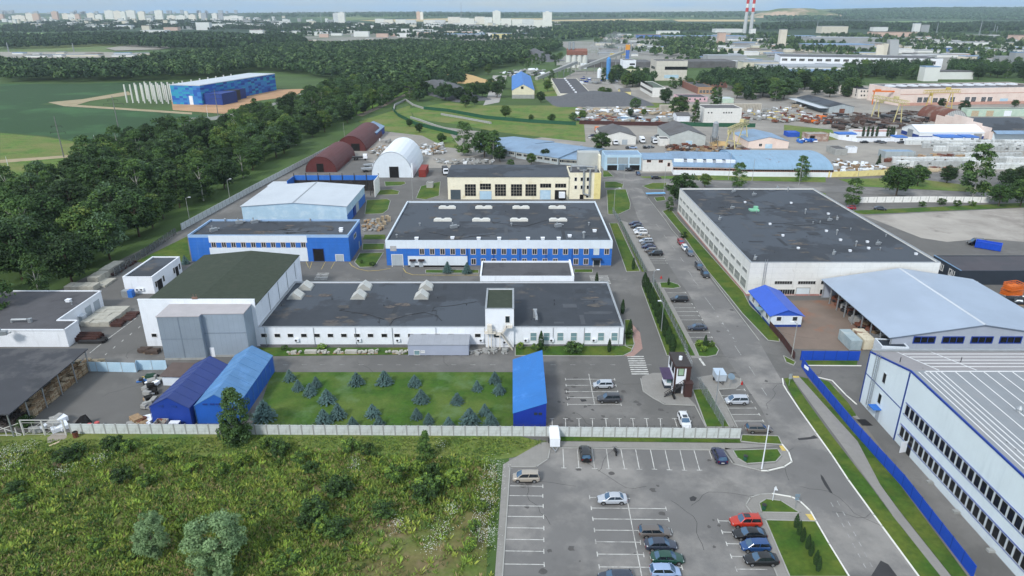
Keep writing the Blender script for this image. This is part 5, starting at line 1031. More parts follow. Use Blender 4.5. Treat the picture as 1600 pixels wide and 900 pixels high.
clutter('boards and window frames leaning by the tent front', ((204,664),(236,655),(238,672),(202,672)), 26, [WHITE, WOOD, GR, RUST], (.6,2.6))
clutter('bins and bags piled before the pale blue gate', ((212,592),(250,592),(248,598),(216,598)), 22, [YEL, LB, GR, WHITE, GR, DSTEEL], (.6,1.2))
clutter('white tubes and scrap piled by the site gate', ((50,672),(66,672),(66,676),(50,676)), 14, [WHITE, GR, GR], (.4,1.4), 1.0); clutter('bent pale bars lying inside the gate', ((78,662),(100,660),(100,672),(80,672)), 16, [WHITE, GR], (1.2,3))
p = P(236,594); r = thing('waste_container', 'green wheeled waste container in the timber yard', 'container', (p[0], p[1], 0), .1); MB().extx([(-.5,.15),(.5,.15),(.65,1.15),(-.65,1.15)], -.8, .8).build('body', GREENP, r); MB().box(-.85,-.7,1.153,.85,.7,1.25).build('lid', M('dark_green',C(24,60,44)), r)
p = P(254,672); r = thing('rusty_bin', 'open rusty steel bin with peeling white front beside the dark blue tent', 'bin', (p[0], p[1], 0)); m = MB(); m.box(-1,-.9,.1,1,-.8,1.9); m.box(-1,.8,.1,1,.9,1.9); m.box(-1,-.8,.1,-.9,.8,1.9); m.box(.9,-.8,.1,1,.8,1.9); m.box(-1,-.8,.05,1,.8,.1); m.build('body', M('peeling_bin',C(176,176,170),.1,1,.9,blot=(C(120,62,42),1.2,.48,.56,1)), r)
p = P(275,671); r = thing('steel_table', 'white topped work table on thin legs before the dark blue tent', 'table', (p[0], p[1], 0)); MB().box(-.9,-.5,1.5,.9,.5,1.6).build('top', WHITE, r)
for x in (-.8,.8):
    for y in (-.4,.4): MB().box(x-.05,y-.05,0,x+.05,y+.05,1.5).build('leg', STEEL, r)
for a, l, w_ in (((168,674),'long white freezer chest lying behind the concrete fence',3.4),((188,674),'short white cabinet at the end of the freezer chest',1.6)): p = P(*a); r = thing('white_cabinet', l, 'cabinet', (p[0], p[1], 0)); MB().box(-w_/2,-.5,0,w_/2,.5,1.2).build('body', WHITE, r); MB().box(-w_/2+.1,-.4,1.203,w_/2-.1,.4,1.26).build('lid', M('lid_grey',C(190,196,198)), r)
p = P(126,668); r = thing('black_trailer_tent', 'black mesh heap leaning beside red drums behind the gate', 'heap', (p[0], p[1], 0), .3); MB().add([(-1.8,-.6,0),(1.8,-.6,0),(1.5,1.6,0),(-1.2,1.6,0),(.2,.5,2.0),(1.0,.9,2.1)], [(0,1,4),(1,2,5,4),(2,3,5),(3,0,4,5)]).build('cover', HOLE, r)
for a, l in (((134,672),'red drum beside the black heap'),((141,670),'orange red drum nearest the freezer chest'),((153,667),'red ball shaped tank behind the freezer chest')): p = P(*a); r = thing('drum', l, 'drum', (p[0], p[1], 0)); MB().tube((0,0,0),(0,0,1.0),.42,10).build('body', REDP, r); MB().tube((0,0,1.0),(0,0,1.08),.44,10,.3).build('lid', M('pinkish',C(190,90,90)), r)
p = P(122,680); r = thing('rusty_drum', 'rusty brown open barrel outside the concrete fence', 'barrel', (p[0], p[1]-.6, 0)); MB().tube((0,0,0),(0,0,1.1),.42,10,.46).build('body', RUST, r); MB().tube((0,0,1.1),(0,0,1.14),.4,10).build('opening', HOLE, r)
sheet('gravel_patch', [(74,684),(84,677),(105,676),(104,684),(92,691),(74,692)], .03, M('pale_gravel', C(150,142,132), .1, .6, .95))
p = P(85,694); tag(MB().ob((p[0], p[1], .02), (1.6,.35,.1), .9).build('plank', WOODL), 'single pale plank lying in the grass below the gate', 'plank')
p = P(201,464); r = thing('chemical_toilet', 'two blue and grey cabinets beside the small white store', 'cabinet', (p[0], p[1], 0)); MB().box(-1.4,-.6,0,.2,.9,1.9).build('body', STEEL, r); MB().box(.21,-.6,0,1.4,.9,1.95).build('side_cabinet', BLUEP, r)
# stone piles on the workshop verge
for i, (a, l) in enumerate((((460,553),'stone heap on a dark pallet, leftmost on the verge'),((486,552),'flat slab stack second on the verge'),((507,552),'rounded stone pile third on the verge'),((529,552),'broken stone heap in the middle of the verge'),((549,552),'pale flat slab stack fifth on the verge'),((566,552),'low stone heap before the block with bands'),((582,552),'square stone block stack near the cabin'),((622,552),'long stone heap against the cabin'))):
    p = P(*a); r = thing('stone_pile', l, 'stone pile', (p[0], p[1], .05), 0, 'stone piles on the verge'); m = MB(); n = 3 if 'slab' in l else (22 if 'long' in l else 11)
    if n == 3: [m.box(-1.3,-.5,k*.25,1.3,.5,k*.25+.2) for k in range(3)]
    else: [m.ob((R.gauss(0,.5 if n < 20 else 1.4), R.gauss(0,.3), max(0, .5-abs(R.gauss(0,.3)))), (R.uniform(.5,.9), R.uniform(.3,.6), R.uniform(.2,.35)), R.random()*3) for k in range(n)]
    m.build('stones', M('pale_stone',C(176,174,166),.15,1,.9), r); MB().box(-1.2,-.55,0,1.2,.55,.12).build('pallet', WOOD, r, (0,0,-.05))
clutter('cut paving rubble beside the stair tower', ((737,545),(792,547),(792,554),(735,554)), 30, [GR, CONC], (.4,1.2), .3)
# rusty formwork by the depot
for a, l, sz in (((137,530),'rack of rusty brown steel beams by the depot wall',(7,3.0,1.6)),((178,505),'rusty steel formwork frames lying in the yard',(3.5,3,.9)),((186,507),'second heap of rusty formwork nearer the road line',(3,3.2,1.0)),((204,495),'rusty beams at the end of the concrete slabs',(3.5,5,.6)),((194,420),'long rusty pipes stacked below the mesh fence',(2.4,12,.8)),((147,534),'dark steel frames stacked at the depot corner',(6,2.4,.8))):
    p = P(*a); r = thing('steel_stack', l, 'steel stack', (p[0], p[1], 0)); m = MB()
    for k in range(9): m.box(-sz[0]/2+R.uniform(0,.6), -sz[1]/2+sz[1]*k/9, R.uniform(0,.2), sz[0]/2-R.uniform(0,.6), -sz[1]/2+sz[1]*(k+.6)/9, sz[2]*R.uniform(.5,1))
    m.build('beams', M('dark_rust', C(70,46,42), .25, 1, .9) if 'dark' not in l else DSTEEL, r); MB().box(-sz[0]/2,-sz[1]*.4,-.02,-sz[0]/2+.3,sz[1]*.4,.3).build('bearer', WOOD, r)
for a, l, sz in (((167,497),'long pale concrete slab stack beside the depot gates',(7,10,1.2)),((168,430),'pale block wall stack below the mesh fence',(3,14,2.2)),((130,452),'crates of pale blocks at the end of the fence',(8,3.4,1.5)),((163,443),'low slab stack behind the white store',(4,6,.6))):
    p = P(*a); m = MB(); nx = max(1, int(sz[0]/2)); ny = max(1, int(sz[1]/2))
    for i in range(nx):
        for j in range(ny): m.box(-sz[0]/2+i*sz[0]/nx, -sz[1]/2+j*sz[1]/ny, 0, -sz[0]/2+(i+1)*sz[0]/nx-.08, -sz[1]/2+(j+1)*sz[1]/ny-.08, sz[2]*R.uniform(.85,1))
    tag(m.build('slab_stack', M('slab_pale',C(170,168,158),.12,1,.9), None, (p[0], p[1], 0)), l, 'slab stack')
for a, l in (((228,549),'dark timber bundle at the left of the metal annex'),((240,551),'low timber bundle touching the metal annex')): p = P(*a); r = thing('timber_bundle', l, 'timber', (p[0], p[1], 0)); m = MB(); [m.box(-1.3+R.uniform(-.3,.3),-.9+k*.3,z_*.3,1.3+R.uniform(-.3,.3),-.7+k*.3,z_*.3+.22) for k in range(6) for z_ in range(3)]; m.build('planks', M('dark_timber',C(84,72,66),.2,1,.9), r); MB().box(-.2,-1,-.02,.2,1,.1).build('bearer', WOOD, r)
# concrete plank pallets in the gap beside the blue factory
for i, (x, y) in enumerate(((591,349),(598,345),(605,342),(594,354),(601,351),(608,346),(598,358))): stack((x, y), R.randint(9,13), 'crate of bright boards stacked left of the blue factory', 0, 'crates left of the blue factory', True)
clutter('rubble and slabs left of the blue factory', ((567,345),(590,345),(596,362),(568,362)), 60, [GR, CONC, WOOD], (.4,1.6), .7)
# right yard: pipes, crates, containers
for a, l, c in (((1336,548),'grey blue shipping container by the blue fence',M('container_grey',C(150,166,172),.08,.4,.7,blot=(C(176,182,180),.4,.5,.65,.6))),((1357,547),'rust stained cream shipping container by the blue fence',M('cream_container',C(206,198,176),.06,.5,.8,blot=(C(120,80,60),.4,.55,.62,.8)))):
    p = P(*a); r = thing('shipping_container', l, 'container', (p[0], p[1], 0), 0); MB().box(-1.25,0,.1,1.25,6,2.5).build('body', c, r); m = MB(); [m.box(-1.3,k*.6,.1,-1.253,k*.6+.2,2.45) for k in range(10)]; m.box(-1.2,-.06,.15,-.03,-.003,2.45); m.box(.03,-.06,.15,1.2,-.003,2.45); m.build('ribs_and_doors', c, r)
clutter('pipes, frames and timber piled along the open warehouse side', ((1306,470),(1316,466),(1392,548),(1378,552)), 130, [DSTEEL, GR, WOOD, STEEL, RUST], (.5,3.2), 1.4)
for k in range(3): p = P(1560+k*5,474-k*3); tag(MB().tube((-6,0,.5),(6,0,.5),.5,10).build('plastic_pipe', FABRIC, None, (p[0], p[1], 0), .02), 'white plastic pipe in the bundle beside the orange baskets', 'pipe', 'white plastic pipes')
for a, n, l in (((1536,468),12,'black bagged rolls stacked at the left of the white pipes'),((1566,474),12,'black bagged rolls in front of the white pipes'),((1588,473),10,'black bagged rolls at the right frame edge')):
    p = P(*a); r = thing('bag_stack', l, 'bags', (p[0], p[1], 0)); m = MB(); [m.tube((-2,R.uniform(-1.6,1.6),.4+.6*(k//5)),(2,R.uniform(-1.6,1.6),.4+.6*(k//5)),.4,7) for k in range(n)]; m.build('rolls', M('black_bag',C(34,38,44),.1,1,.35), r); MB().box(-1.8,-2,-.02,1.8,2,.1).build('pallet', WOOD, r)
p = P(1580,460); r = thing('orange_baskets', 'stack of orange wire baskets in front of the dark store', 'baskets', (p[0], p[1], 0), .3)
for zz, s in ((0,1.0),(1.7,.92)):
    m = MB()
    for k in range(4):
        z_ = .15+zz+k*.5; q = [(-2.2*s,-1.4*s,z_),(2.2*s,-1.4*s,z_),(2.4*s,1.4*s,z_),(-2.4*s,1.4*s,z_),(-2.2*s,-1.4*s,z_)]; m.path(q, .09, 4)
    for k in range(8):
        for y in (-1.4,1.4): x = -2.2+k*.63; m.tube((x*s,y*s,zz+.1),(x*s,y*s,zz+1.7),.05,4)
    m.box(-2.1*s,-1.3*s,zz+.1,2.1*s,1.3*s,zz+.9); m.build('basket', ORANGE, r)
p = P(1518,452); r = thing('white_tank', 'white ribbed tank stack behind the grey warehouse', 'tank', (p[0], p[1], 0)); [MB().tube((k*.9-1,0,0),(k*.9-1,0,2.2),.5,8,.42).build('tank', FABRIC, r) for k in range(3)]
for x in (1428,1440,1516,1567): p = P(x, 553); r = thing('exhaust_stack', 'galvanised %s exhaust stack before the grey warehouse, %s' % (('thin','left of the pair') if x == 1428 else ('thin','right of the pair') if x == 1440 else ('hooked','under the third window') if x == 1516 else ('hooked','at the right frame edge')), 'exhaust', (p[0], p[1], 0)); hh = 3.6 if x > 1500 else 2.6; MB().tube((0,0,0),(0,0,hh),.35,8).build('pipe', STEEL, r); MB().path([(0,0,hh),(.3,-.1,hh+.5),(.9,-.2,hh+.3)], .38, 8).build('hood', STEEL, r)
p = P(1263,578); 
m = MB().box(-.05,0,1.3,.05,.1,2.1); tag(MB().box(-.9,-.04,1.2,.9,.02,1.9).build('fence_notice', WHITE, None, (P(1259.5,585)[0]-.1, P(1259.5,585)[1]-.1, 0), rad(-78)), 'white rectangular notice fixed on the tall blue fence', 'sign')
# blue-white barrier arch on the junction and hazard post
p = P(1024,306); r = thing('barrier_canopy', 'low pale blue canopy strip on the island at the junction', 'barrier', (p[0], p[1], 0), .1); MB().box(-4,-.8,1.0,4,.8,1.25).build('canopy', M('pale_sky_blue',C(120,176,220)), r); [MB().box(x-.1,-.1,0,x+.1,.1,1.0).build('leg', STEEL, r) for x in (-3.5,3.5)]
p = P(1033,435); tag(MB().tube((0,0,0),(0,0,.8),.35,8,.06).build('traffic_cone', REDP, None, (p[0], p[1], .03)), 'red traffic cone on the asphalt at the thuja bay entrance', 'cone')
# ================================================================ middle distance
def mid(name, label, xl, xr, yb, yt, yk, wall, roof, kind='flat', cat='building', yr=None, rise=1.5, xk=None, yt2=None, group=None, sq=True):
    z = hgt(xl, yb, yt); b = Bd(name, label, cat, (xl,yt), (xr, yt if yt2 is None else yt2), (xk or xl, yk), z, group=group, square=sq)
    if kind == 'flat': flat(b, wall, roof, .3, None)
    elif kind == 'gx': gable_x(b, z+rise, wall, roof, .3)
    elif kind == 'gy': gable_y(b, z+rise, wall, roof, .3)
    return b
def arch(name, label, xl, xr, yb, yk, roof, front, hs=.5, door=None, cat='hangar', rz=0):
    a = P(xl, yb); c = P(xr, yb); W = c[0]-a[0]; D = P(xl, yk)[1]-a[1]; r = thing(name, label, cat, ((a[0]+c[0])/2, a[1], 0), rz); h = W/2
    q = [(h*cos(pi*k/16), h*hs*2*sin(pi*k/16)) for k in range(17)]
    o = [(h*1.02*cos(pi*k/16), h*hs*2.04*sin(pi*k/16)) for k in range(17)]
    MB().exty(q, .15, D-.15).build('end_walls', front, r); m = MB()
    for k in range(16): m.add([(o[k][0],0,o[k][1]),(o[k+1][0],0,o[k+1][1]),(o[k+1][0],D,o[k+1][1]),(o[k][0],D,o[k][1])], [(3,2,1,0)])
    e = m.build('roof', roof, r); e.data.polygons.foreach_set('use_smooth', [True]*len(e.data.polygons))
    if door: MB().box(door[0]*h-door[1]/2,.0,0,door[0]*h+door[1]/2,.145,door[2]).build('doorway', HOLE, r)
    return r, h
arch('arched_hangar', 'nearer maroon arched metal hangar beside the tree belt', 478, 526, 269, 243, MAROON, MAROON, .5, (-.05, 3.2, 4)); arch('arched_hangar', 'farther maroon arched metal hangar before the blue walled shed', 526, 572, 236, 212, MAROON, MAROON, .5, (.3, 4.5, 4))
r, h = arch('arched_hangar', 'large white fabric arched hangar behind the burnt shed', 581, 645, 277.5, 251, FABRIC, WHITEP, .62, (.1, 4.2, 5)); MB().box(h-.5,-.4,0,h+.2,.1,6.5).build('side_duct', FABRIC, r)
b = mid('blue_walled_shed', 'blue walled shed with pale blue roof behind the maroon hangars', 553, 588, 219, 208, 197, BLUED, BLUER, 'gy', rise=3)
p = P(660,277); r = thing('shipping_container', 'red brown shipping container against the white hangar', 'container', (p[0]-1.6, p[1], 0)); MB().box(0,0,.1,3.2,12,3.4).build('body', M('container_red',C(140,52,44),.08,.5,.7,seams=[('Y',.5,.12,.75)]), r); MB().box(.1,-.06,.2,1.5,-.003,3.3).box(1.6,-.06,.2,3.1,-.003,3.3).build('doors', M('container_red2',C(128,48,42)), r)
b = mid('pump_hut', 'tiny pale hut on the lawn beside the cream workshop', 666, 676, 294, 286, 283, CONC, CONC, 'flat', 'hut')
# -- the long curved shed and the gate shed
SH = M('shed_grey_wall', C(166,176,180), .06, .3, .7, seams=[('X', 3, .2, .8)])
for l, A, B_, K, ybs in (('left stretch of the long curved shed behind the poplars',(740,228),(805,237),(742,206),236),('middle stretch of the long curved blue grey shed',(806,237),(872,247),(800,214),247),('right stretch of the long curved shed behind the roof tower',(875,248),(926,251),(876,228),257)):
    z = hgt(A[0], ybs, A[1]); b = Bd('long_shed', l, 'shed', A, B_, K, z, square=False); gable_x(b, z+1.6, SH, BLUER, .3)
    for k in range(6): window(b.root, b.W*(k+.5)/6, -.002, z*.62, 3.2, 1.2, 'F', 3, fr=WF, gl=GLASS)
p = P(885,247); m = MB(); m.add([(-4,-2,4),(2,-2,6),(5,6,8),(-1,7,7)], [(0,1,2,3)]); 
b = mid('gate_shed', 'long pale blue grey garage shed closing the end of the road', 945, 1003, 266, 242, 235, PALEB2, BLUER, 'flat')
for x in (949,966,984): fbox(b, 'bay_panel', x, 246, x+15, 256, M('bay_grey',C(150,160,166),.06), .08)
for x in (949,984): fbox(b, 'doorway', x, 258, x+15, 266, HOLE, .06)
fbox(b, 'gate', 966.5, 257, 981, 266, M('steel_blue_door',C(110,130,146)), .06)
b = mid('white_house', 'white house with pale blue roof at the corner of the cross road', 1005, 1052, 268, 249, 239, OLDWHITE, BLUER, 'gx'); OR = M('salmon_surround',C(196,140,116))
fwin(b, [(1014,251.5),(1032.5,252)], 6, 3.5, cols=2, fr=OR, gl=GLASSD); fwin(b, [(1045,257)], 3.5, 5, cols=1, fr=OR, gl=GLASSD); 
b = mid('long_workshop', 'long white workshop with blue grey roof and dormer strip by the cross road', 1053, 1155, 273, 260, 237, WHITE, BLUER, 'gx', rise=3.5, yt2=262)
for k in range(6): MB().ob((b.W*(.12+k*.15), b.D*.16, b.H+.8), (6,2,1.5)).build('dormer', WHITE, b.root)
for k in range(12): window(b.root, b.W*(k+.5)/12, -.002, b.H*.75, 3, .9, 'F', 3, fr=OR, gl=GLASSD)
b = mid('long_workshop', 'rust streaked blue barrel roofed workshop by the cross road', 1155, 1301, 276, 264, 240, WHITE, RUSTR, 'none', yt2=265)
W, D, H = b.W, b.D, b.H; MB().box(0,0,0,W,D,H).build('walls', WHITE, b.root); q = [(D/2-D/2*1.02*cos(pi*k/14), H-.1+4.2*sin(pi*k/14)) for k in range(15)]; o = MB().extx(q, -.2, W+.2).build('roof', RUSTR, b.root, smooth=40)
for k in range(14): window(b.root, W*(k+.5)/14, -.002, H*.8, 4, .8, 'F', 4, fr=OR, gl=GLASSD)
b = mid('slate_warehouse', 'low warehouse with mottled slate gable roof behind the long shed', 942, 994, 226, 213, 200, OLDWHITE, SLATE, 'gy', rise=2.6); gate_door(b, 972, 218, 980, 226); gate_door(b, 957, 220, 964, 226, HOLE)
b = mid('slate_warehouse', 'taller warehouse with dark slate gable roof beside the grey silo', 1047, 1103, 228, 212, 197, M('block_wall',C(186,192,190),.08,.4), SLATE, 'gy', rise=3.2); gate_door(b, 1072, 220, 1081, 228, PALEB2)
mid('side_store', 'small pale store against the slate warehouse', 1031, 1047, 228, 217, 213, OLDWHITE, SLATE, 'flat')
p = P(1115,229); r = thing('silo', 'tall grey steel silo on a frame between warehouse and gantry crane', 'silo', (p[0], p[1], 0)); MB().tube((0,0,5),(0,0,13),1.6,12).tube((0,0,2.5),(0,0,5),.4,12,1.6).tube((0,0,13),(0,0,14),1.6,12,.4).build('bin', STEEL, r); m = MB()
for x in (-1.6,1.6):
    for y in (-1.6,1.6): m.box(x-.15,y-.15,0,x+.15,y+.15,6)
m.box(-1.7,-1.7,4,1.7,-1.5,4.3); m.build('frame', M('silo_frame',C(90,96,104)), r)
b = mid('pink_gable_house', 'pink house with pale blue gable roof left of the blue container', 1170, 1233, 232, 221, 208, PINK, BLUER, 'gy', rise=2.4); fbox(b, 'door', 1196, 225, 1206, 232, PALEB2); window(b.root, b.W*.3, -.002, b.H*.5, 1.6, 1.4, gl=GLASSD)
def gantry(label, a, c, zb, d, mat, legs=((0,1),), lw=.35, depth=6, name='gantry_crane'):
    """two leg frames, trussed bridge, trolley; a and c are the feet of the two legs"""
    a, c = Vector(P(*a)), Vector(P(*c)); L = (c-a).length; r = thing(name, label, 'crane', (a.x, a.y, 0), math.atan2(c.y-a.y, c.x-a.x))
    for x in (0, L):
        m = MB(); m.tube((x,-depth/2,0),(x,-.9,zb),lw,5); m.tube((x,depth/2,0),(x,.9,zb),lw,5); m.box(x-.3,-depth/2-.5,0,x+.3,depth/2+.5,.6); m.tube((x,-depth/4,zb/2),(x,depth/4,zb/2),.2,4); m.build('leg_frame', mat, r)
    m = MB(); x0, x1 = -d, L+d
    for y in (-.9,.9):
        for zz in (zb, zb+2.2): m.tube((x0,y,zz),(x1,y,zz),.2,4)
        n = 10
        for k in range(n): xx = x0+(x1-x0)*k/n; xe = x0+(x1-x0)*(k+1)/n; m.tube((xx,y,zb),((xx+xe)/2,y,zb+2.2),.13,4); m.tube(((xx+xe)/2,y,zb+2.2),(xe,y,zb),.13,4)
    for k in range(11): xx = x0+(x1-x0)*k/10; m.tube((xx,-.9,zb+2.2),(xx,.9,zb+2.2),.1,4)
    m.build('bridge_truss', mat, r); MB().box(L*.7,-1.1,zb+2.4,L*.7+3,1.1,zb+4).build('trolley', mat, r); MB().box(1,1,zb-2.4,2.8,2.6,zb-.3).build('cab', mat, r)
gantry('faded yellow gantry crane standing over the sand heap', (1140,236), (1160,226), 11, 5, CRANEP); gantry('large pale yellow gantry crane over the scrap yard', (1366,187), (1401,195), 14, 7, CRANEP); gantry('bright yellow gantry crane in front of the pink factory', (1450,170), (1482,169), 12, 7, YEL)
p = P(1360,163); r = thing('crane_beam', 'orange overhead crane beam left of the pale gantry', 'crane', (p[0], p[1], 0), -.12); MB().box(0,-.6,10,24,-.2,11).box(0,.6,10,24,1.0,11).box(2,-.8,11,6,1.2,12).build('beam', ORANGE, r); MB().box(1,-.4,0,1.6,.6,10).box(22,-.4,0,22.6,.6,10).build('leg', ORANGE, r)
def mound(name, label, pts, h, mat, bumps=5):
    c = [Vector(P(*q)) for q in pts]; a, b_ = c[0], c[1]; L = (b_-a).length; u = (b_-a).normalized(); n = Vector((-u.y, u.x)); D = (c[2]-a).dot(n); nx, ny = 28, 14; V = []; Q = []
    bp = [(R.uniform(.15,.85), R.uniform(.35,.65), R.uniform(.5,1), R.uniform(.08,.2)) for _ in range(bumps)]
    for j in range(ny+1):
        for i in range(nx+1):
            s, t = i/nx, j/ny; e = min(1, 4.5*min(s,1-s))*min(1, 2.6*min(t,1-t)); z = e*(.62+.3*sum(k*math.exp(-((s-x)**2+(t-y)**2*.5)/w**2) for x, y, k, w in bp)/1.2)*h; q = a+u*(L*s)+n*(D*t); V.append((q.x, q.y, max(.0, z)-.02))
    for j in range(ny):
        for i in range(nx): k = j*(nx+1)+i; Q.append((k, k+1, k+nx+2, k+nx+1))
    tag(link(name, npmesh(name, np.array(V), np.array(Q), [mat], smooth=True)), label, 'heap')
mound('gravel_heap', 'long dark gravel heap behind the scrap sheds', ((868,168),(1030,166),(880,150)), 9, GRAVEL); mound('gravel_heap', 'tall dark gravel heap at the end of the quarry lane', ((714,160),(776,156),(724,128)), 12, GRAVEL); mound('sand_heap', 'flat tan sand heap behind the dark gravel', ((738,132),(782,127),(740,118)), 7, SAND); mound('sand_heap', 'small yellow sand heap under the gantry crane', ((1112,231),(1143,232),(1120,222)), 3.2, SAND, 2); mound('gravel_heap', 'dark gravel slope beside the cement silos', ((856,97),(892,96),(866,84)), 14, GRAVEL)
# -- quarry plant and works beyond
b = mid('blue_gable_store', 'cream store with bright blue gable roof by the quarry lane', 800, 835, 154, 141, 119, M('pale_cream',C(222,216,190),.06,.3), TENTB, 'gy', rise=5); fbox(b, 'window', 814, 135, 818, 139, GLASSD); fbox(b, 'base_wall', 800, 148, 835, 154, CONC, .1)
b = mid('flat_hall', 'cream banded hall with long flat grey roof beside the gravel heap', 875, 924, 156, 146, 122, M('cream_band_wall',C(226,222,206),.05,.3), BITUM2, 'flat'); fbox(b, 'window_band', 879, 150, 921, 152, GLASSD, .1); fbox(b, 'doorway', 902, 150.5, 912, 156, HOLE, .15)
for k in range(8): MB().box(b.W*.5,b.D*(k+.5)/8-2,b.H-.3,b.W*.56,b.D*(k+.5)/8+2,b.H+.6).build('roof_skylight', WHITE, b.root)
def silos(label, xl, xr, yb, yt, n, mat, top=True):
    z = hgt(xl, yb, yt); a = P(xl, yb); c = P(xr, yb); rr = (c[0]-a[0])/n/2; r = thing('cement_silos', label, 'silo', (a[0], a[1], 0))
    for k in range(n): MB().tube((rr*(2*k+1),rr,0),(rr*(2*k+1),rr,z),rr*.97,14).build('silo', mat, r)
    if top: MB().extx([(0,z+.02),(rr*2,z+.02),(rr*2,z+8),(0,z+5)], 1, rr*2*n-1).build('head_house', BRICK, r); MB().tube((rr*1.2,rr,z+7),(rr*1.2,rr,z+17),1.6,8).tube((rr*2.6,rr,z+7),(rr*2.6,rr,z+17),1.6,8).build('filter', STEEL, r)
silos('row of four pale cement silos with red brick head house', 884, 918, 107, 86, 4, M('silo_cement',C(206,208,204),.05,.2)); silos('short pair of white silos before the four cement silos', 907, 917, 108, 99, 2, FABRIC, False); silos('twin grey silos beside the orange tower', 966, 976, 96, 74, 2, CONC, False)
for x, l, mt, yb, yt in ((949.5,'slim blue tower of the mixing plant',M('tower_blue',C(80,140,200),.06),128,92),(936,'white vertical silo of the mixing plant',FABRIC,126,109)):
    p = P(x, yb); z = hgt(x, yb, yt); r = thing('plant_tower', l, 'tower', (p[0], p[1], 0)); MB().tube((0,0,3),(0,0,z),2.4,10).tube((0,0,z),(0,0,z+2),2.4,10,.5).build('tank', mt, r); MB().box(-2,-2,0,2,2,3).build('base', CONC, r)
p = P(980,97); z = hgt(980,97,70); r = thing('batching_tower', 'orange and blue batching tower behind the white block', 'tower', (p[0], p[1], 0)); MB().box(-2.5,0,0,2.5,6,z*.7).build('lower_tower', M('blue_steel',C(70,110,180),.1), r); MB().box(-3,0,z*.701,3,6,z).build('upper_tower', M('orange_steel',C(214,150,60),.08), r); MB().box(3.5,0,0,5.5,3,z+4).build('elevator', STEEL, r); MB().box(-26,2,z*.42,-2.6,5,z*.5).build('conveyor', YEL, r)
def conveyor(label, a, c, za, zc):
    a, c = P(*a), P(*c); r = thing('conveyor_gallery', label, 'conveyor', (a[0], a[1], 0)); dx, dy = c[0]-a[0], c[1]-a[1]; L = math.hypot(dx, dy); m = MB(); u = Vector((dx,dy)).normalized(); n = Vector((-u.y,u.x))*1.8; q = []
    for s, zz in ((0,za),(1,zc)):
        for sg in (-1,1):
            for h in (0,3.2): q.append((dx*s+n.x*sg, dy*s+n.y*sg, zz+h))
    m.add(q, [(0,1,3,2),(5,4,6,7),(0,4,5,1),(2,3,7,6),(1,5,7,3),(0,2,6,4)]); m.build('gallery', CONC, r); g = MB()
    for k in range(1, 6): t = k/6; g.box(dx*t-.4,dy*t-.4,0,dx*t+.4,dy*t+.4,za+(zc-za)*t)
    g.build('trestles', CONC, r)
conveyor('long rising conveyor gallery in front of the silos', (838,128), (900,117), 2, 13); conveyor('conveyor gallery climbing to the white mixing block', (905,118), (972,112), 7, 22); conveyor('low flat conveyor between silo foot and lane', (870,112), (905,113), 8, 9)
b = mid('mixing_block', 'white block house of the mixing plant above the trees', 974, 994, 120, 94, 92, WHITE, BITUM2, 'flat'); fbox(b, 'window', 984, 99, 992, 101.5, GLASSD, .1)
b = mid('low_works', 'pale green yellow works below the white block house', 968, 1004, 122, 108, 105, M('lime_cream',C(206,208,178),.06), BITUM2, 'flat'); fbox(b, 'window_band', 996, 111, 1003, 113, GLASSD, .1)
b = mid('panel_block', 'tall pale concrete hall with one dark window band among trees', 1026, 1075, 126, 95, 92, M('panel_concrete',C(206,202,192),.05,.2,.9,seams=[('X',6,.3,.85),('Z',4,.25,.85)]), BITUM2, 'flat'); fbox(b, 'window_band', 1039, 104, 1074, 109, GLASSD, .15); MB().box(-.15,b.D*.2,b.H*.55,-.003,b.D*.8,b.H*.68).build('side_window_band', GLASSD, b.root); fbox(b, 'blue_gate', 1038, 117, 1060, 122, PALEB2, .12)
mid('grey_long_hall', 'long low grey hall running behind the mixing plant', 918, 1020, 106, 97, 93, SLATE, SLATE, 'flat'); mid('grey_long_hall', 'long low grey hall right of the pale concrete hall', 1076, 1150, 106, 96, 92, SLATE, SLATE, 'flat')
b = mid('yellow_house', 'small white and yellow house on the quarry lane', 970, 986, 151, 143, 140, YELLOW, SLATE, 'gx', rise=2)
b = mid('office_block', 'white office block with green flat roof and window strips', 1020, 1040, 152, 137, 127, OLDWHITE, M('moss_roof',C(82,94,82),.1,.3), 'flat')
for k in range(2): MB().box(-.12,1,3+k*5,-.003,b.D-1,5+k*5).build('window_band', GLASSD, b.root)
b = mid('brick_school', 'brick and orange two storey building with flat roof in the trees', 1091, 1116, 147, 136, 126, M('orange_brick',C(166,132,100),.08,.4), BITUM2, 'flat'); fwin(b, [(1095,143),(1100,143),(1105.5,143),(1111,143)], 4, 4, cols=3, rows=2, gl=GLASSD); MB().box(-.1,.1,0,-.003,b.D,b.H-.2).build('brick_side', BRICK, b.root)
b = mid('pink_annex', 'long low pink building before the brick building', 1063, 1106, 159, 152, 147, M('lilac_pink',C(206,172,180),.06,.3), BITUM2, 'flat'); fwin(b, [(x,155) for x in (1070,1078,1086,1094,1101)], 2.4, 2.6, cols=1, gl=GLASSD)
b = mid('brick_house', 'red brick block half hidden behind trees', 1104, 1137, 137, 128, 124, M('pale_brick',C(176,130,118),.08,.5), BITUM2, 'flat'); fwin(b, [(x,132) for x in (1110,1116,1122,1128)], 3, 2.4, cols=2, gl=GLASSD)
mid('mint_hut', 'pale mint hut below the wood', 1125, 1147, 161, 154, 151, MINT, METALR, 'flat', 'hut')
b = mid('peeling_hall', 'white hall with peeling blank wall above the green fence', 1101, 1160, 192, 169, 163, OLDWHITE, SLATE, 'flat'); fwin(b, [(x,176) for x in (1107,1112,1131,1135,1139,1143)], 2, 2.2, cols=1, gl=GLASSD)
mid('white_cottage', 'small white cottage with slate roof beside the tall dark tree', 1058, 1078, 190, 181, 177, WHITE, SLATE, 'gx', rise=1.6)
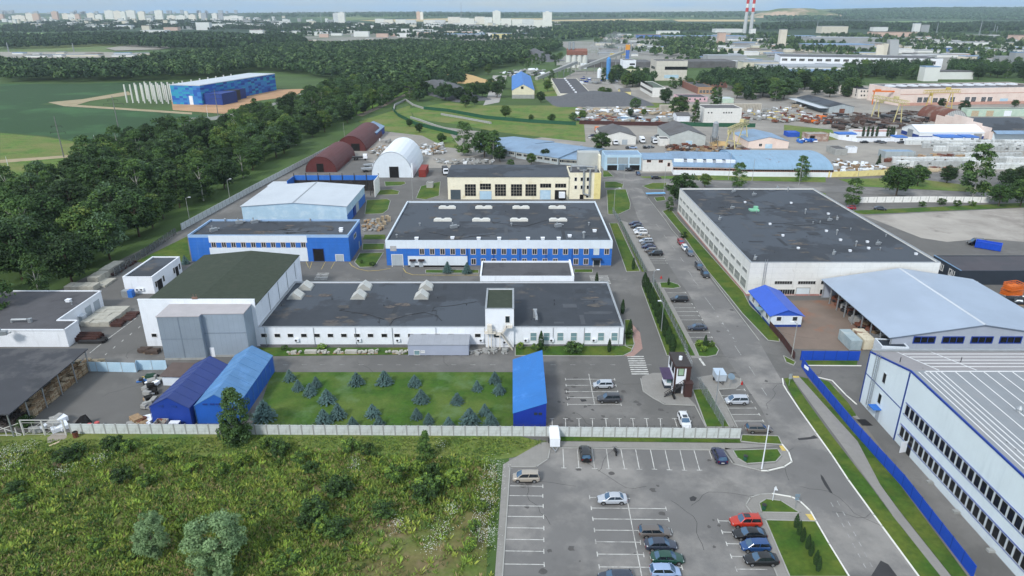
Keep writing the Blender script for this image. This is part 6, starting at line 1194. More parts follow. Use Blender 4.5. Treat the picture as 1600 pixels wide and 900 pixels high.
for xl, xr, yb, yt, l in ((1031,1083,175,164,'row of upright ribbed concrete panels behind the cottage'),(1128,1190,173,162,'row of upright ribbed concrete panels right of the peeling hall')):
    z = hgt(xl,yb,yt); a = P(xl,yb); W = P(xr,yb)[0]-a[0]; r = thing('panel_rack', l, 'panels', (a[0],a[1],0)); m = MB(); n = 26
    for k in range(n): m.box(W*k/n,0,0,W*(k+.6)/n,3,z)
    m.build('panels', M('rib_concrete',C(192,186,174),.1,.5), r); MB().box(0,3.02,0,W,4,z*.9).build('back_frame', CONC, r)
# -- right hand factories
z = hgt(1409,165.5,139)
b = Bd('pink_factory', 'very long pale pink factory with brown roof behind the gantry cranes', 'building', (1409,139), (1640,135.5), (1372,131), z, square=False); W, D, H = b.W, b.D, b.H
flat(b, PINK, M('brown_felt_roof',C(96,90,88),.08,.1,.9,seams=[('X',14,.3,.8)],blot=(C(110,116,124),.02,.5,.6,.7)), .3, WHITE)
fwin(b, [(x,156) for x in (1437,1446.5)]+[(x,157) for x in (1461,1471)]+[(x,155.5) for x in (1488,1511,1521,1536.5,1546.5)], 8, 7.5, cols=4, rows=4, fr=WHITE, gl=GLASSD); fbox(b, 'gate', 1563, 154, 1572, 165.5, PALEB2, .1)
for k in range(12): MB().box(W*(k+.3)/13,D*.45,H-.3,W*(k+.3)/13+5,D*.62,H+.9).build('roof_skylight', WHITE, b.root)
m = MB(); m.box(-.1,-.15,H*.66,W,-.003,H*.69); m.box(-.1,-.15,0,W,-.0031,H*.17); m.build('string_course', M('rose_band',C(196,152,138),.05), b.root)
b = mid('white_office', 'white three storey office joined to the pink factory', 1342, 1367, 154, 139.5, 133, M('office_white',C(222,214,206),.04), BITUM2, 'flat')
fwin(b, [(x,y) for x in (1346,1350.5,1356,1361) for y in (142.5,149)], 2.2, 2.4, cols=1, gl=GLASSD)
for k in range(5):
    for q in (.35,.65,.88): window(b.root, -.002, b.D*(k+.5)/5, b.H*q, 1.8, 1.8, 'L', 1, gl=GLASSD)
b = mid('dark_roof_store', 'pale store with dark gable roof and long side canopy in the scrap yard', 1296, 1335, 177, 167, 152, SH, BITUM, 'gy', rise=2); fbox(b, 'brown_door', 1312, 170, 1319, 177, RUST, .1); MB().extx([(0,3.6),(b.D,3.6),(b.D,3.8),(0,3.8)], -7, -.3).build('canopy', METALR, b.root)
arch('arched_hangar', 'rusty brown arched hangar with ribbed white front', 1471, 1511, 193, 183, M('rust_arch',C(112,70,58),.15,.2,.8,blot=(C(150,140,130),.15,.52,.62,.6)), M('ribbed_white',C(186,190,190),.08,1,.7,seams=[('X',1.2,.4,.55)]), .5)
b = mid('white_tent_hall', 'long white tent hall with blue base behind the white wall', 1437, 1540, 217, 207, 199, M('tent_white',C(226,230,232),.03), FABRIC, 'gx', rise=3.2, cat='hall'); MB().box(0,-.06,0,b.W,-.003,1.6).box(-.06,-.003,0,-.003,b.D,2.2).build('blue_base', BLUED, b.root); MB().box(-.12,b.D*.35,0,-.062,b.D*.65,4.2).build('gate', STEEL, b.root); fbox(b, 'gate', 1522, 209, 1533, 217, STEEL, .1)
b = mid('stepped_gable_works', 'works with stepped pink gable wall and dark roof at the right edge', 1549, 1640, 219, 205, 184, PINK, BITUM, 'gx', rise=4); m = MB()
for k in range(6): m.box(-.6,b.D*k/6,0,-.003,b.D*(k+1)/6,b.H+1.5+(3.2 if k in (2,3) else 1.6 if k in (1,4) else .4))
m.build('stepped_gable', PINK, b.root); MB().extx([(-4,b.H-1.2),(-.05,b.H+.2),(-.05,b.H+.4),(-4,b.H-1)], 1, b.W).build('front_canopy', BLUER, b.root); fbox(b, 'white_front', 1552, 208, 1640, 219, PALEB, .08)
b = mid('mint_store', 'long low mint green store behind the stepped gable works', 1512, 1640, 182, 170, 168, MINT, SLATE, 'flat'); [fbox(b, 'door', x, 173, x+9, 181.5, c_, .1) for x, c_ in ((1519,WOODL),(1542,WOODL),(1570,WHITE))]
for xl, xr, yb, yt, yk, l in ((1311,1339,216,209,206,'white booth with blue fascia inside the curved wall'),(1401,1418,222,214,211,'white gate booth with blue top left of the white tent wall'),(1471,1505,221,214,210,'white booth with wide blue roof right of the white tent wall'),(1510,1530,221,214,210,'small white booth with blue roof at the works corner')):
    b = mid('gate_booth', l, xl, xr, yb, yt, yk, WHITE, PALEB2, 'flat', 'booth'); MB().box(-.15,-.15,b.H-.5,b.W+.15,b.D,b.H+.1).build('blue_fascia', BLUEP, b.root); window(b.root, b.W*.5, -.002, b.H*.5, 1.6, 1, gl=GLASSD)
b = mid('brick_kiosk', 'derelict brick kiosk with pale base on the yard road', 1261, 1296, 221, 209, 206, M('worn_brick',C(150,124,112),.12,.5,blot=(C(196,186,176),.3,.5,.6,.7)), CONC, 'flat', 'kiosk'); fbox(b, 'doorway', 1266, 212, 1272, 220, HOLE, .06)
mid('blue_container', 'blue site container on the grass beside the pink house', 1232, 1250, 214, 207, 204, M('container_blue',C(40,84,180),.06), M('container_blue2',C(60,100,190),.06), 'flat', 'container'); mid('utility_hut', 'white utility hut with dark roof beside the block yard road', 1326, 1340, 239, 230, 228, WHITE, DARKP, 'flat', 'hut'); mid('utility_hut', 'long grey utility hut left of the white hut', 1306, 1325, 243, 233, 227, CONC, SLATE, 'flat', 'hut'); mid('cabin_row', 'row of grey blue site cabins among the timber crates', 1384, 1431, 247, 237, 233, SH, BLUER, 'flat', 'cabins')
mid('low_quarters', 'low white quarters with red roof behind the small cypresses', 1338, 1402, 213, 206, 202, WHITE, M('rosy_roof',C(176,138,130),.08), 'flat')
# -- concrete block stacks, crates
BLK = [M('block_grey', C(176,180,180), .08, 1, .9, rnd=.12), M('block_white', C(212,216,216), .06, 1, .8, rnd=.06)]
bmesh_ = []
for v in range(3):
    m = MB()
    for i in range(4):
        for k in range(3):
            if R.random() < .92: m.box(-3.9+i*2, -1.0, k*.95, -2.1+i*2, 1.0, k*.95+.86)
    bmesh_.append([m.mesh('block_stack', [x]) for x in BLK])
nb = 0
for y, x0, x1, st, w in ((226,1425,1600,14.5,1),(231,1452,1600,15.5,1),(236,1470,1600,16.5,0),(247,1500,1600,17,0),(254,1406,1600,17,1),(259.5,1412,1530,18,0),(264,1560,1600,18,1)):
    x = x0
    while x < x1:
        p = P(x, y); tag(link('block_stack', R.choice(bmesh_)[w if R.random() < .8 else 1-w], None, (p[0], p[1]+R.uniform(-.6,.6), 0), R.uniform(-.06,.06)), 'stack of grey white concrete blocks in the open storage yard at the right', 'block stack', 'concrete block stacks'); x += st*R.uniform(.9,1.08); nb += 1
BG = [M('bag_white',C(216,220,224),.05,1,.7), GR, CONC]
clutter('white bags heaped behind the white arched hangar', ((592,222),(640,218),(662,240),(640,232)), 120, BG, (1,2.6), 1.6); clutter('white bagged goods and slabs right of the white hangar', ((650,228),(690,226),(696,240),(660,246)), 110, BG+[WOOD], (1,2.6), 1.3); clutter('pale rubble bags along the back wall line', ((680,250),(770,250),(774,257),(684,257)), 70, BG+[GR], (1,2.4), 1.0); clutter('stacked goods before the maroon hangars', ((575,236),(600,228),(606,240),(585,246)), 40, BG+[WOOD], (1,2.2), 1.2)
clutter('rusty scrap iron under the gantry crane', ((1290,182),(1440,174),(1450,200),(1310,204)), 320, [M('scrap_brown',C(74,60,54),.3,.5,.9), M('scrap_grey',C(104,98,94),.2,.5,.9), M('scrap_dull',C(86,66,58),.25,.5,.9), DSTEEL, GR], (1.5,7), 1.8, 'scrap_iron'); clutter('orange and rusty machine parts left of the scrap', ((1250,184),(1300,180),(1310,194),(1255,196)), 60, [ORANGE, RUST, RUST, DSTEEL, STEEL], (1,4), 1.8); clutter('mixed goods beside the pink factory yard', ((1200,170),(1260,166),(1270,190),(1210,192)), 120, [WHITE, GR, CONC, RUST, GR, M('tan',C(160,146,124))], (1,5), 1.8); clutter('brown logs and scrap below the two warehouses', ((1040,228),(1170,233),(1170,239),(1045,236)), 140, [RUST, WOOD, GR, M('scrap_brown',C(74,60,54))], (1,4), 1.5)
clutter('crates and white goods right of the rusty roofed workshop', ((1305,250),(1380,262),(1380,270),(1305,272)), 90, [WHITE, GR, WOOD, FABRIC], (1,3.5), 1.5); clutter('timber crates beside the site cabins', ((1385,248),(1500,244),(1500,250),(1385,254)), 90, [WOOD, RUST, GR], (1,3.5), 1.6); clutter('rust brown planks below the block stacks', ((1385,262),(1490,264),(1490,269),(1385,267)), 60, [RUST, WOODL, GR], (1.5,5), .9); clutter('blue bins and tubes by the brick kiosk', ((1246,220),(1275,220),(1275,224),(1246,224)), 24, [BLUED, BLUEP, WHITE], (1,3), 1.5)
clutter('sheds, tanks and junk along the brown fence', ((900,186),(1050,186),(1050,193),(905,192)), 200, [GR, CONC, WHITE, RUST, GR, BRICK, M('tan',C(160,146,124)), DARKP, SH, BLUER], (1.5,6), 2.0); clutter('prefabricated slabs stacked above the junk yard', ((900,170),(1060,172),(1060,180),(900,182)), 170, [GR, CONC, M('tan',C(160,146,124)), WOOD, WHITE], (1.5,6), 1.4); clutter('machines and slabs right of the peeling hall', ((1150,176),(1240,170),(1250,186),(1160,190)), 110, [GR, CONC, GR, WHITE, RUST, CONC, YEL], (1.5,5), 1.8)
clutter('plant machinery around the mixing tower', ((905,122),(965,118),(968,130),(905,132)), 60, [STEEL, BLUED, CONC, WHITE], (2,7), 2.0); clutter('foundations and machines of the quarry yard', ((780,112),(850,108),(856,118),(790,122)), 70, [CONC, WHITE, GR, DSTEEL], (2,8), 2.0)
# -- far parked cars and trucks
CS = {}
def farcar(pos, colour, label, head=0, grp=None):
    if colour not in CS:
        m = MB(); m.extx([(-.85,.25),(.85,.25),(.9,.6),(.82,.95),(-.82,.95),(-.9,.6)], -2.2, 2.2, 0); m.add([(-1.7,-.78,.95),(1.2,-.78,.95),(1.2,.78,.95),(-1.7,.78,.95),(-1.1,-.6,1.45),(.4,-.6,1.45),(.4,.6,1.45),(-1.1,.6,1.45)], [(0,1,5,4),(1,2,6,5),(2,3,7,6),(3,0,4,7)], 1).add([(-1.1,-.6,1.455),(.4,-.6,1.455),(.4,.6,1.455),(-1.1,.6,1.455)], [(0,1,2,3)], 0)
        for x in (-1.35,1.35):
            for s in (-1,1): m.tube((x,s*.72,.32),(x,s*.93,.32),.32,8,m=2)
        CS[colour] = m.mesh('parked_car', [PAINTS[colour], CARGL, BLACK])
    p = P(*pos); return tag(link('parked_car', CS[colour], None, (p[0], p[1], .02), head), label, 'car', grp)
G5 = 'cars along the white yard wall'
for x, y, c, l in ((1350,223.5,'black','black car leftmost before the curved white wall'),(1372,223,'slate','dark car second along the curved white wall'),(1379,224,'grey','grey car tucked beside the second dark car'),(1408,224,'dark_grey','dark grey car left of the gate booth'),(1418,223.5,'navy','navy car right of the gate booth'),(1433,222.5,'dark_grey','grey car before the white tent wall'),(1443,223.5,'black','black car left of the red car'),(1458,223,'red','red car in the row before the white tent'),(1487,224,'slate','dark car before the blue roofed booth'),(1522,224,'black','black car before the small booth'),(1532,221,'black','black car at the works corner'),(1539,221,'navy','dark blue car last at the works corner')): farcar((x,y), c, l, R.choice((0,.3,pi)), G5)
for a, c, l in (((980,232),'dark_grey','grey car beneath the slate warehouse'),((989,232),'light_blue','pale blue car right of the grey car'),((1007,231.5),'black','black car between the two slate warehouses'),((1016,231.5),'grey','grey car right of the black car between warehouses'),((921,216),'white','white car on the weedy yard edge'),((927,213),'navy','dark car behind the white car on the yard edge'),((1028,214),'grey','grey car before the side store'),((908,231),'silver','silver car near the torn shed roof')): farcar(a, c, l, R.choice((0,1.5,.4)))
def truck(pos, label, col, head=0, s=1.0, box=True):
    p = P(*pos); r = thing('truck', label, 'truck', (p[0], p[1], .03), head)
    MB().extx([(-1.2,.9),(1.2,.9),(1.2,2.4),(1.0,3.0),(-1.0,3.0),(-1.2,2.4)], 1.6, 3.6).build('cab', WHITE, r); MB().box(3.55,-1.0,1.9,3.64,1.0,2.8).build('windscreen', CARGL, r); MB().box(-4,-1.2,1.1,1.4,1.2,3.2 if box else 1.9).build('load_box', col, r)
    for x in (-2.8,-1.6,2.6):
        for t in (-1,1): MB().tube((x,t*.9,.5),(x,t*1.25,.5),.5,10).build('wheel', BLACK, r)
truck((1003,223),'white truck parked between the two slate warehouses',WHITE,TOW); truck((1022,224),'grey truck right of the white truck',STEEL,TOW); truck((961,226),'dark flatbed truck before the slate warehouse',DSTEEL,TOW,box=False); truck((877,310),'white van truck half inside the cream workshop gateway',WHITE,AWAY); truck((696,272),'flatbed truck behind the cream workshop',DSTEEL,TOW+.2); truck((775,139),'pale truck on the quarry lane',WHITE,TOW); truck((563,250),'dark trailer left of the white hangar',DSTEEL,.1,box=False)
for a, l, c in (((933,207),'orange mixer truck by the slate warehouse',ORANGE),((938,209),'white mixer truck beside the orange one',WHITE)): truck(a, l, c, TOW)
for a, l in (((578,268),'parked grey machine on the left of the white hangar'),((581,262),'second grey machine behind the first')): truck(a, l, STEEL, .4, box=False)
# -- checkered warehouse with its concrete columns
z = hgt(312,164,134)
b = Bd('checkered_warehouse', 'big warehouse with checkered blue panels and white roof beside concrete columns', 'building', (312,134), (429,115.5), (272,132), z, square=False); W, D, H = b.W, b.D, b.H
CB = [M('check_blue_a',C(40,92,176),.04), M('check_blue_b',C(56,124,190),.04), M('check_blue_c',C(50,150,184),.04), M('check_blue_d',C(40,68,148),.04)]
m = MB(); ny = 9
for i in range(22):
    for k in range(ny): m.box(W*i/22,-.1,H*k/ny,W*(i+1)/22,0,H*(k+1)/ny,R.choice((0,0,1,1,2,3)))
for i in range(8):
    for k in range(ny): m.box(-.1,D*i/8,H*k/ny,0,D*(i+1)/8,H*(k+1)/ny,R.choice((0,1,1,2,2,1)))
m.build('panel_walls', CB, b.root); MB().box(0,0,0,W,D,H-.1).build('core_walls', BLUED, b.root); MB().box(-.3,-.3,H-.09,W+.3,D+.3,H+.5).build('roof', METALR, b.root); MB().box(-.25,D*.3,0,-.105,D*.42,7).build('gate', WHITE, b.root)
MB().box(W*.02,-17,0,W*.2,-.2,9).build('office_annex', BLUED, b.root); MB().box(W*.205,-10,0,W*.34,-.2,8.5).build('grey_annex', DSTEEL, b.root); MB().box(W*.345,-8,0,W*.44,-.2,8.5).build('blue_annex', BLUED, b.root)
pil = MB().box(-.45,-.45,0,.45,.45,H*.98).mesh('concrete_column', [M('pale_column',C(214,214,208),.05,1,.9)])
for i in range(10):
    for j in range(8):
        if i > 2 and j != 2: continue
        q = Vector((b.a.x, b.a.y))+b.n*(D+5+j*5.6)+b.u*(W*(i*.105+.01)); tag(link('concrete_column', pil, None, (q.x, q.y, 0), b.ang), 'bare white concrete column standing in rows left of the checkered warehouse', 'column', 'bare concrete columns')
# ================================================================ the far town and works
def aptm(n, c, zper=3.0, win=1.2, fac=.78): return M(n, C(*c), .06, .05, .8, seams=[('Z', zper, win, fac)])
FARW = [aptm('flat_block_white',(238,238,232)), aptm('flat_block_cream',(240,234,222)), aptm('flat_block_grey',(178,184,190)), aptm('flat_block_brown',(212,186,170)), aptm('flat_block_pale',(226,230,232),3,1.4,.66)]
SHW = [M('far_shed_white',C(220,222,220),.06,.05), M('far_shed_grey',C(156,160,162),.08,.05), M('far_shed_cream',C(210,204,188),.06,.05), M('far_shed_salmon',C(200,174,160),.06,.05), M('far_shed_blue',C(96,126,180),.06,.05), M('far_shed_yellow',C(214,204,150),.06,.05)]
FARR = [M('far_roof_dark',C(92,92,94),.1,.03), M('far_roof_grey',C(150,156,162),.1,.03), M('far_roof_pale',C(196,200,202),.06,.03), M('far_roof_blue',C(120,146,176),.06,.03), M('far_roof_brown',C(116,100,92),.08,.03)]
def far(xl, xr, yb, yt, wall, roof, label, name='far_shed', cat='building', group=None, dep=None, pent=False, rz=0):
    p = PT((xl+xr)/2, yb); s = p[1]/ray((xl+xr)/2, yb)[1]/F; W = (xr-xl)*s; h = max(3.5, (yb-yt)*s); D = dep or min(60, max(12, W*.5))
    m = MB(); m.box(-W/2,0,-6,W/2,D,h,0); m.box(-W/2-.2,-.2,h+.01,W/2+.2,D+.2,h+.8,1)
    if pent: m.box(-W*.2,D*.3,h+.81,W*.2,D*.7,h+4,0)
    return tag(m.build(name, [wall, roof], None, p, rz), label, cat, group)
for xl, xr, yb, yt, w, l in ((521,530,35,22,4,'left half of the pair of white tower blocks left of centre'),(529,539,36,21,0,'right half of the pair of white tower blocks left of centre'),(651,656.5,31,19.5,3,'brown faced half of the twin tower block on the skyline'),(656.8,661,31,20,0,'white half of the twin tower block on the skyline'),(770,782,39,19,0,'tall white tower left of the widest white tower'),(848,862,43.5,21,0,'widest white tower block at the right end of the town')):
    far(xl, xr, yb, yt, FARW[w], FARR[2], l, 'tower_block', 'tower block', dep=22, pent=True)
for xl, xr, yb, yt, w in ((165,178,28,16.5,0),(179,190,29,17.5,1),(190,197,30,18.5,0),(198,212,28,16.5,0),(217,227,29.5,18.5,1),(243,255,28.5,16.5,0),(289,294,26,17.5,0),(311,315,27,20,1),(315,323,30,21,2),(332,340,30,21,0),(342,349,30,21,2),(137,148,29,20.5,1),(118,125,29,22,3),(42,52,31,21,1),(52,62,31,21.5,3),(82,91,29,18,3),(98,107,28,21,1),(107,118,28,22,0),(20,40,31,24,1),(0,6,29,22,3),(262,275,29,24,1),(276,290,30,24,0),(295,306,30,23,1),(350,380,31,25,0),(150,160,30,23,0),(228,240,30,24,2)):
    far(xl, xr, yb+2, yt+1, FARW[w], FARR[2], ('white','cream','pale grey','pinkish brown','off-white')[w]+' apartment block in the hazy housing estate on the left skyline', 'apartment_block', 'apartment block', 'apartment blocks of the left estate', 18, True)
for xl, xr, yb, yt, w in ((586,600,36,30,0),(600,614,37,31,1),(618,634,38,31,0),(634,650,39,32,4),(662,680,38.5,32,0),(680,696,39,32,4),(700,719,37,27.5,1),(719,733,40,29,0),(733,741,41,30,0),(742,757,38,27,1),(757,769,40,28,0),(783,799,41.5,30,0),(800,816,42,31,0),(816,834,42,31,4),(834,848,42.5,32,0)):
    far(xl, xr, yb, yt, FARW[w], FARR[2], ('white','cream','pale grey','pinkish brown','off-white')[w]+' slab apartment block in the row between the tall white towers', 'apartment_block', 'apartment block', 'slab blocks of the central estate', 16)
for i in range(34):
    x = R.uniform(0, 370); far(x, x+R.uniform(2,6), 21.5, 21.5-R.uniform(2,5.5), FARW[2], FARR[1], 'tiny blue grey block on the most distant left skyline', 'apartment_block', 'apartment block', 'blocks on the far skyline', 25)
A_ = lambda *a, **k: far(*a, **k)
for a in ((553,576,58,50,0,2,'white shed with pale roof at the forest edge'),(588,606,59,53,3,4,'salmon orange works at the forest edge'),(627,639,54,46,0,2,'white tall works left of centre beyond the forest'),(645,676,53,47,0,2,'long white hall right of the tall white works'),(661,715,70,65,0,1,'low white hall at the near forest edge'),(694,757,60,54,1,3,'long grey blue hall left of the yellow hall'),(769,800,60,53,5,3,'pale yellow hall beyond the forest'),(453,480,54,49,2,1,'cream hall beyond the left forest'),(440,466,65,60.5,4,3,'bright blue roofed hall at the forest edge'),(480,515,55,50,0,1,'white banded hall beyond the left forest'),(220,258,53,48,0,2,'long white hall in the left woods'),(362,387,69,60,0,2,'white house standing alone on the clearing'),(307,328,47,36,0,2,'white stepped works in the left distance'),(332,350,45,38,0,2,'long white hall right of the stepped works'),(256,278,48,43,3,4,'brick coloured hall in the left distance'),
          (1028,1062,55,49,0,1,'white hall left of the striped chimneys'),(997,1042,60,55,4,4,'blue walled hall left of the chimneys'),(1118,1160,51,46,0,2,'white hall at the foot of the striped chimneys'),(1172,1180,57,46,0,1,'pale tower house below the right chimney'),(1121,1132,75,53,3,4,'pinkish square tower left of the chimneys'),(1040,1165,64,57,1,3,'very long grey blue hall before the chimneys'),(1165,1275,62,57,1,3,'long grey hall right of the chimney foot'),
          (1283,1324,52,42,2,1,'cream stepped office block on the right'),(1364,1387,49,43,0,1,'white flat office at the wood edge on the right'),(1426,1436,54,38,0,3,'left half of the tall pale silo block'),(1437,1450,54,40,1,0,'dark right half of the tall silo block'),(1369,1432,58,51,3,4,'long brownish hall left of the silo block'),(1266,1372,69,60,1,1,'long pale grey hall behind the white factory'),(1265,1365,82,71,1,3,'long dark blue roofed hall behind the white factory'),(1471,1545,82,75,4,2,'blue and white hall at the right'),(1495,1543,74,67,0,1,'white hall behind the blue and white hall'),(1217,1227,73,48,2,1,'tan round topped water tower'),(1442,1465,127,106,0,3,'pale mint tall house among the trees'),(1462,1520,124,113,0,0,'white long house behind the trees'),(1200,1341,118,106,0,1,'low white front building before the white factory'),(1226,1321,124,113,0,3,'white annex with blue end at the tree row'),(1557,1578,110,90,1,1,'grey ribbed silo house at the right edge'),(1580,1602,112,84,1,3,'second grey silo house at the right edge'),(1590,1640,64,56,3,4,'reddish building at the far right edge'),(1105,1165,98,88,1,1,'grey works building below the chimneys'),(1160,1215,112,98,2,1,'grey yard hall left of the white factory')):
    far(a[0], a[1], a[2], a[3], SHW[a[4]], FARR[a[5]], a[6])
# white factory with window groups
z = hgt(1220,104,88)
b = Bd('white_factory', 'long white factory with window groups and dark roof in the right distance', 'building', (1220,88.5), (1474,92), (1230,84), z, square=False); flat(b, WHITE, FARR[0], .3, None)
for k in range(13): window(b.root, b.W*(k+.5)/18, -.002, b.H*.72, b.W/30, 3, 'F', 4, gl=GLASSD, t=.3)
for k in range(9):
    for q in (.3,.55,.8): window(b.root, b.W*(.70+k*.019), -.002, b.H*q, b.W/75, 2.4, 'F', 2, gl=GLASS, t=.2)
window(b.root, b.W*.93, -.002, b.H*.62, b.W/17, 4, 'F', 6, gl=GLASSD, t=.3)
p = PT(1397,92); s = p[1]/ray(1397,92)[1]/F; r = thing('conveyor_tower', 'steep grey concrete conveyor tower behind the white factory', 'tower', p); MB().extx([(0,0),(12,0),(20,28*s),(10,28*s)], -7*s, 7*s).build('inclined_gallery', SHW[1], r); MB().box(-16*s,6,0,-9.5*s,16,22*s).extx([(2,0),(6,0),(6,20*s),(2,2)], -28*s, -16.1*s).build('side_tower', SHW[2], r)
# striped chimneys
for xb, xt, lab in ((1163,1166,'left striped red and white power station chimney'),(1172.5,1174.5,'right striped red and white power station chimney')):
    p = PT(xb, 52); s = p[1]/ray(xb,52)[1]/F; zt = (52+14)*s; lean = 0; r = thing('power_chimney', lab, 'chimney', p); r0, r1 = 2.9*s, 1.7*s
    zb0 = (52-21)*s; g = lambda zz: r0+(r1-r0)*zz/zt
    MB().tube((0,0,-5),(0,0,zb0),g(0),16,g(zb0)).build('shaft', M('chimney_concrete',C(190,194,196),.05,.02), r); n = 6
    for k in range(n): za = zb0+(zt-zb0)*k/n; zc = zb0+(zt-zb0)*(k+1)/n; MB().tube((0,0,za+.01),(0,0,zc),g(za)+.05,16,g(zc)+.05).build('red_band' if k%2 == 0 else 'white_band', M('chimney_red',C(196,52,50),.05,.02) if k%2 == 0 else M('chimney_white',C(224,224,222),.04,.02), r)
# scattered low works and houses, each on its own
def scatter(n, x0, x1, y0, y1, w, h, walls, label, group, skip=None, mass=None):
    k = 0; mm = MB(); ML = SHW+FARR
    while k < n:
        x = R.uniform(x0, x1); y = R.uniform(y0, y1); f = .45+.55*(y-y0)/(y1-y0)
        if skip and skip(x, y): continue
        ww = R.uniform(*w)*f
        if mass:
            p = PT(x+ww/2, y); s = p[1]/ray(x+ww/2, y)[1]/F; W = ww*s; hh = max(3.5, R.uniform(*h)*f*s); D = min(60, max(12, W*.5)); X, Y, Z = p
            mm.box(X-W/2,Y,Z-6,X+W/2,Y+D,Z+hh,R.choice(walls)); mm.box(X-W/2-.2,Y-.2,Z+hh+.01,X+W/2+.2,Y+D+.2,Z+hh+.8,len(SHW)+R.choice((0,1,1,2,2,3,4))); k += 1; continue
        far(x, x+ww, y, y-R.uniform(*h)*f, SHW[R.choice(walls)], FARR[R.choice((0,1,1,2,2,3,4))], label, 'far_shed', 'building', group, rz=R.uniform(-.25,.25)); k += 1
    if mass: stuff(mass, mm, ML, label)
scatter(120, 925, 1590, 54, 86, (12,46), (3.5,7.5), (0,0,1,1,2,3,2), 'low flat roofed building in the hazy works district around the chimneys', 'buildings of the chimney works district')
scatter(110, 0, 520, 28, 41, (3,13), (3.5,8), (0,0,0,2,1), 'pale low houses and blocks of the distant town', 'town', mass='far_town'); scatter(70, 530, 870, 35, 46, (4,16), (3,7), (0,0,0,2,1), 'pale low houses and blocks below the central towers', 'town', mass='far_town')
scatter(150, 925, 1600, 55, 92, (10,50), (2.5,6), (0,0,1,1,2,2,3), 'crowded low works buildings of the hazy industrial district', 'works', mass='far_district')
scatter(26, 1080, 1300, 84, 112, (12,30), (4,8), (0,1,2,1), 'low shed between trees left of the long white factory', 'sheds left of the white factory'); scatter(22, 1475, 1595, 70, 108, (12,40), (4,8), (0,1,2,4), 'low shed in the crowded yard right of the white factory', 'sheds right of the white factory')
scatter(84, 380, 850, 40, 60, (8,28), (3.5,7), (0,0,0,2,1,3), 'low pale building in the district beyond the big forest', 'buildings beyond the forest', mass='far_district'); scatter(84, 40, 430, 31, 47, (6,24), (3,6.5), (0,0,0,2,2,1), 'tiny pale building in the far left district', 'buildings of the far left district', mass='far_district')
scatter(22, 430, 700, 62, 69, (8,26), (1.6,3.2), (0,1,2,3), 'low shed in the yards along the forest edge', 'sheds along the forest edge')
scatter(12, 0, 230, 84, 91, (14,40), (.8,1.6), (0,2,0), 'long low pale greenhouse row in the left clearing', 'greenhouse rows')
# pale clearings and fields
def tsheet(name, pts, col, dz=1.2):
    q = [PT(*p) for p in pts]; mb = MB(); 
    mb.add([(a, b_, c+dz) for a, b_, c in q], [tuple(range(len(q)))]); o = mb.build(name, col)
    if o.data.polygons[0].normal.z < 0: o.data.flip_normals()
    tag(o, kind='structure')
PALEF = M('stubble_field', C(190,172,126), .08, .004); GRF = M('pale_green_field', C(118,150,82), .08, .004); GYF = M('grey_clearing', C(150,146,136), .12, .01)
tsheet('field', [(0,82),(150,82),(232,84),(228,90),(100,92),(0,92)], GYF); tsheet('field', [(165,76),(230,68),(270,67),(300,70),(250,78),(180,80)], GYF); tsheet('field', [(275,65),(360,63),(366,67),(290,69)], M('brown_field', C(128,104,84), .1, .01)); tsheet('field', [(0,52),(70,52),(78,58),(0,60)], GRF)
tsheet('field', [(860,31.5),(1000,29.5),(1050,31),(1000,33),(862,33.5)], PALEF); tsheet('field', [(1050,31),(1180,31),(1180,34),(1060,34)], PALEF); tsheet('field', [(1200,36),(1420,33.5),(1600,34.5),(1600,36.5),(1200,39)], GRF); tsheet('field', [(960,45),(1000,45),(990,48),(958,48)], GRF); tsheet('field', [(560,32),(700,29),(850,29),(850,31),(600,35)], PALEF)
tsheet('yard', [(870,66),(1000,58),(1600,54),(1600,112),(1480,112),(1200,110),(1100,104),(1000,112),(900,112),(870,100),(890,80)], M('works_yard', C(138,136,130), .12, .012, blot=(C(92,108,76),.006,.5,.6,.8)), .5)
tsheet('yard', [(400,62),(560,52),(850,50),(860,60),(700,71),(420,68)], M('works_yard2', C(134,132,124), .12, .01, blot=(C(80,100,66),.005,.48,.6,.85)), .5)
# bare topped hill on the right skyline
p = PT(1242,27); V = []; Q = []
for j in range(13):
    for i in range(33):
        a = 2*pi*i/32; q = j/12; z = 95*(1-q)**.8 if q > .32 else 95*.68**.8+1.5*sin(3*a); x, y = p[0]+cos(a)*q*400, p[1]+sin(a)*q*330; V.append((x, y, gz(x, y)-8+z))
for j in range(12):
    for i in range(32): k = j*33+i; Q.append((k, k+33, k+34, k+1))
tag(link('hill', npmesh('hill', np.array(V), np.array(Q), [M('bare_hill', C(92,110,66), .15, .01, .95, blot=(C(196,170,146),.004,.45,.56,.9))])), kind='structure')
# thin drifting smoke above the silos
m = MB(); pts = []
for k in range(46):
    t = R.random(); lo_ = R.random() < .35; pts.append((922+48*t+R.gauss(0,2), (74-16*t if not lo_ else 80-6*t)+R.gauss(0,2+2*t), 2.5+6*t*R.uniform(.5,1.2)))
import bmesh as _bm
bm = _bm.new()
for x, y, r_ in pts:
    xx, zz = atY(x, y, 1290); _bm.ops.create_icosphere(bm, subdivisions=1, radius=r_, matrix=Matrix.Translation((xx, 1290+R.uniform(-12,12), zz)) @ Matrix.Scale(1.5, 4, (1,0,.4)))
me = bpy.data.meshes.new('smoke'); bm.to_mesh(me); bm.free(); sm = bpy.data.materials.new('smoke_air'); sm.use_nodes = True; N = sm.node_tree.nodes; N.remove(N['Principled BSDF']); v_ = N.new('ShaderNodeVolumePrincipled'); v_.inputs['Density'].default_value = .03; v_.inputs['Color'].default_value = (.92,.95,1,1); sm.node_tree.links.new(v_.outputs[0], N['Material Output'].inputs['Volume']); me.materials.append(sm)
tag(link('smoke', me), 'thin grey smoke drifting from the works behind the silos', kind='stuff')
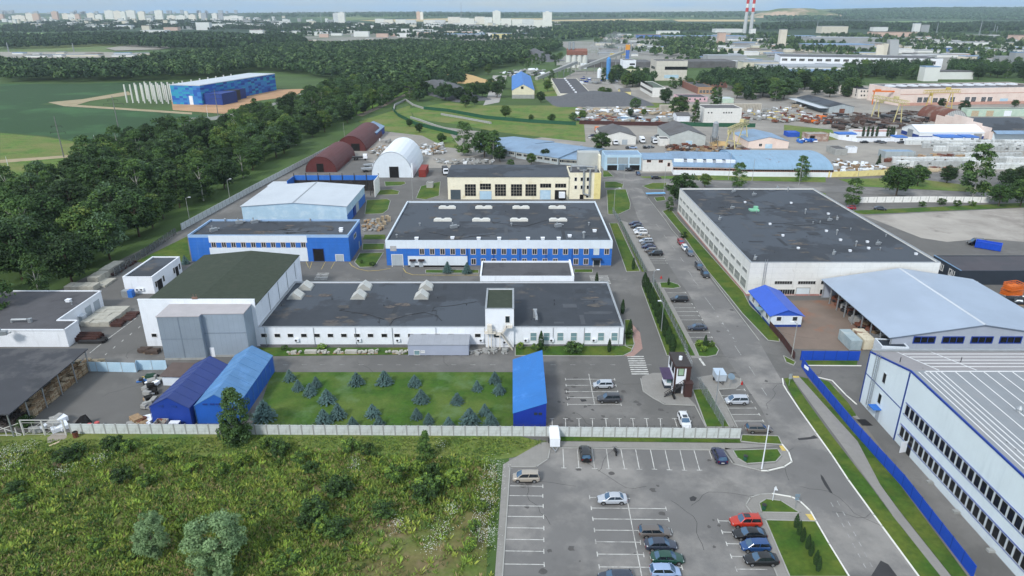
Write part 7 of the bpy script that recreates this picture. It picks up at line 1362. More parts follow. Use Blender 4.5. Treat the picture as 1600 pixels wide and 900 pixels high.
# radio masts and power pylons far off
for x, yb, yt, l in ((1276,48,34,'blue grey lattice mast on the right'),(1463,52,38,'pale pylon right of the silo block'),(1529,58,36,'tall pale pylon right of centre in the right distance'),(1552,53,40,'left of two close pylons at the far right'),(1556,53,42,'right of two close pylons at the far right'),(502,34,22,'thin mast above the left estate'),(721,31,8,'very thin tall mast on the central skyline'),(1597,40,0,'dark mast at the right frame edge'),(14,82,68,'floodlight mast at the left clearing'),(116,82,69,'second floodlight mast at the left clearing')):
    p = PT(x, yb); s = p[1]/F; h = (yb-yt)*s; r = thing('lattice_mast', l, 'mast', p); w = max(.5, h*.04); m = MB()
    for a in (-1,1):
        for b_ in (-1,1): m.tube((a*w,b_*w,-2),(a*.2,b_*.2,h),.35 if x not in (721,502) else .5,4)
    m.build('lattice', STEEL if x != 1597 else DSTEEL, r); MB().box(-w*1.6,-.2,h*.8,w*1.6,.2,h*.8+.6).build('cross_arm', STEEL, r)
# ================================================================ plants
def LM(n, c, rnd=.2): return M(n, C(*c), .16, .5, .75, spec=.25, rnd=rnd)
LD, LMD, LL = LM('leaf_dark',(42,62,34)), LM('leaf_mid',(58,84,42)), LM('leaf_light',(84,112,54))
LO, LG = LM('leaf_olive',(104,120,58)), LM('leaf_grey_green',(84,108,80))
LY, LW, LW2 = LM('leaf_yellow_green',(126,152,62)), LM('leaf_willow',(120,146,102)), LM('leaf_willow_dark',(84,112,70))
LS, LS2 = LM('needle_blue',(78,104,102)), LM('needle_dark',(44,62,54)); LT, LT2 = LM('thuja_green',(44,70,34)), LM('thuja_dark',(34,54,30))
BARK = M('bark', C(84,74,62), .2, 2, .95); BIRCHB = M('birch_bark', C(180,178,170), .15, 2, .9)
def leaves(c, nrm, size, asp=.62):
    n = len(c); t = NR.normal(size=(n,3)); t -= nrm*(t*nrm).sum(1)[:,None]; t /= np.linalg.norm(t,axis=1)[:,None]+1e-9; b = np.cross(nrm, t); s = size[:,None]
    V = np.stack([c-t*s, c-b*s*asp, c+t*s, c+b*s*asp], 1).reshape(-1,3); return V, np.arange(n*4).reshape(-1,4)
def unit(n):
    v = NR.normal(size=(n,3)); return v/np.linalg.norm(v,axis=1)[:,None]
def crown(name, mats, rx, rz, zc, nb, per, br, leaf, shape='round', wts=(.4,.4,.2)):
    C_, N_, I_ = [], [], []
    for i in range(nb):
        u = unit(1)[0]; rr = NR.uniform(.45,1)**.6
        if shape == 'round': p = np.array([u[0]*rx*rr, u[1]*rx*rr, zc+u[2]*rz*rr])
        elif shape == 'cone':
            q = NR.uniform(0,1); w = rx*(1-q*.88); a = NR.uniform(0,2*pi); p = np.array([cos(a)*w*rr, sin(a)*w*rr, zc-rz+q*2*rz])
        else:
            q = NR.uniform(0,1); w = rx*(sin(pi*min(1,q*.8+.16))**.7); a = NR.uniform(0,2*pi); p = np.array([cos(a)*w*rr, sin(a)*w*rr, zc-rz+q*2*rz])
        r = br*NR.uniform(.6,1.25); d = unit(per); d[:,2] = np.where(d[:,2] < -.35, -d[:,2], d[:,2]); C_.append(p+d*r*NR.uniform(.6,1.08,(per,1))*np.array([1,1,.8]))
        nn = d+NR.normal(size=(per,3))*.55; nn[:,2] += .25; N_.append(nn/np.linalg.norm(nn,axis=1)[:,None]); I_.append(NR.choice(len(mats), per, p=np.array(wts)*(.5)+(.5)*np.eye(len(mats))[NR.choice(len(mats), p=wts)]))
    c = np.concatenate(C_); n = np.concatenate(N_); V, Q = leaves(c, n, leaf*NR.uniform(.6,1.3,len(c))); return npmesh(name, V, Q, mats, np.concatenate(I_))
def trunk(h, r, zc, rx, bark, n=5):
    m = MB(); m.tube((0,0,-.3),(0,0,h*.55),r,7,r*.6).tube((0,0,h*.55),(0,0,h*.85),r*.6,6,r*.15)
    for k in range(n): a = 2*pi*k/n+R.random(); z0 = h*R.uniform(.25,.6); m.tube((0,0,z0),(cos(a)*rx*.7,sin(a)*rx*.7,z0+h*R.uniform(.12,.3)),r*.4,5,r*.1)
    return m.mesh('trunk', [bark])
def conifer(name, mats, r, h, nw, nb, leaf, droop=.18):
    C_, N_, I_ = [], [], []
    for k in range(nw):
        q = k/nw; z = .12*h+q*.86*h; w = r*(1-q)**.85+.05; n = max(4, int(nb*(1-q*.6)))
        for j in range(n):
            a = 2*pi*j/n+NR.uniform(-.25,.25); L = w*NR.uniform(.8,1.12); m = max(3, int(9*L/r)+2)
            for i in range(m):
                s = (i+.6)/m; C_.append((cos(a)*L*s, sin(a)*L*s, z-droop*L*s+.10*L*s*s+NR.normal()*.03)); nn = np.array([cos(a)*.5, sin(a)*.5, .8])+NR.normal(size=3)*.3; N_.append(nn/np.linalg.norm(nn)); I_.append(0 if s > .55 else NR.integers(0,2))
    c = np.array(C_); V, Q = leaves(c, np.array(N_), leaf*NR.uniform(.7,1.3,len(c)), .5); return npmesh(name, V, Q, mats, np.array(I_))
TV = {'round': [], 'birch': [], 'poplar': [], 'spruce': [], 'thuja': [], 'willow': [], 'bush': [], 'pine': []}
for i in range(6):
    h = 16; rx = R.uniform(4.6,6.0); mats = [[LD,LMD,LD],[LD,LMD,LL],[LMD,LL,LO],[LD,LD,LMD],[LMD,LG,LL],[LD,LMD,LMD]][i]
    TV['round'].append((crown('crown', mats, rx*.9, 6.2, 8.2, 60, 110, 2.0, .36, 'round'), trunk(h,.32,9,rx,BARK), h))
for i in range(3): TV['birch'].append((crown('crown', [LMD,LL,LW2], 3.3, 6.8, 8.3, 52, 80, 1.35, .30, 'oval', (.35,.4,.25)), trunk(15,.24,9,3,BIRCHB), 15))
for i in range(2): TV['poplar'].append((crown('crown', [LD,LMD,LL], 2.5, 6.9, 7.9, 46, 80, 1.3, .30, 'oval'), trunk(15,.25,8,2,BARK), 15))
for i in range(4): TV['spruce'].append((conifer('crown', [LS,LS2], 1.6, 3.6, 17, 17, .19), MB().tube((0,0,-.1),(0,0,3.2),.1,6,.03).mesh('trunk',[BARK]), 3.6))
for i in range(2): TV['pine'].append((conifer('crown', [LD,LS2], 3.2, 14, 20, 14, .55), MB().tube((0,0,-.1),(0,0,13),.3,6,.06).mesh('trunk',[BARK]), 14))
def thujacrown():
    n = 1500; q = NR.uniform(0,1,n)**1.1; a = NR.uniform(0,2*pi,n); w = .66*np.sin(np.pi*np.clip(q*.86+.12,0,1))**.75*(1-.35*q)*(1+.12*np.sin(a*5+q*9)); r = w*NR.uniform(.8,1.06,n); c = np.stack([np.cos(a)*r,np.sin(a)*r,.1+q*3.95],1); nn = np.stack([np.cos(a),np.sin(a),np.full(n,.35)],1)+NR.normal(size=(n,3))*.3; nn /= np.linalg.norm(nn,axis=1)[:,None]; V, Q = leaves(c, nn, .11*NR.uniform(.7,1.3,n), .6); return npmesh('crown', V, Q, [LT,LT2], NR.integers(0,2,n))
for i in range(3): TV['thuja'].append((thujacrown(), MB().tube((0,0,-.1),(0,0,1.2),.07,5).mesh('trunk',[BARK]), 4))
TV['feather'] = [(crown('crown', [LW2,LMD,LL], 2.5, 5.0, 5.1, 120, 90, .8, .15, 'oval', (.4,.4,.2)), trunk(9.5,.2,5,2,BARK), 10.5)]
TV['young'] = [(crown('crown', [LMD,LL,LD], 1.5, 2.5, 2.7, 60, 80, .5, .12, 'cone'), MB().tube((0,0,-.1),(0,0,4),.08,5).mesh('trunk',[BARK]), 5.4)]
for i in range(2): TV['willow'].append((crown('crown', [LW,LW,LW2], 2.9, 3.5, 3.7, 80, 190, .85, .13, 'round', (.4,.35,.25)), trunk(5.5,.2,3,2.5,BARK,7), 7.6))
for i in range(5): TV['bush'].append((crown('crown', [[LL,LMD,LY],[LMD,LD,LL],[LY,LL,LMD]][i%3], .95, .85, .95, 20, 70, .38, .105, 'round'), MB().tube((0,0,-.1),(.1,0,.9),.05,5).tube((0,0,-.05),(-.3,.2,.8),.03,4).mesh('trunk',[BARK]), 2))
SOL = {}
def tree(kind, pos, h, label, group=None, cat='tree', name=None, world=False, v=None, wide=1.0, z=0, solo=False):
    p = pos if world else P(*pos); v = R.randrange(len(TV[kind])) if v is None else v; c, t, h0 = TV[kind][v]; s = h/h0; rz = R.uniform(0, 2*pi)
    nm = name or {'round':'broadleaf_tree','birch':'birch_tree','poplar':'poplar_tree','spruce':'blue_spruce','thuja':'thuja','willow':'willow_shrub','bush':'shrub','pine':'conifer_tree'}[kind]
    r = thing(nm, label, cat, (p[0], p[1], z), rz, group); r.scale = (s*wide, s*wide, s)
    link('trunk', t, r); link('crown', c, r); return r
# the tree belt along the left side
nt = 0
for j, x in enumerate((-126,-139,-153,-168,-183,-197)):
    y = 112+R.uniform(0,8)
    while y < 640:
        xx = x+R.uniform(-4,4)+ (22*sst(330,640,y) if True else 0); yy = y+R.uniform(-3,3)
        if not (y < 150 and x > -133) and not (j in (2,) and y < 420 and R.random() < .55) and not (j == 5 and y > 420) and nt < 240:
            front = j < 2; hgt_ = R.uniform(10.5,18.5)*(1 if y < 400 else .92)
            k = 'birch' if R.random() < .18 else 'poplar' if R.random() < .06 else 'round'
            vv = R.randrange(6) if k == 'round' else None; hue_ = {2: 'olive green', 4: 'grey green'}.get(vv, 'dark green')+(' tall' if hgt_ > 15.5 else ' low' if hgt_ < 12.5 else '')
            lab = {'round': (hue_+' tree in front rows of the belt along the works fence' if front else hue_+' tree in rear rows of the belt on the field side'), 'birch': 'pale feathery tree among the dark trees of the left belt', 'poplar': 'narrow upright tree among the dark trees of the left belt'}[k]
            tree(k, (xx, yy), hgt_, lab, 'trees of the left belt', world=True, v=vv, wide=R.uniform(1.0,1.25)); nt += 1
        y += R.uniform(10,13)*(1+.2*sst(350,640,y))
# single trees of the middle distance: foot point and height
for kx, a, h, l in (('birch',(725,243),16,'tall birch in front of the long curved shed'),('round',(757,246),14,'round dark tree right of the tall birch'),('birch',(771,249),13,'slim birch leaning on the round dark tree'),('round',(781,253),8,'small bright tree at the end of the birch group'),('round',(938,240),11,'dark tree beside the roof tower of the cream block'),('round',(1063,322),13,'large dark tree at the corner of the white plant'),('round',(1101,293),6,'round bush left of the leaning birch'),('birch',(1153,294),10,'leaning birch beside the cross road'),('birch',(1251,283),10,'birch before the rusty roofed workshop'),('round',(1400,306),13,'round green tree on the verge of the cross road'),('round',(1433,291),9,'broad tree behind the round green tree'),('birch',(1520,307),19,'big weeping birch at the cross road'),('round',(1479,286),8,'small tree left of the big weeping birch'),('round',(1560,322),9,'spreading bush right of the weeping birch'),('round',(1594,323),11,'tree cut by the right frame edge near the road'),('round',(1590,296),10,'tree behind the right edge tree'),('round',(1570,292),8,'tree right behind the weeping birch'),('birch',(1331,322),10,'feathery tree beside the blue container of the apron'),('pine',(1372,260),6,'small conifer beside the timber crates'),('birch',(1046,330),5,'little birch against the white plant wall'),
        ('round',(1060,184),15,'tall dark tree behind the white cottage'),('poplar',(1085,193),14,'dark upright tree right of the white cottage'),('round',(1040,162),13,'bright tree on the gravel heap'),('round',(992,172),9,'round bush on top of the long gravel heap'),('poplar',(1114,170),15,'left poplar before the pink building'),('poplar',(1121,168),14,'right poplar before the pink building'),('round',(845,160),9,'round tree beside the blue gable store'),('round',(856,143),11,'tree behind the blue gable store'),('birch',(862,130),12,'pale tree left of the flat hall'),('round',(940,152),9,'left of the two round bushes before the flat hall'),('round',(950,152),8,'right of the two round bushes before the flat hall'),('poplar',(943,128),14,'poplar before the blue plant tower'),('round',(728,168),10,'dark tree at the foot of the gravel heap'),('round',(742,164),7,'small round bush right of the gravel heap'),('round',(790,185),9,'tree beside the green fence'),('round',(895,190),6,'young tree at the end of the green fence'),('round',(830,190),5,'left bush behind the green fence'),('round',(862,192),6,'right bush behind the green fence'),('round',(910,188),7,'bush beside the junk yard'),('round',(1006,181),5,'bush among the junk yard sheds'),('round',(985,182),6,'bush left of the cottage'),('round',(798,262),4,'dark bush behind the cream workshop'),('round',(830,258),6,'bush against the long curved shed'),('round',(852,250),6,'narrow bush by the shed wall'),('round',(690,225),6,'round bush left of the tall birch'),('round',(655,207),6,'bush on the weedy plot'),('round',(640,198),5,'small bush beside the ruined wall'),('round',(1470,168),7,'bush below the yellow gantry crane'),('round',(1505,176),9,'dark bush behind the rusty arched hangar'),('round',(1585,168),6,'bush at the right end of the mint store')):
    tree(kx, a, h*1.08, l, wide=1.2 if kx in ('round','birch') else 1.0)
for x in (1348,1355,1362,1369,1386,1391,1395): tree('thuja', (x,213), 6, 'small dark cypress in the row before the low white quarters', 'cypresses of the low quarters')
GV = [1.0]
def grove(n, x0, x1, ya, yb, h, label, group, kinds=('round','round','round','birch','poplar')):
    for i in range(n):
        x = x0+(x1-x0)*(i+R.uniform(.1,.9))/n; y = R.uniform(ya, yb); p = P(x, y); tree(R.choice(kinds), p, R.uniform(*h)*1.1, label, group, world=True, wide=R.uniform(1.15,1.5))
grove(26, 1142, 1335, 128, 158, (11,16), 'dark tree of the wood between pink building and white office', 'trees of the middle wood'); grove(14, 1318, 1445, 112, 126, (12,16), 'dark tree in the row behind the pink factory', 'trees behind the pink factory'); grove(12, 1482, 1600, 112, 127, (12,17), 'dark tree in the row at the right behind the pink factory', 'trees at the right of the factory row'); grove(16, 955, 1012, 118, 138, (10,15), 'dark tree in the grove below the mixing plant', 'trees of the mixing plant grove'); grove(9, 1044, 1110, 134, 142, (7,10), 'dark tree in the grove below the pale concrete hall', 'trees of the concrete hall grove')
grove(16, 650, 790, 112, 158, (9,14), 'dark tree in the clump beside the gravel heap', 'trees beside the gravel heap', ('round',)); grove(22, 530, 660, 118, 160, (12,16), 'dark tree in the clump along the railway bed', 'trees along the railway bed', ('round','round','birch')); grove(12, 800, 880, 90, 112, (9,13), 'dark tree around the quarry lane end', 'trees of the quarry lane', ('round','birch'))
# far woods and tree bands: more than anyone could count
def forest(name, label, pts, n, h, leafn, leaf, mats, keep=None, flat=False):
    
    w = np.array([PT(*p) for p in pts])[:, :2]; lo, hi = w.min(0), w.max(0); T = []
    def inside(p):
        r = np.zeros(len(p), bool); j = len(w)-1
        for i in range(len(w)):
            a = ((w[i,1] > p[:,1]) != (w[j,1] > p[:,1])) & (p[:,0] < (w[j,0]-w[i,0])*(p[:,1]-w[i,1])/(w[j,1]-w[i,1]+1e-9)+w[i,0]); r ^= a; j = i
        return r
    got = 0
    while got < n:
        p = NR.uniform(lo, hi, (n, 2)); p = p[inside(p)]
        if keep: p = p[np.sin(p[:,0]*.021+p[:,1]*.006)*np.cos(p[:,1]*.011-p[:,0]*.004)+.5*np.sin(p[:,0]*.05+p[:,1]*.031) > keep]
        T.append(p); got += len(p)
    t = np.concatenate(T)[:n]; H = NR.uniform(h[0], h[1], n)*(1+.15*np.sin(t[:,0]*.02)*np.sin(t[:,1]*.013)); Z = np.array([gz(x, y) for x, y in t]); rx = H*NR.uniform(.22,.36,n)
    k = np.repeat(np.arange(n), leafn); d = unit(len(k)); d[:,2] = np.abs(d[:,2])*1.2-.25; d /= np.linalg.norm(d,axis=1)[:,None]
    c = np.stack([t[k,0]+d[:,0]*rx[k]*NR.uniform(.6,1.1,len(k)), t[k,1]+d[:,1]*rx[k]*NR.uniform(.6,1.1,len(k)), Z[k]+H[k]*.55+d[:,2]*H[k]*.46*NR.uniform(.75,1.08,len(k))], 1)
    nn = d+NR.normal(size=d.shape)*.45; nn /= np.linalg.norm(nn,axis=1)[:,None]; V, Q = leaves(c, nn, leaf*NR.uniform(.6,1.3,len(k)), .75)
    mi = NR.integers(0, len(mats), n)[k]; tag(link(name, npmesh(name, V, Q, mats, mi)), label, kind='stuff')
FM = [LM('forest_dark',(48,70,44),0), LM('forest_mid',(64,90,54),0), LM('forest_deep',(42,64,42),0), LM('forest_light',(92,116,72),0)]
forest('forest', 'dense mixed forest across the left half beyond the field', [(0,108),(120,108),(200,106),(250,99),(330,90),(400,80),(480,74),(640,73),(760,72),(865,70),(878,78),(830,92),(800,104),(752,112),(735,120),(690,128),(640,142),(570,140),(535,128),(440,113),(400,111),(330,124),(200,128),(0,130)], 11500, (11,17), 60, 1.35, [FM[0],FM[1],FM[0],FM[1],FM[2],FM[3]])
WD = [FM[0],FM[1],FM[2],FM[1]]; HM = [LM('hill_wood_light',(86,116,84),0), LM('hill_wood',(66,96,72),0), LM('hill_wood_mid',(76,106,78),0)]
forest('wood', 'dense wood between the brick building and the long white factory', [(1090,132),(1125,126),(1200,124),(1260,127),(1335,128),(1322,135),(1262,141),(1230,152),(1165,157),(1142,142),(1090,138)], 330, (11,16), 150, .8, WD); forest('wood', 'tree row behind the pink factory', [(1318,110),(1450,110),(1450,122),(1330,126)], 130, (11,16), 150, .8, WD); forest('wood', 'tree row at the right behind the pink factory', [(1480,108),(1640,106),(1640,124),(1480,122)], 150, (11,16), 150, .8, WD); forest('wood', 'grove around the mixing plant and the pale hall', [(950,124),(1012,126),(1022,128),(1018,136),(1010,136),(955,134)], 60, (9,13), 150, .75, WD)
forest('wood', 'leafy clump along the railway bed', [(528,140),(560,126),(640,118),(700,114),(700,126),(650,140),(560,164),(530,160)], 260, (10,15), 170, .75, WD); forest('wood', 'leafy clump beside the gravel heap', [(650,160),(680,136),(716,122),(730,126),(712,150),(700,160)], 90, (9,13), 170, .7, WD)
forest('far_forest', 'dark forest band behind the left clearing', [(0,60),(90,60),(180,58),(300,58),(470,62),(480,70),(330,80),(250,77),(160,72),(80,76),(0,77)], 5200, (12,18), 26, 2.6, FM[:3])
forest('far_forest', 'dark wood strips before the left estate', [(0,44),(60,36),(300,34),(420,36),(430,48),(300,47),(220,46),(120,52),(0,52)], 3400, (9,14), 16, 3.4, FM[:3]); forest('far_forest', 'tree belts among the district beyond the forest', [(400,38),(600,40),(860,46),(868,62),(700,66),(560,54),(420,60)], 3000, (9,14), 18, 3.0, FM[:3])
forest('far_forest', 'wood right of the white tower block', [(864,40),(960,36),(1090,42),(1185,44),(1185,49),(1060,50),(980,52),(930,60),(880,66),(866,56)], 3600, (11,17), 22, 3.0, [FM[0],FM[1],FM[2],FM[3]]); forest('far_forest', 'dark wood band below the right hills', [(1190,40),(1320,37),(1420,40),(1600,38),(1600,50),(1480,52),(1400,49),(1300,46),(1190,48)], 4200, (11,17), 18, 3.6, FM[:3])
forest('far_forest', 'tree groups scattered through the chimney works district', [(930,62),(1100,56),(1600,56),(1600,100),(1460,108),(1200,84),(1040,108),(1012,100),(930,78)], 2300, (8,15), 60, 1.5, [FM[0],FM[1],FM[3]], keep=.45)
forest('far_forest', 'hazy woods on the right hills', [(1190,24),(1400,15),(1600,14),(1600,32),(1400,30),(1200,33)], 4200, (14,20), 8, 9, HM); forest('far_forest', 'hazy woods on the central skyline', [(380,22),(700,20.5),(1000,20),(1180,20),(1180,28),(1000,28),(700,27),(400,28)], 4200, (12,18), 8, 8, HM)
# spruces on the lawn of the works: foot and tip
for x, y, t in ((213,218,135),(265,278,195),(378,258,178),(340,308,215),(445,355,253),(630,242,150),(805,240,145),(993,250,168),(1033,352,262),(1258,360,280),(1382,280,210),(1492,232,145),(1520,298,218),(1430,430,350),(1337,488,375),(1468,505,405),(55,460,320),(425,485,385),(515,452,345),(730,440,350),(770,506,430),(605,512,450),(1005,455,370),(1080,488,408),(1205,512,462)):
    bx, by, ty = 400+x/4, 540+y/4, 540+t/4; tree('spruce', (bx, by), max(2.4, hgt(bx, by, ty)*R.uniform(.80,.92)), 'small blue spruce standing on the lawn before the low workshop', 'blue spruces on the lawn', wide=R.uniform(1.12,1.4))
for x, y in ((699.5,426),(730,427)): tree('spruce', (x,y), 3.6, 'small spruce on the verge of the blue factory, '+('left one' if x < 710 else 'right one'))
tree('spruce', (290,413), 3, 'dark spruce beside the small white store')
for x, y in ((828,475),(845,510),(858,545),(872,575),(888,615),(905,658),(922,700),(938,738),(957,782),(977,830),(1000,878)): tree('thuja', (800+x/4, 330+y/4), 4.3, 'slim thuja in the row along the mesh fence', 'thuja row along the mesh fence', 'thuja', wide=1.35)
for x, y in ((1315,425),(1338,480),(1365,535),(1405,590),(1430,645),(1468,715),(1488,765)): tree('thuja', (980+x/5, 740+y/5), 2.5, 'small thuja on the lawn beside the main car park', 'thujas on the car park lawn', 'thuja', z=.09)
for x, y, h, l in ((757,365,3.6,'single thuja on the lawn right of the blue factory'),(528,460,3.6,'thuja at the zebra crossing behind the low workshop'),(735,780,4.2,'thuja at the right end wall of the low workshop'),(690,640,3.8,'thuja beside the reddish path of the workshop'),(181,868,4.6,'tall thuja before the workshop stair tower'),(607,880,3.2,'short thuja before the workshop windows'),(1205,855,3.2,'thuja on the island with two round bushes'),(977,463,2.2,'small thuja on the kerbed islet of the thuja bays')): tree('thuja', (800+x/4, 330+y/4), h, l, None, 'thuja', z=.05)
for a, h, w, l, v in (((1099,549.5),1.5,1.1,'yellow green clipped ball bush on the kerbed island',2),((1093,540),1.5,1.2,'clipped yellow bush left of the island thuja',2),((1110,541),1.4,1.2,'reddish spreading bush right of the island thuja',0),((897,550),2.2,2.0,'wide dark juniper in front of the workshop windows',1),((813,545),1.6,1.1,'yellowish bush at the foot of the stair tower',2),((838,547),1.8,1.2,'light bush left of the tall thuja',0),((852,549),1.3,1.1,'small bush right of the tall thuja',1),((983,528),2.0,1.0,'dark bush at the workshop corner',1),((582,416),1.4,1.5,'low round juniper on the lawn left of the blue factory',1),((565,412),1.2,.8,'tiny dark shrub on the lawn left of the blue factory',1),((445,547),1.2,1.3,'dark bush left on the workshop verge',1),((503,546),1.4,1.4,'bushy clump behind the stone piles',2),((42,668),2.4,1.2,'dark weeds growing at the site gate',1),((388,677),1.4,1,'weeds at the foot of the concrete fence',1),((1068,372),2.2,1.2,'bush against the white plant wall',1),((1471,320),2.6,1.3,'left bush before the white slab wall',1),((1440,323),2.2,1.2,'low bush before the white slab wall',1),((1495,322),2.4,1.3,'right bush before the white slab wall',1),((1518,322),2.2,1.2,'small bush right of the white slab wall bushes',0)):
    tree('bush', a, h, l, None, 'bush', wide=w, v=v)
# the meadow shrubs
tree('feather', (374,689), 10.5, 'tall feathery willow growing over the concrete fence at the light blue tent', name='willow_tree'); tree('bush', (366,690), 4.5, 'dark bushy growth at the foot of the feathery willow', None, 'bush', wide=1.1, v=1)
tree('willow', (340,888), 8.6, 'large rounded silver green willow shrub in the meadow', None, 'shrub', v=0, wide=1.12); tree('willow', (243,870), 7.3, 'smaller upright willow shrub left of the large willow', None, 'shrub', v=1, wide=.78); tree('willow', (352,912), 3.4, 'yellowish young willow in front of the large willow', None, 'shrub', v=0, wide=.9); tree('willow', (318,915), 2.8, 'small silvery willow at the bottom edge', None, 'shrub', v=1, wide=.9)
tree('young', (665,718), 5.6, 'young dark conical tree before the concrete fence', None, 'tree', 'young_tree'); tree('bush', (352,741), 2.6, 'silvery grey oval shrub near the fence', None, 'shrub', wide=.7, v=0); tree('bush', (381,731), 3.0, 'yellow oval shrub near the feathery willow', None, 'shrub', wide=.72, v=2)
for x, y, h, w, v in ((105,722,2.6,1.5,1),(122,712,2.2,1.4,1),(172,703,2.6,1.0,1),(186,703,2.8,1.0,1),(205,706,2.4,1.1,0),(248,712,2.2,1,0),(255,727,2.6,.8,0),(193,752,2.4,1.4,1),(232,758,2.2,1.2,0),(530,774,3.2,1.4,1),(540,772,2.4,1,1),(492,806,3.0,1.4,1),(478,824,2.4,1.2,1),(505,830,2.6,1.0,0),(530,838,3.0,1.2,1),(600,808,2.6,1.3,1),(620,752,3.6,.9,0),(655,742,2.8,.9,2),(672,770,3.6,1.1,0),(677,748,3.0,.8,1),(665,782,3.2,1.3,1),(712,760,3.2,1.1,2),(575,712,2.4,1.0,1),(550,705,2.6,1.2,0),(438,712,2.8,1.2,1),(470,722,2.2,1.2,0),(486,738,2.0,1.3,1),(455,880,2.2,1.2,0),(428,895,2,1.3,2),(40,790,2.2,1.3,0),(25,770,2.0,1.4,1),(150,860,2,1.0,0),(300,740,2.2,1.0,2),(420,700,2.2,1.2,0),(742,830,2.2,.8,0),(735,860,2.2,.8,2),(753,800,2,.9,2)):
    tree('bush', (x,y), h, 'leafy green shrub growing wild in the weedy meadow', 'wild shrubs of the meadow', 'shrub', wide=w, v=v)
def tufts(name, label, area, n, hh, mats, test=None, wid=.06, blades=8, z=.02):
    a = np.array([P(*q) for q in area]); lo, hi = a.min(0), a.max(0); p = NR.uniform(lo, hi, (n,2))
    w = a; ins = np.zeros(len(p), bool); j = len(w)-1
    for i in range(len(w)):
        q = ((w[i,1] > p[:,1]) != (w[j,1] > p[:,1])) & (p[:,0] < (w[j,0]-w[i,0])*(p[:,1]-w[i,1])/(w[j,1]-w[i,1]+1e-9)+w[i,0]); ins ^= q; j = i
    p = p[ins]
    if test is not None: p = p[test(p)]
    m = len(p); k = np.repeat(np.arange(m), blades); nk = len(k); H = NR.uniform(*hh, m)[k]*NR.uniform(.6,1.1,nk); an = NR.uniform(0, 2*pi, nk); r = NR.uniform(0,.3,nk); b = np.stack([p[k,0]+np.cos(an)*r, p[k,1]+np.sin(an)*r, np.full(nk, z)], 1); an2 = NR.uniform(0,2*pi,nk); t = np.stack([np.cos(an2),np.sin(an2),np.zeros(nk)],1)*wid*NR.uniform(.7,1.5,nk)[:,None]; lean = np.stack([np.cos(an)*.75, np.sin(an)*.75, np.full(nk,.85)],1)*H[:,None]
    V = np.stack([b-t*.5, b+t*.5, b+lean*.6+t, b+lean, b+lean*.6-t], 1).reshape(-1,3); Q = np.arange(nk*5).reshape(-1,5)
    tag(link(name, npmesh(name, V, Q, mats, NR.integers(0,len(mats),m)[k])), label, kind='stuff')
fn = lambda p, s, o: np.sin(p[:,0]*s+o)*np.cos(p[:,1]*s*1.3+o*2)+.6*np.sin(p[:,0]*s*2.7+p[:,1]*s*2.1+o)
G_ = [LM('grass_olive',(124,138,66),0), LM('grass_green',(110,134,58),0), LM('grass_yellow',(150,162,74),0), LM('grass_dark',(72,98,48),0)]
MEA = [(-60,712),(80,706),(200,703),(330,716),(430,700),(520,706),(600,712),(690,716),(770,722),(776,760),(770,905),(-60,905)]
bare = lambda p: 1.2/(1+np.exp(-((p[:,0]+27)*.3)))*1/(1+np.exp((p[:,1]-84)*.6))
tufts('meadow_grass', 'tall wild grass and weeds covering the meadow', MEA, 42000, (.3,.8), [G_[0],G_[1],G_[1],G_[3],G_[1],LM('dry_stalk',(150,136,96),0)], lambda p: (fn(p,.35,.4) > -1.1) & (NR.uniform(size=len(p)) > bare(p)*.8))
tufts('goldenrod', 'bright yellow green weeds in clumps across the meadow', MEA, 12000, (.5,1.0), [LY,G_[2],LL], lambda p: (fn(p,.5,2.2) > .35) & (NR.uniform(size=len(p)) > bare(p)*.7), .085, 10)
tufts('tall_weeds', 'dark green tall weeds in patches of the meadow', MEA, 5000, (.5,1.1), [LMD,LL,G_[1]], lambda p: (fn(p,.42,5.1) > .4) & (NR.uniform(size=len(p)) > bare(p)*.9), .11, 10)
FLW = M('white_flower', C(220,222,216), .05, 1, .8)
def flowers(name, label, pts, n, spread):
    c = []
    for x, y, s in pts:
        q = np.array(P(x,y)); c.append(q+NR.normal(size=(int(n*s),2))*np.array([spread*s**.5, spread*1.6*s**.5]))
    q = np.concatenate(c); z = NR.uniform(.5,1.1,len(q)); V, Q = leaves(np.concatenate([q, z[:,None]],1), np.tile(np.array([0,-.3,.95]),(len(q),1)), NR.uniform(.03,.065,len(q)), .8); tag(link(name, npmesh(name, V, Q, [FLW])), label, kind='stuff')
flowers('wildflowers', 'white wildflowers along the car park edge and in the meadow', [(775,738,1.2),(768,752,1),(762,778,1.2),(760,800,.8),(757,838,1.2),(764,842,1),(752,815,.6),(705,800,.6),(690,835,.9),(672,860,.6),(620,825,.6),(556,730,.5),(20,730,1),(12,712,1),(40,705,.7),(160,720,.6),(100,740,.6),(690,700,.3)], 130, .9)
tufts('rough_tufts', 'longer grass along the concrete fence and the mown strip', [(-60,690),(400,682),(800,684),(860,690),(770,716),(690,712),(520,700),(200,712),(-60,705)], 9000, (.06,.2), [G_[1],G_[0],G_[3]], None, .1, 4)
HAZE = 7e-5; CLOUDLOW = (2.3, 4.7, 7.8, 1); CLOUD = (7.6, 7.3, 6.8, 1); SKYS = .078; EXPO = .88
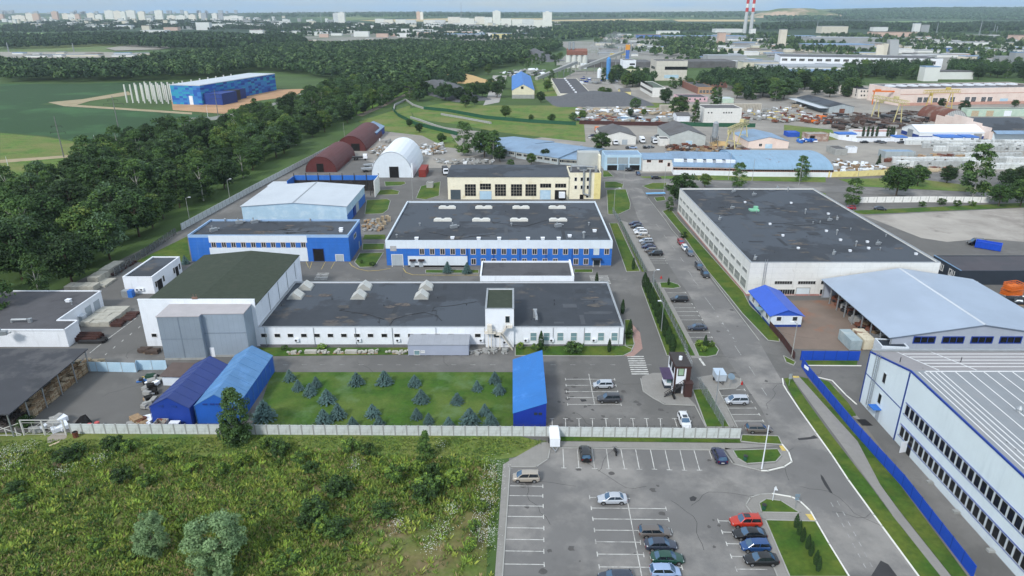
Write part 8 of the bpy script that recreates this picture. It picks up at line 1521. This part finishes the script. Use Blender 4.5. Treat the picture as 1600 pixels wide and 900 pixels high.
# ================================================================ air, light, camera
hz = MB().box(-14000, -300, -60, 14000, 12500, 260).build('haze', bpy.data.materials.new('air'))
hm = hz.data.materials[0]; hm.use_nodes = True; N = hm.node_tree.nodes; N.remove(N['Principled BSDF'])
pv = N.new('ShaderNodeVolumePrincipled'); pv.inputs['Color'].default_value = (.74,.88,1,1); pv.inputs['Density'].default_value = HAZE; pv.inputs['Anisotropy'].default_value = .2
hm.node_tree.links.new(pv.outputs[0], N['Material Output'].inputs['Volume'])
tag(hz, kind='stuff')
w = bpy.data.worlds.new('World'); S.world = w; w.use_nodes = True
N = w.node_tree.nodes; L = w.node_tree.links; bg = N['Background']
SUN_EL, SUN_AZ = rad(40), rad(213)     # soft light from behind the camera, a little to the left
sky = N.new('ShaderNodeTexSky'); sky.sky_type = 'NISHITA'; sky.sun_disc = False; sky.sun_elevation = SUN_EL; sky.sun_rotation = SUN_AZ; sky.air_density = 1.0; sky.dust_density = .6; sky.ozone_density = 1.5
tc = N.new('ShaderNodeTexCoord'); mp = N.new('ShaderNodeMapping'); mp.inputs['Scale'].default_value = (2.2, 2.2, 26); L.new(tc.outputs['Generated'], mp.inputs[0])
nz = N.new('ShaderNodeTexNoise'); nz.inputs['Scale'].default_value = 1.7; nz.inputs['Detail'].default_value = 6; L.new(mp.outputs[0], nz.inputs[0])
mr = N.new('ShaderNodeMapRange'); L.new(nz.outputs[0], mr.inputs[0]); mr.inputs[1].default_value = .36; mr.inputs[2].default_value = .66; mr.inputs[3].default_value = .25; mr.inputs[4].default_value = .9
sx = N.new('ShaderNodeSeparateXYZ'); L.new(tc.outputs['Generated'], sx.inputs[0])
up = N.new('ShaderNodeMapRange'); L.new(sx.outputs['Z'], up.inputs[0]); up.inputs[1].default_value = .0; up.inputs[2].default_value = .22; up.inputs[3].default_value = .0; up.inputs[4].default_value = .6   # thin blue band over the horizon, closed cloud deck above
ad = N.new('ShaderNodeMath'); ad.operation = 'ADD'; ad.use_clamp = True; L.new(mr.outputs[0], ad.inputs[0]); L.new(up.outputs[0], ad.inputs[1])
cl = N.new('ShaderNodeMix'); cl.data_type = 'RGBA'; L.new(up.outputs[0], cl.inputs[0]); cl.inputs[6].default_value = CLOUDLOW; cl.inputs[7].default_value = CLOUD
mx = N.new('ShaderNodeMix'); mx.data_type = 'RGBA'; L.new(ad.outputs[0], mx.inputs[0]); L.new(sky.outputs[0], mx.inputs[6]); L.new(cl.outputs[2], mx.inputs[7])
L.new(mx.outputs[2], bg.inputs['Color']); bg.inputs['Strength'].default_value = SKYS
sl = bpy.data.lights.new('sun', 'SUN'); sl.energy = 1.5; sl.angle = rad(10); sl.color = (1, .96, .9)
so = bpy.data.objects.new('sun', sl); COL.objects.link(so)
dv = Vector((sin(SUN_AZ)*cos(SUN_EL), cos(SUN_AZ)*cos(SUN_EL), sin(SUN_EL)))
so.rotation_euler = dv.to_track_quat('Z', 'Y').to_euler(); so.location = dv*300
cam = bpy.data.cameras.new('camera'); cam.sensor_width = 36; cam.lens = 36*F/1600; cam.clip_start = .5; cam.clip_end = 60000
co = bpy.data.objects.new('camera', cam); COL.objects.link(co); co.location = (0, 0, CH); co.rotation_euler = (pi/2-PITCH, 0, 0); S.camera = co
S.view_settings.view_transform = 'Standard'; S.view_settings.look = 'None'; S.view_settings.gamma = 1; S.view_settings.use_curve_mapping = False; S.view_settings.exposure = EXPO
S.render.engine = 'CYCLES'; c = S.cycles; c.max_bounces = 5; c.diffuse_bounces = 2; c.glossy_bounces = 2; c.transmission_bounces = 2; c.transparent_max_bounces = 8; c.volume_bounces = 0
c.use_denoising = True; c.denoiser = "OPENIMAGEDENOISE"; c.use_adaptive_sampling = True; c.adaptive_threshold = .02; c.sample_clamp_indirect = 4; S.render.use_persistent_data = False
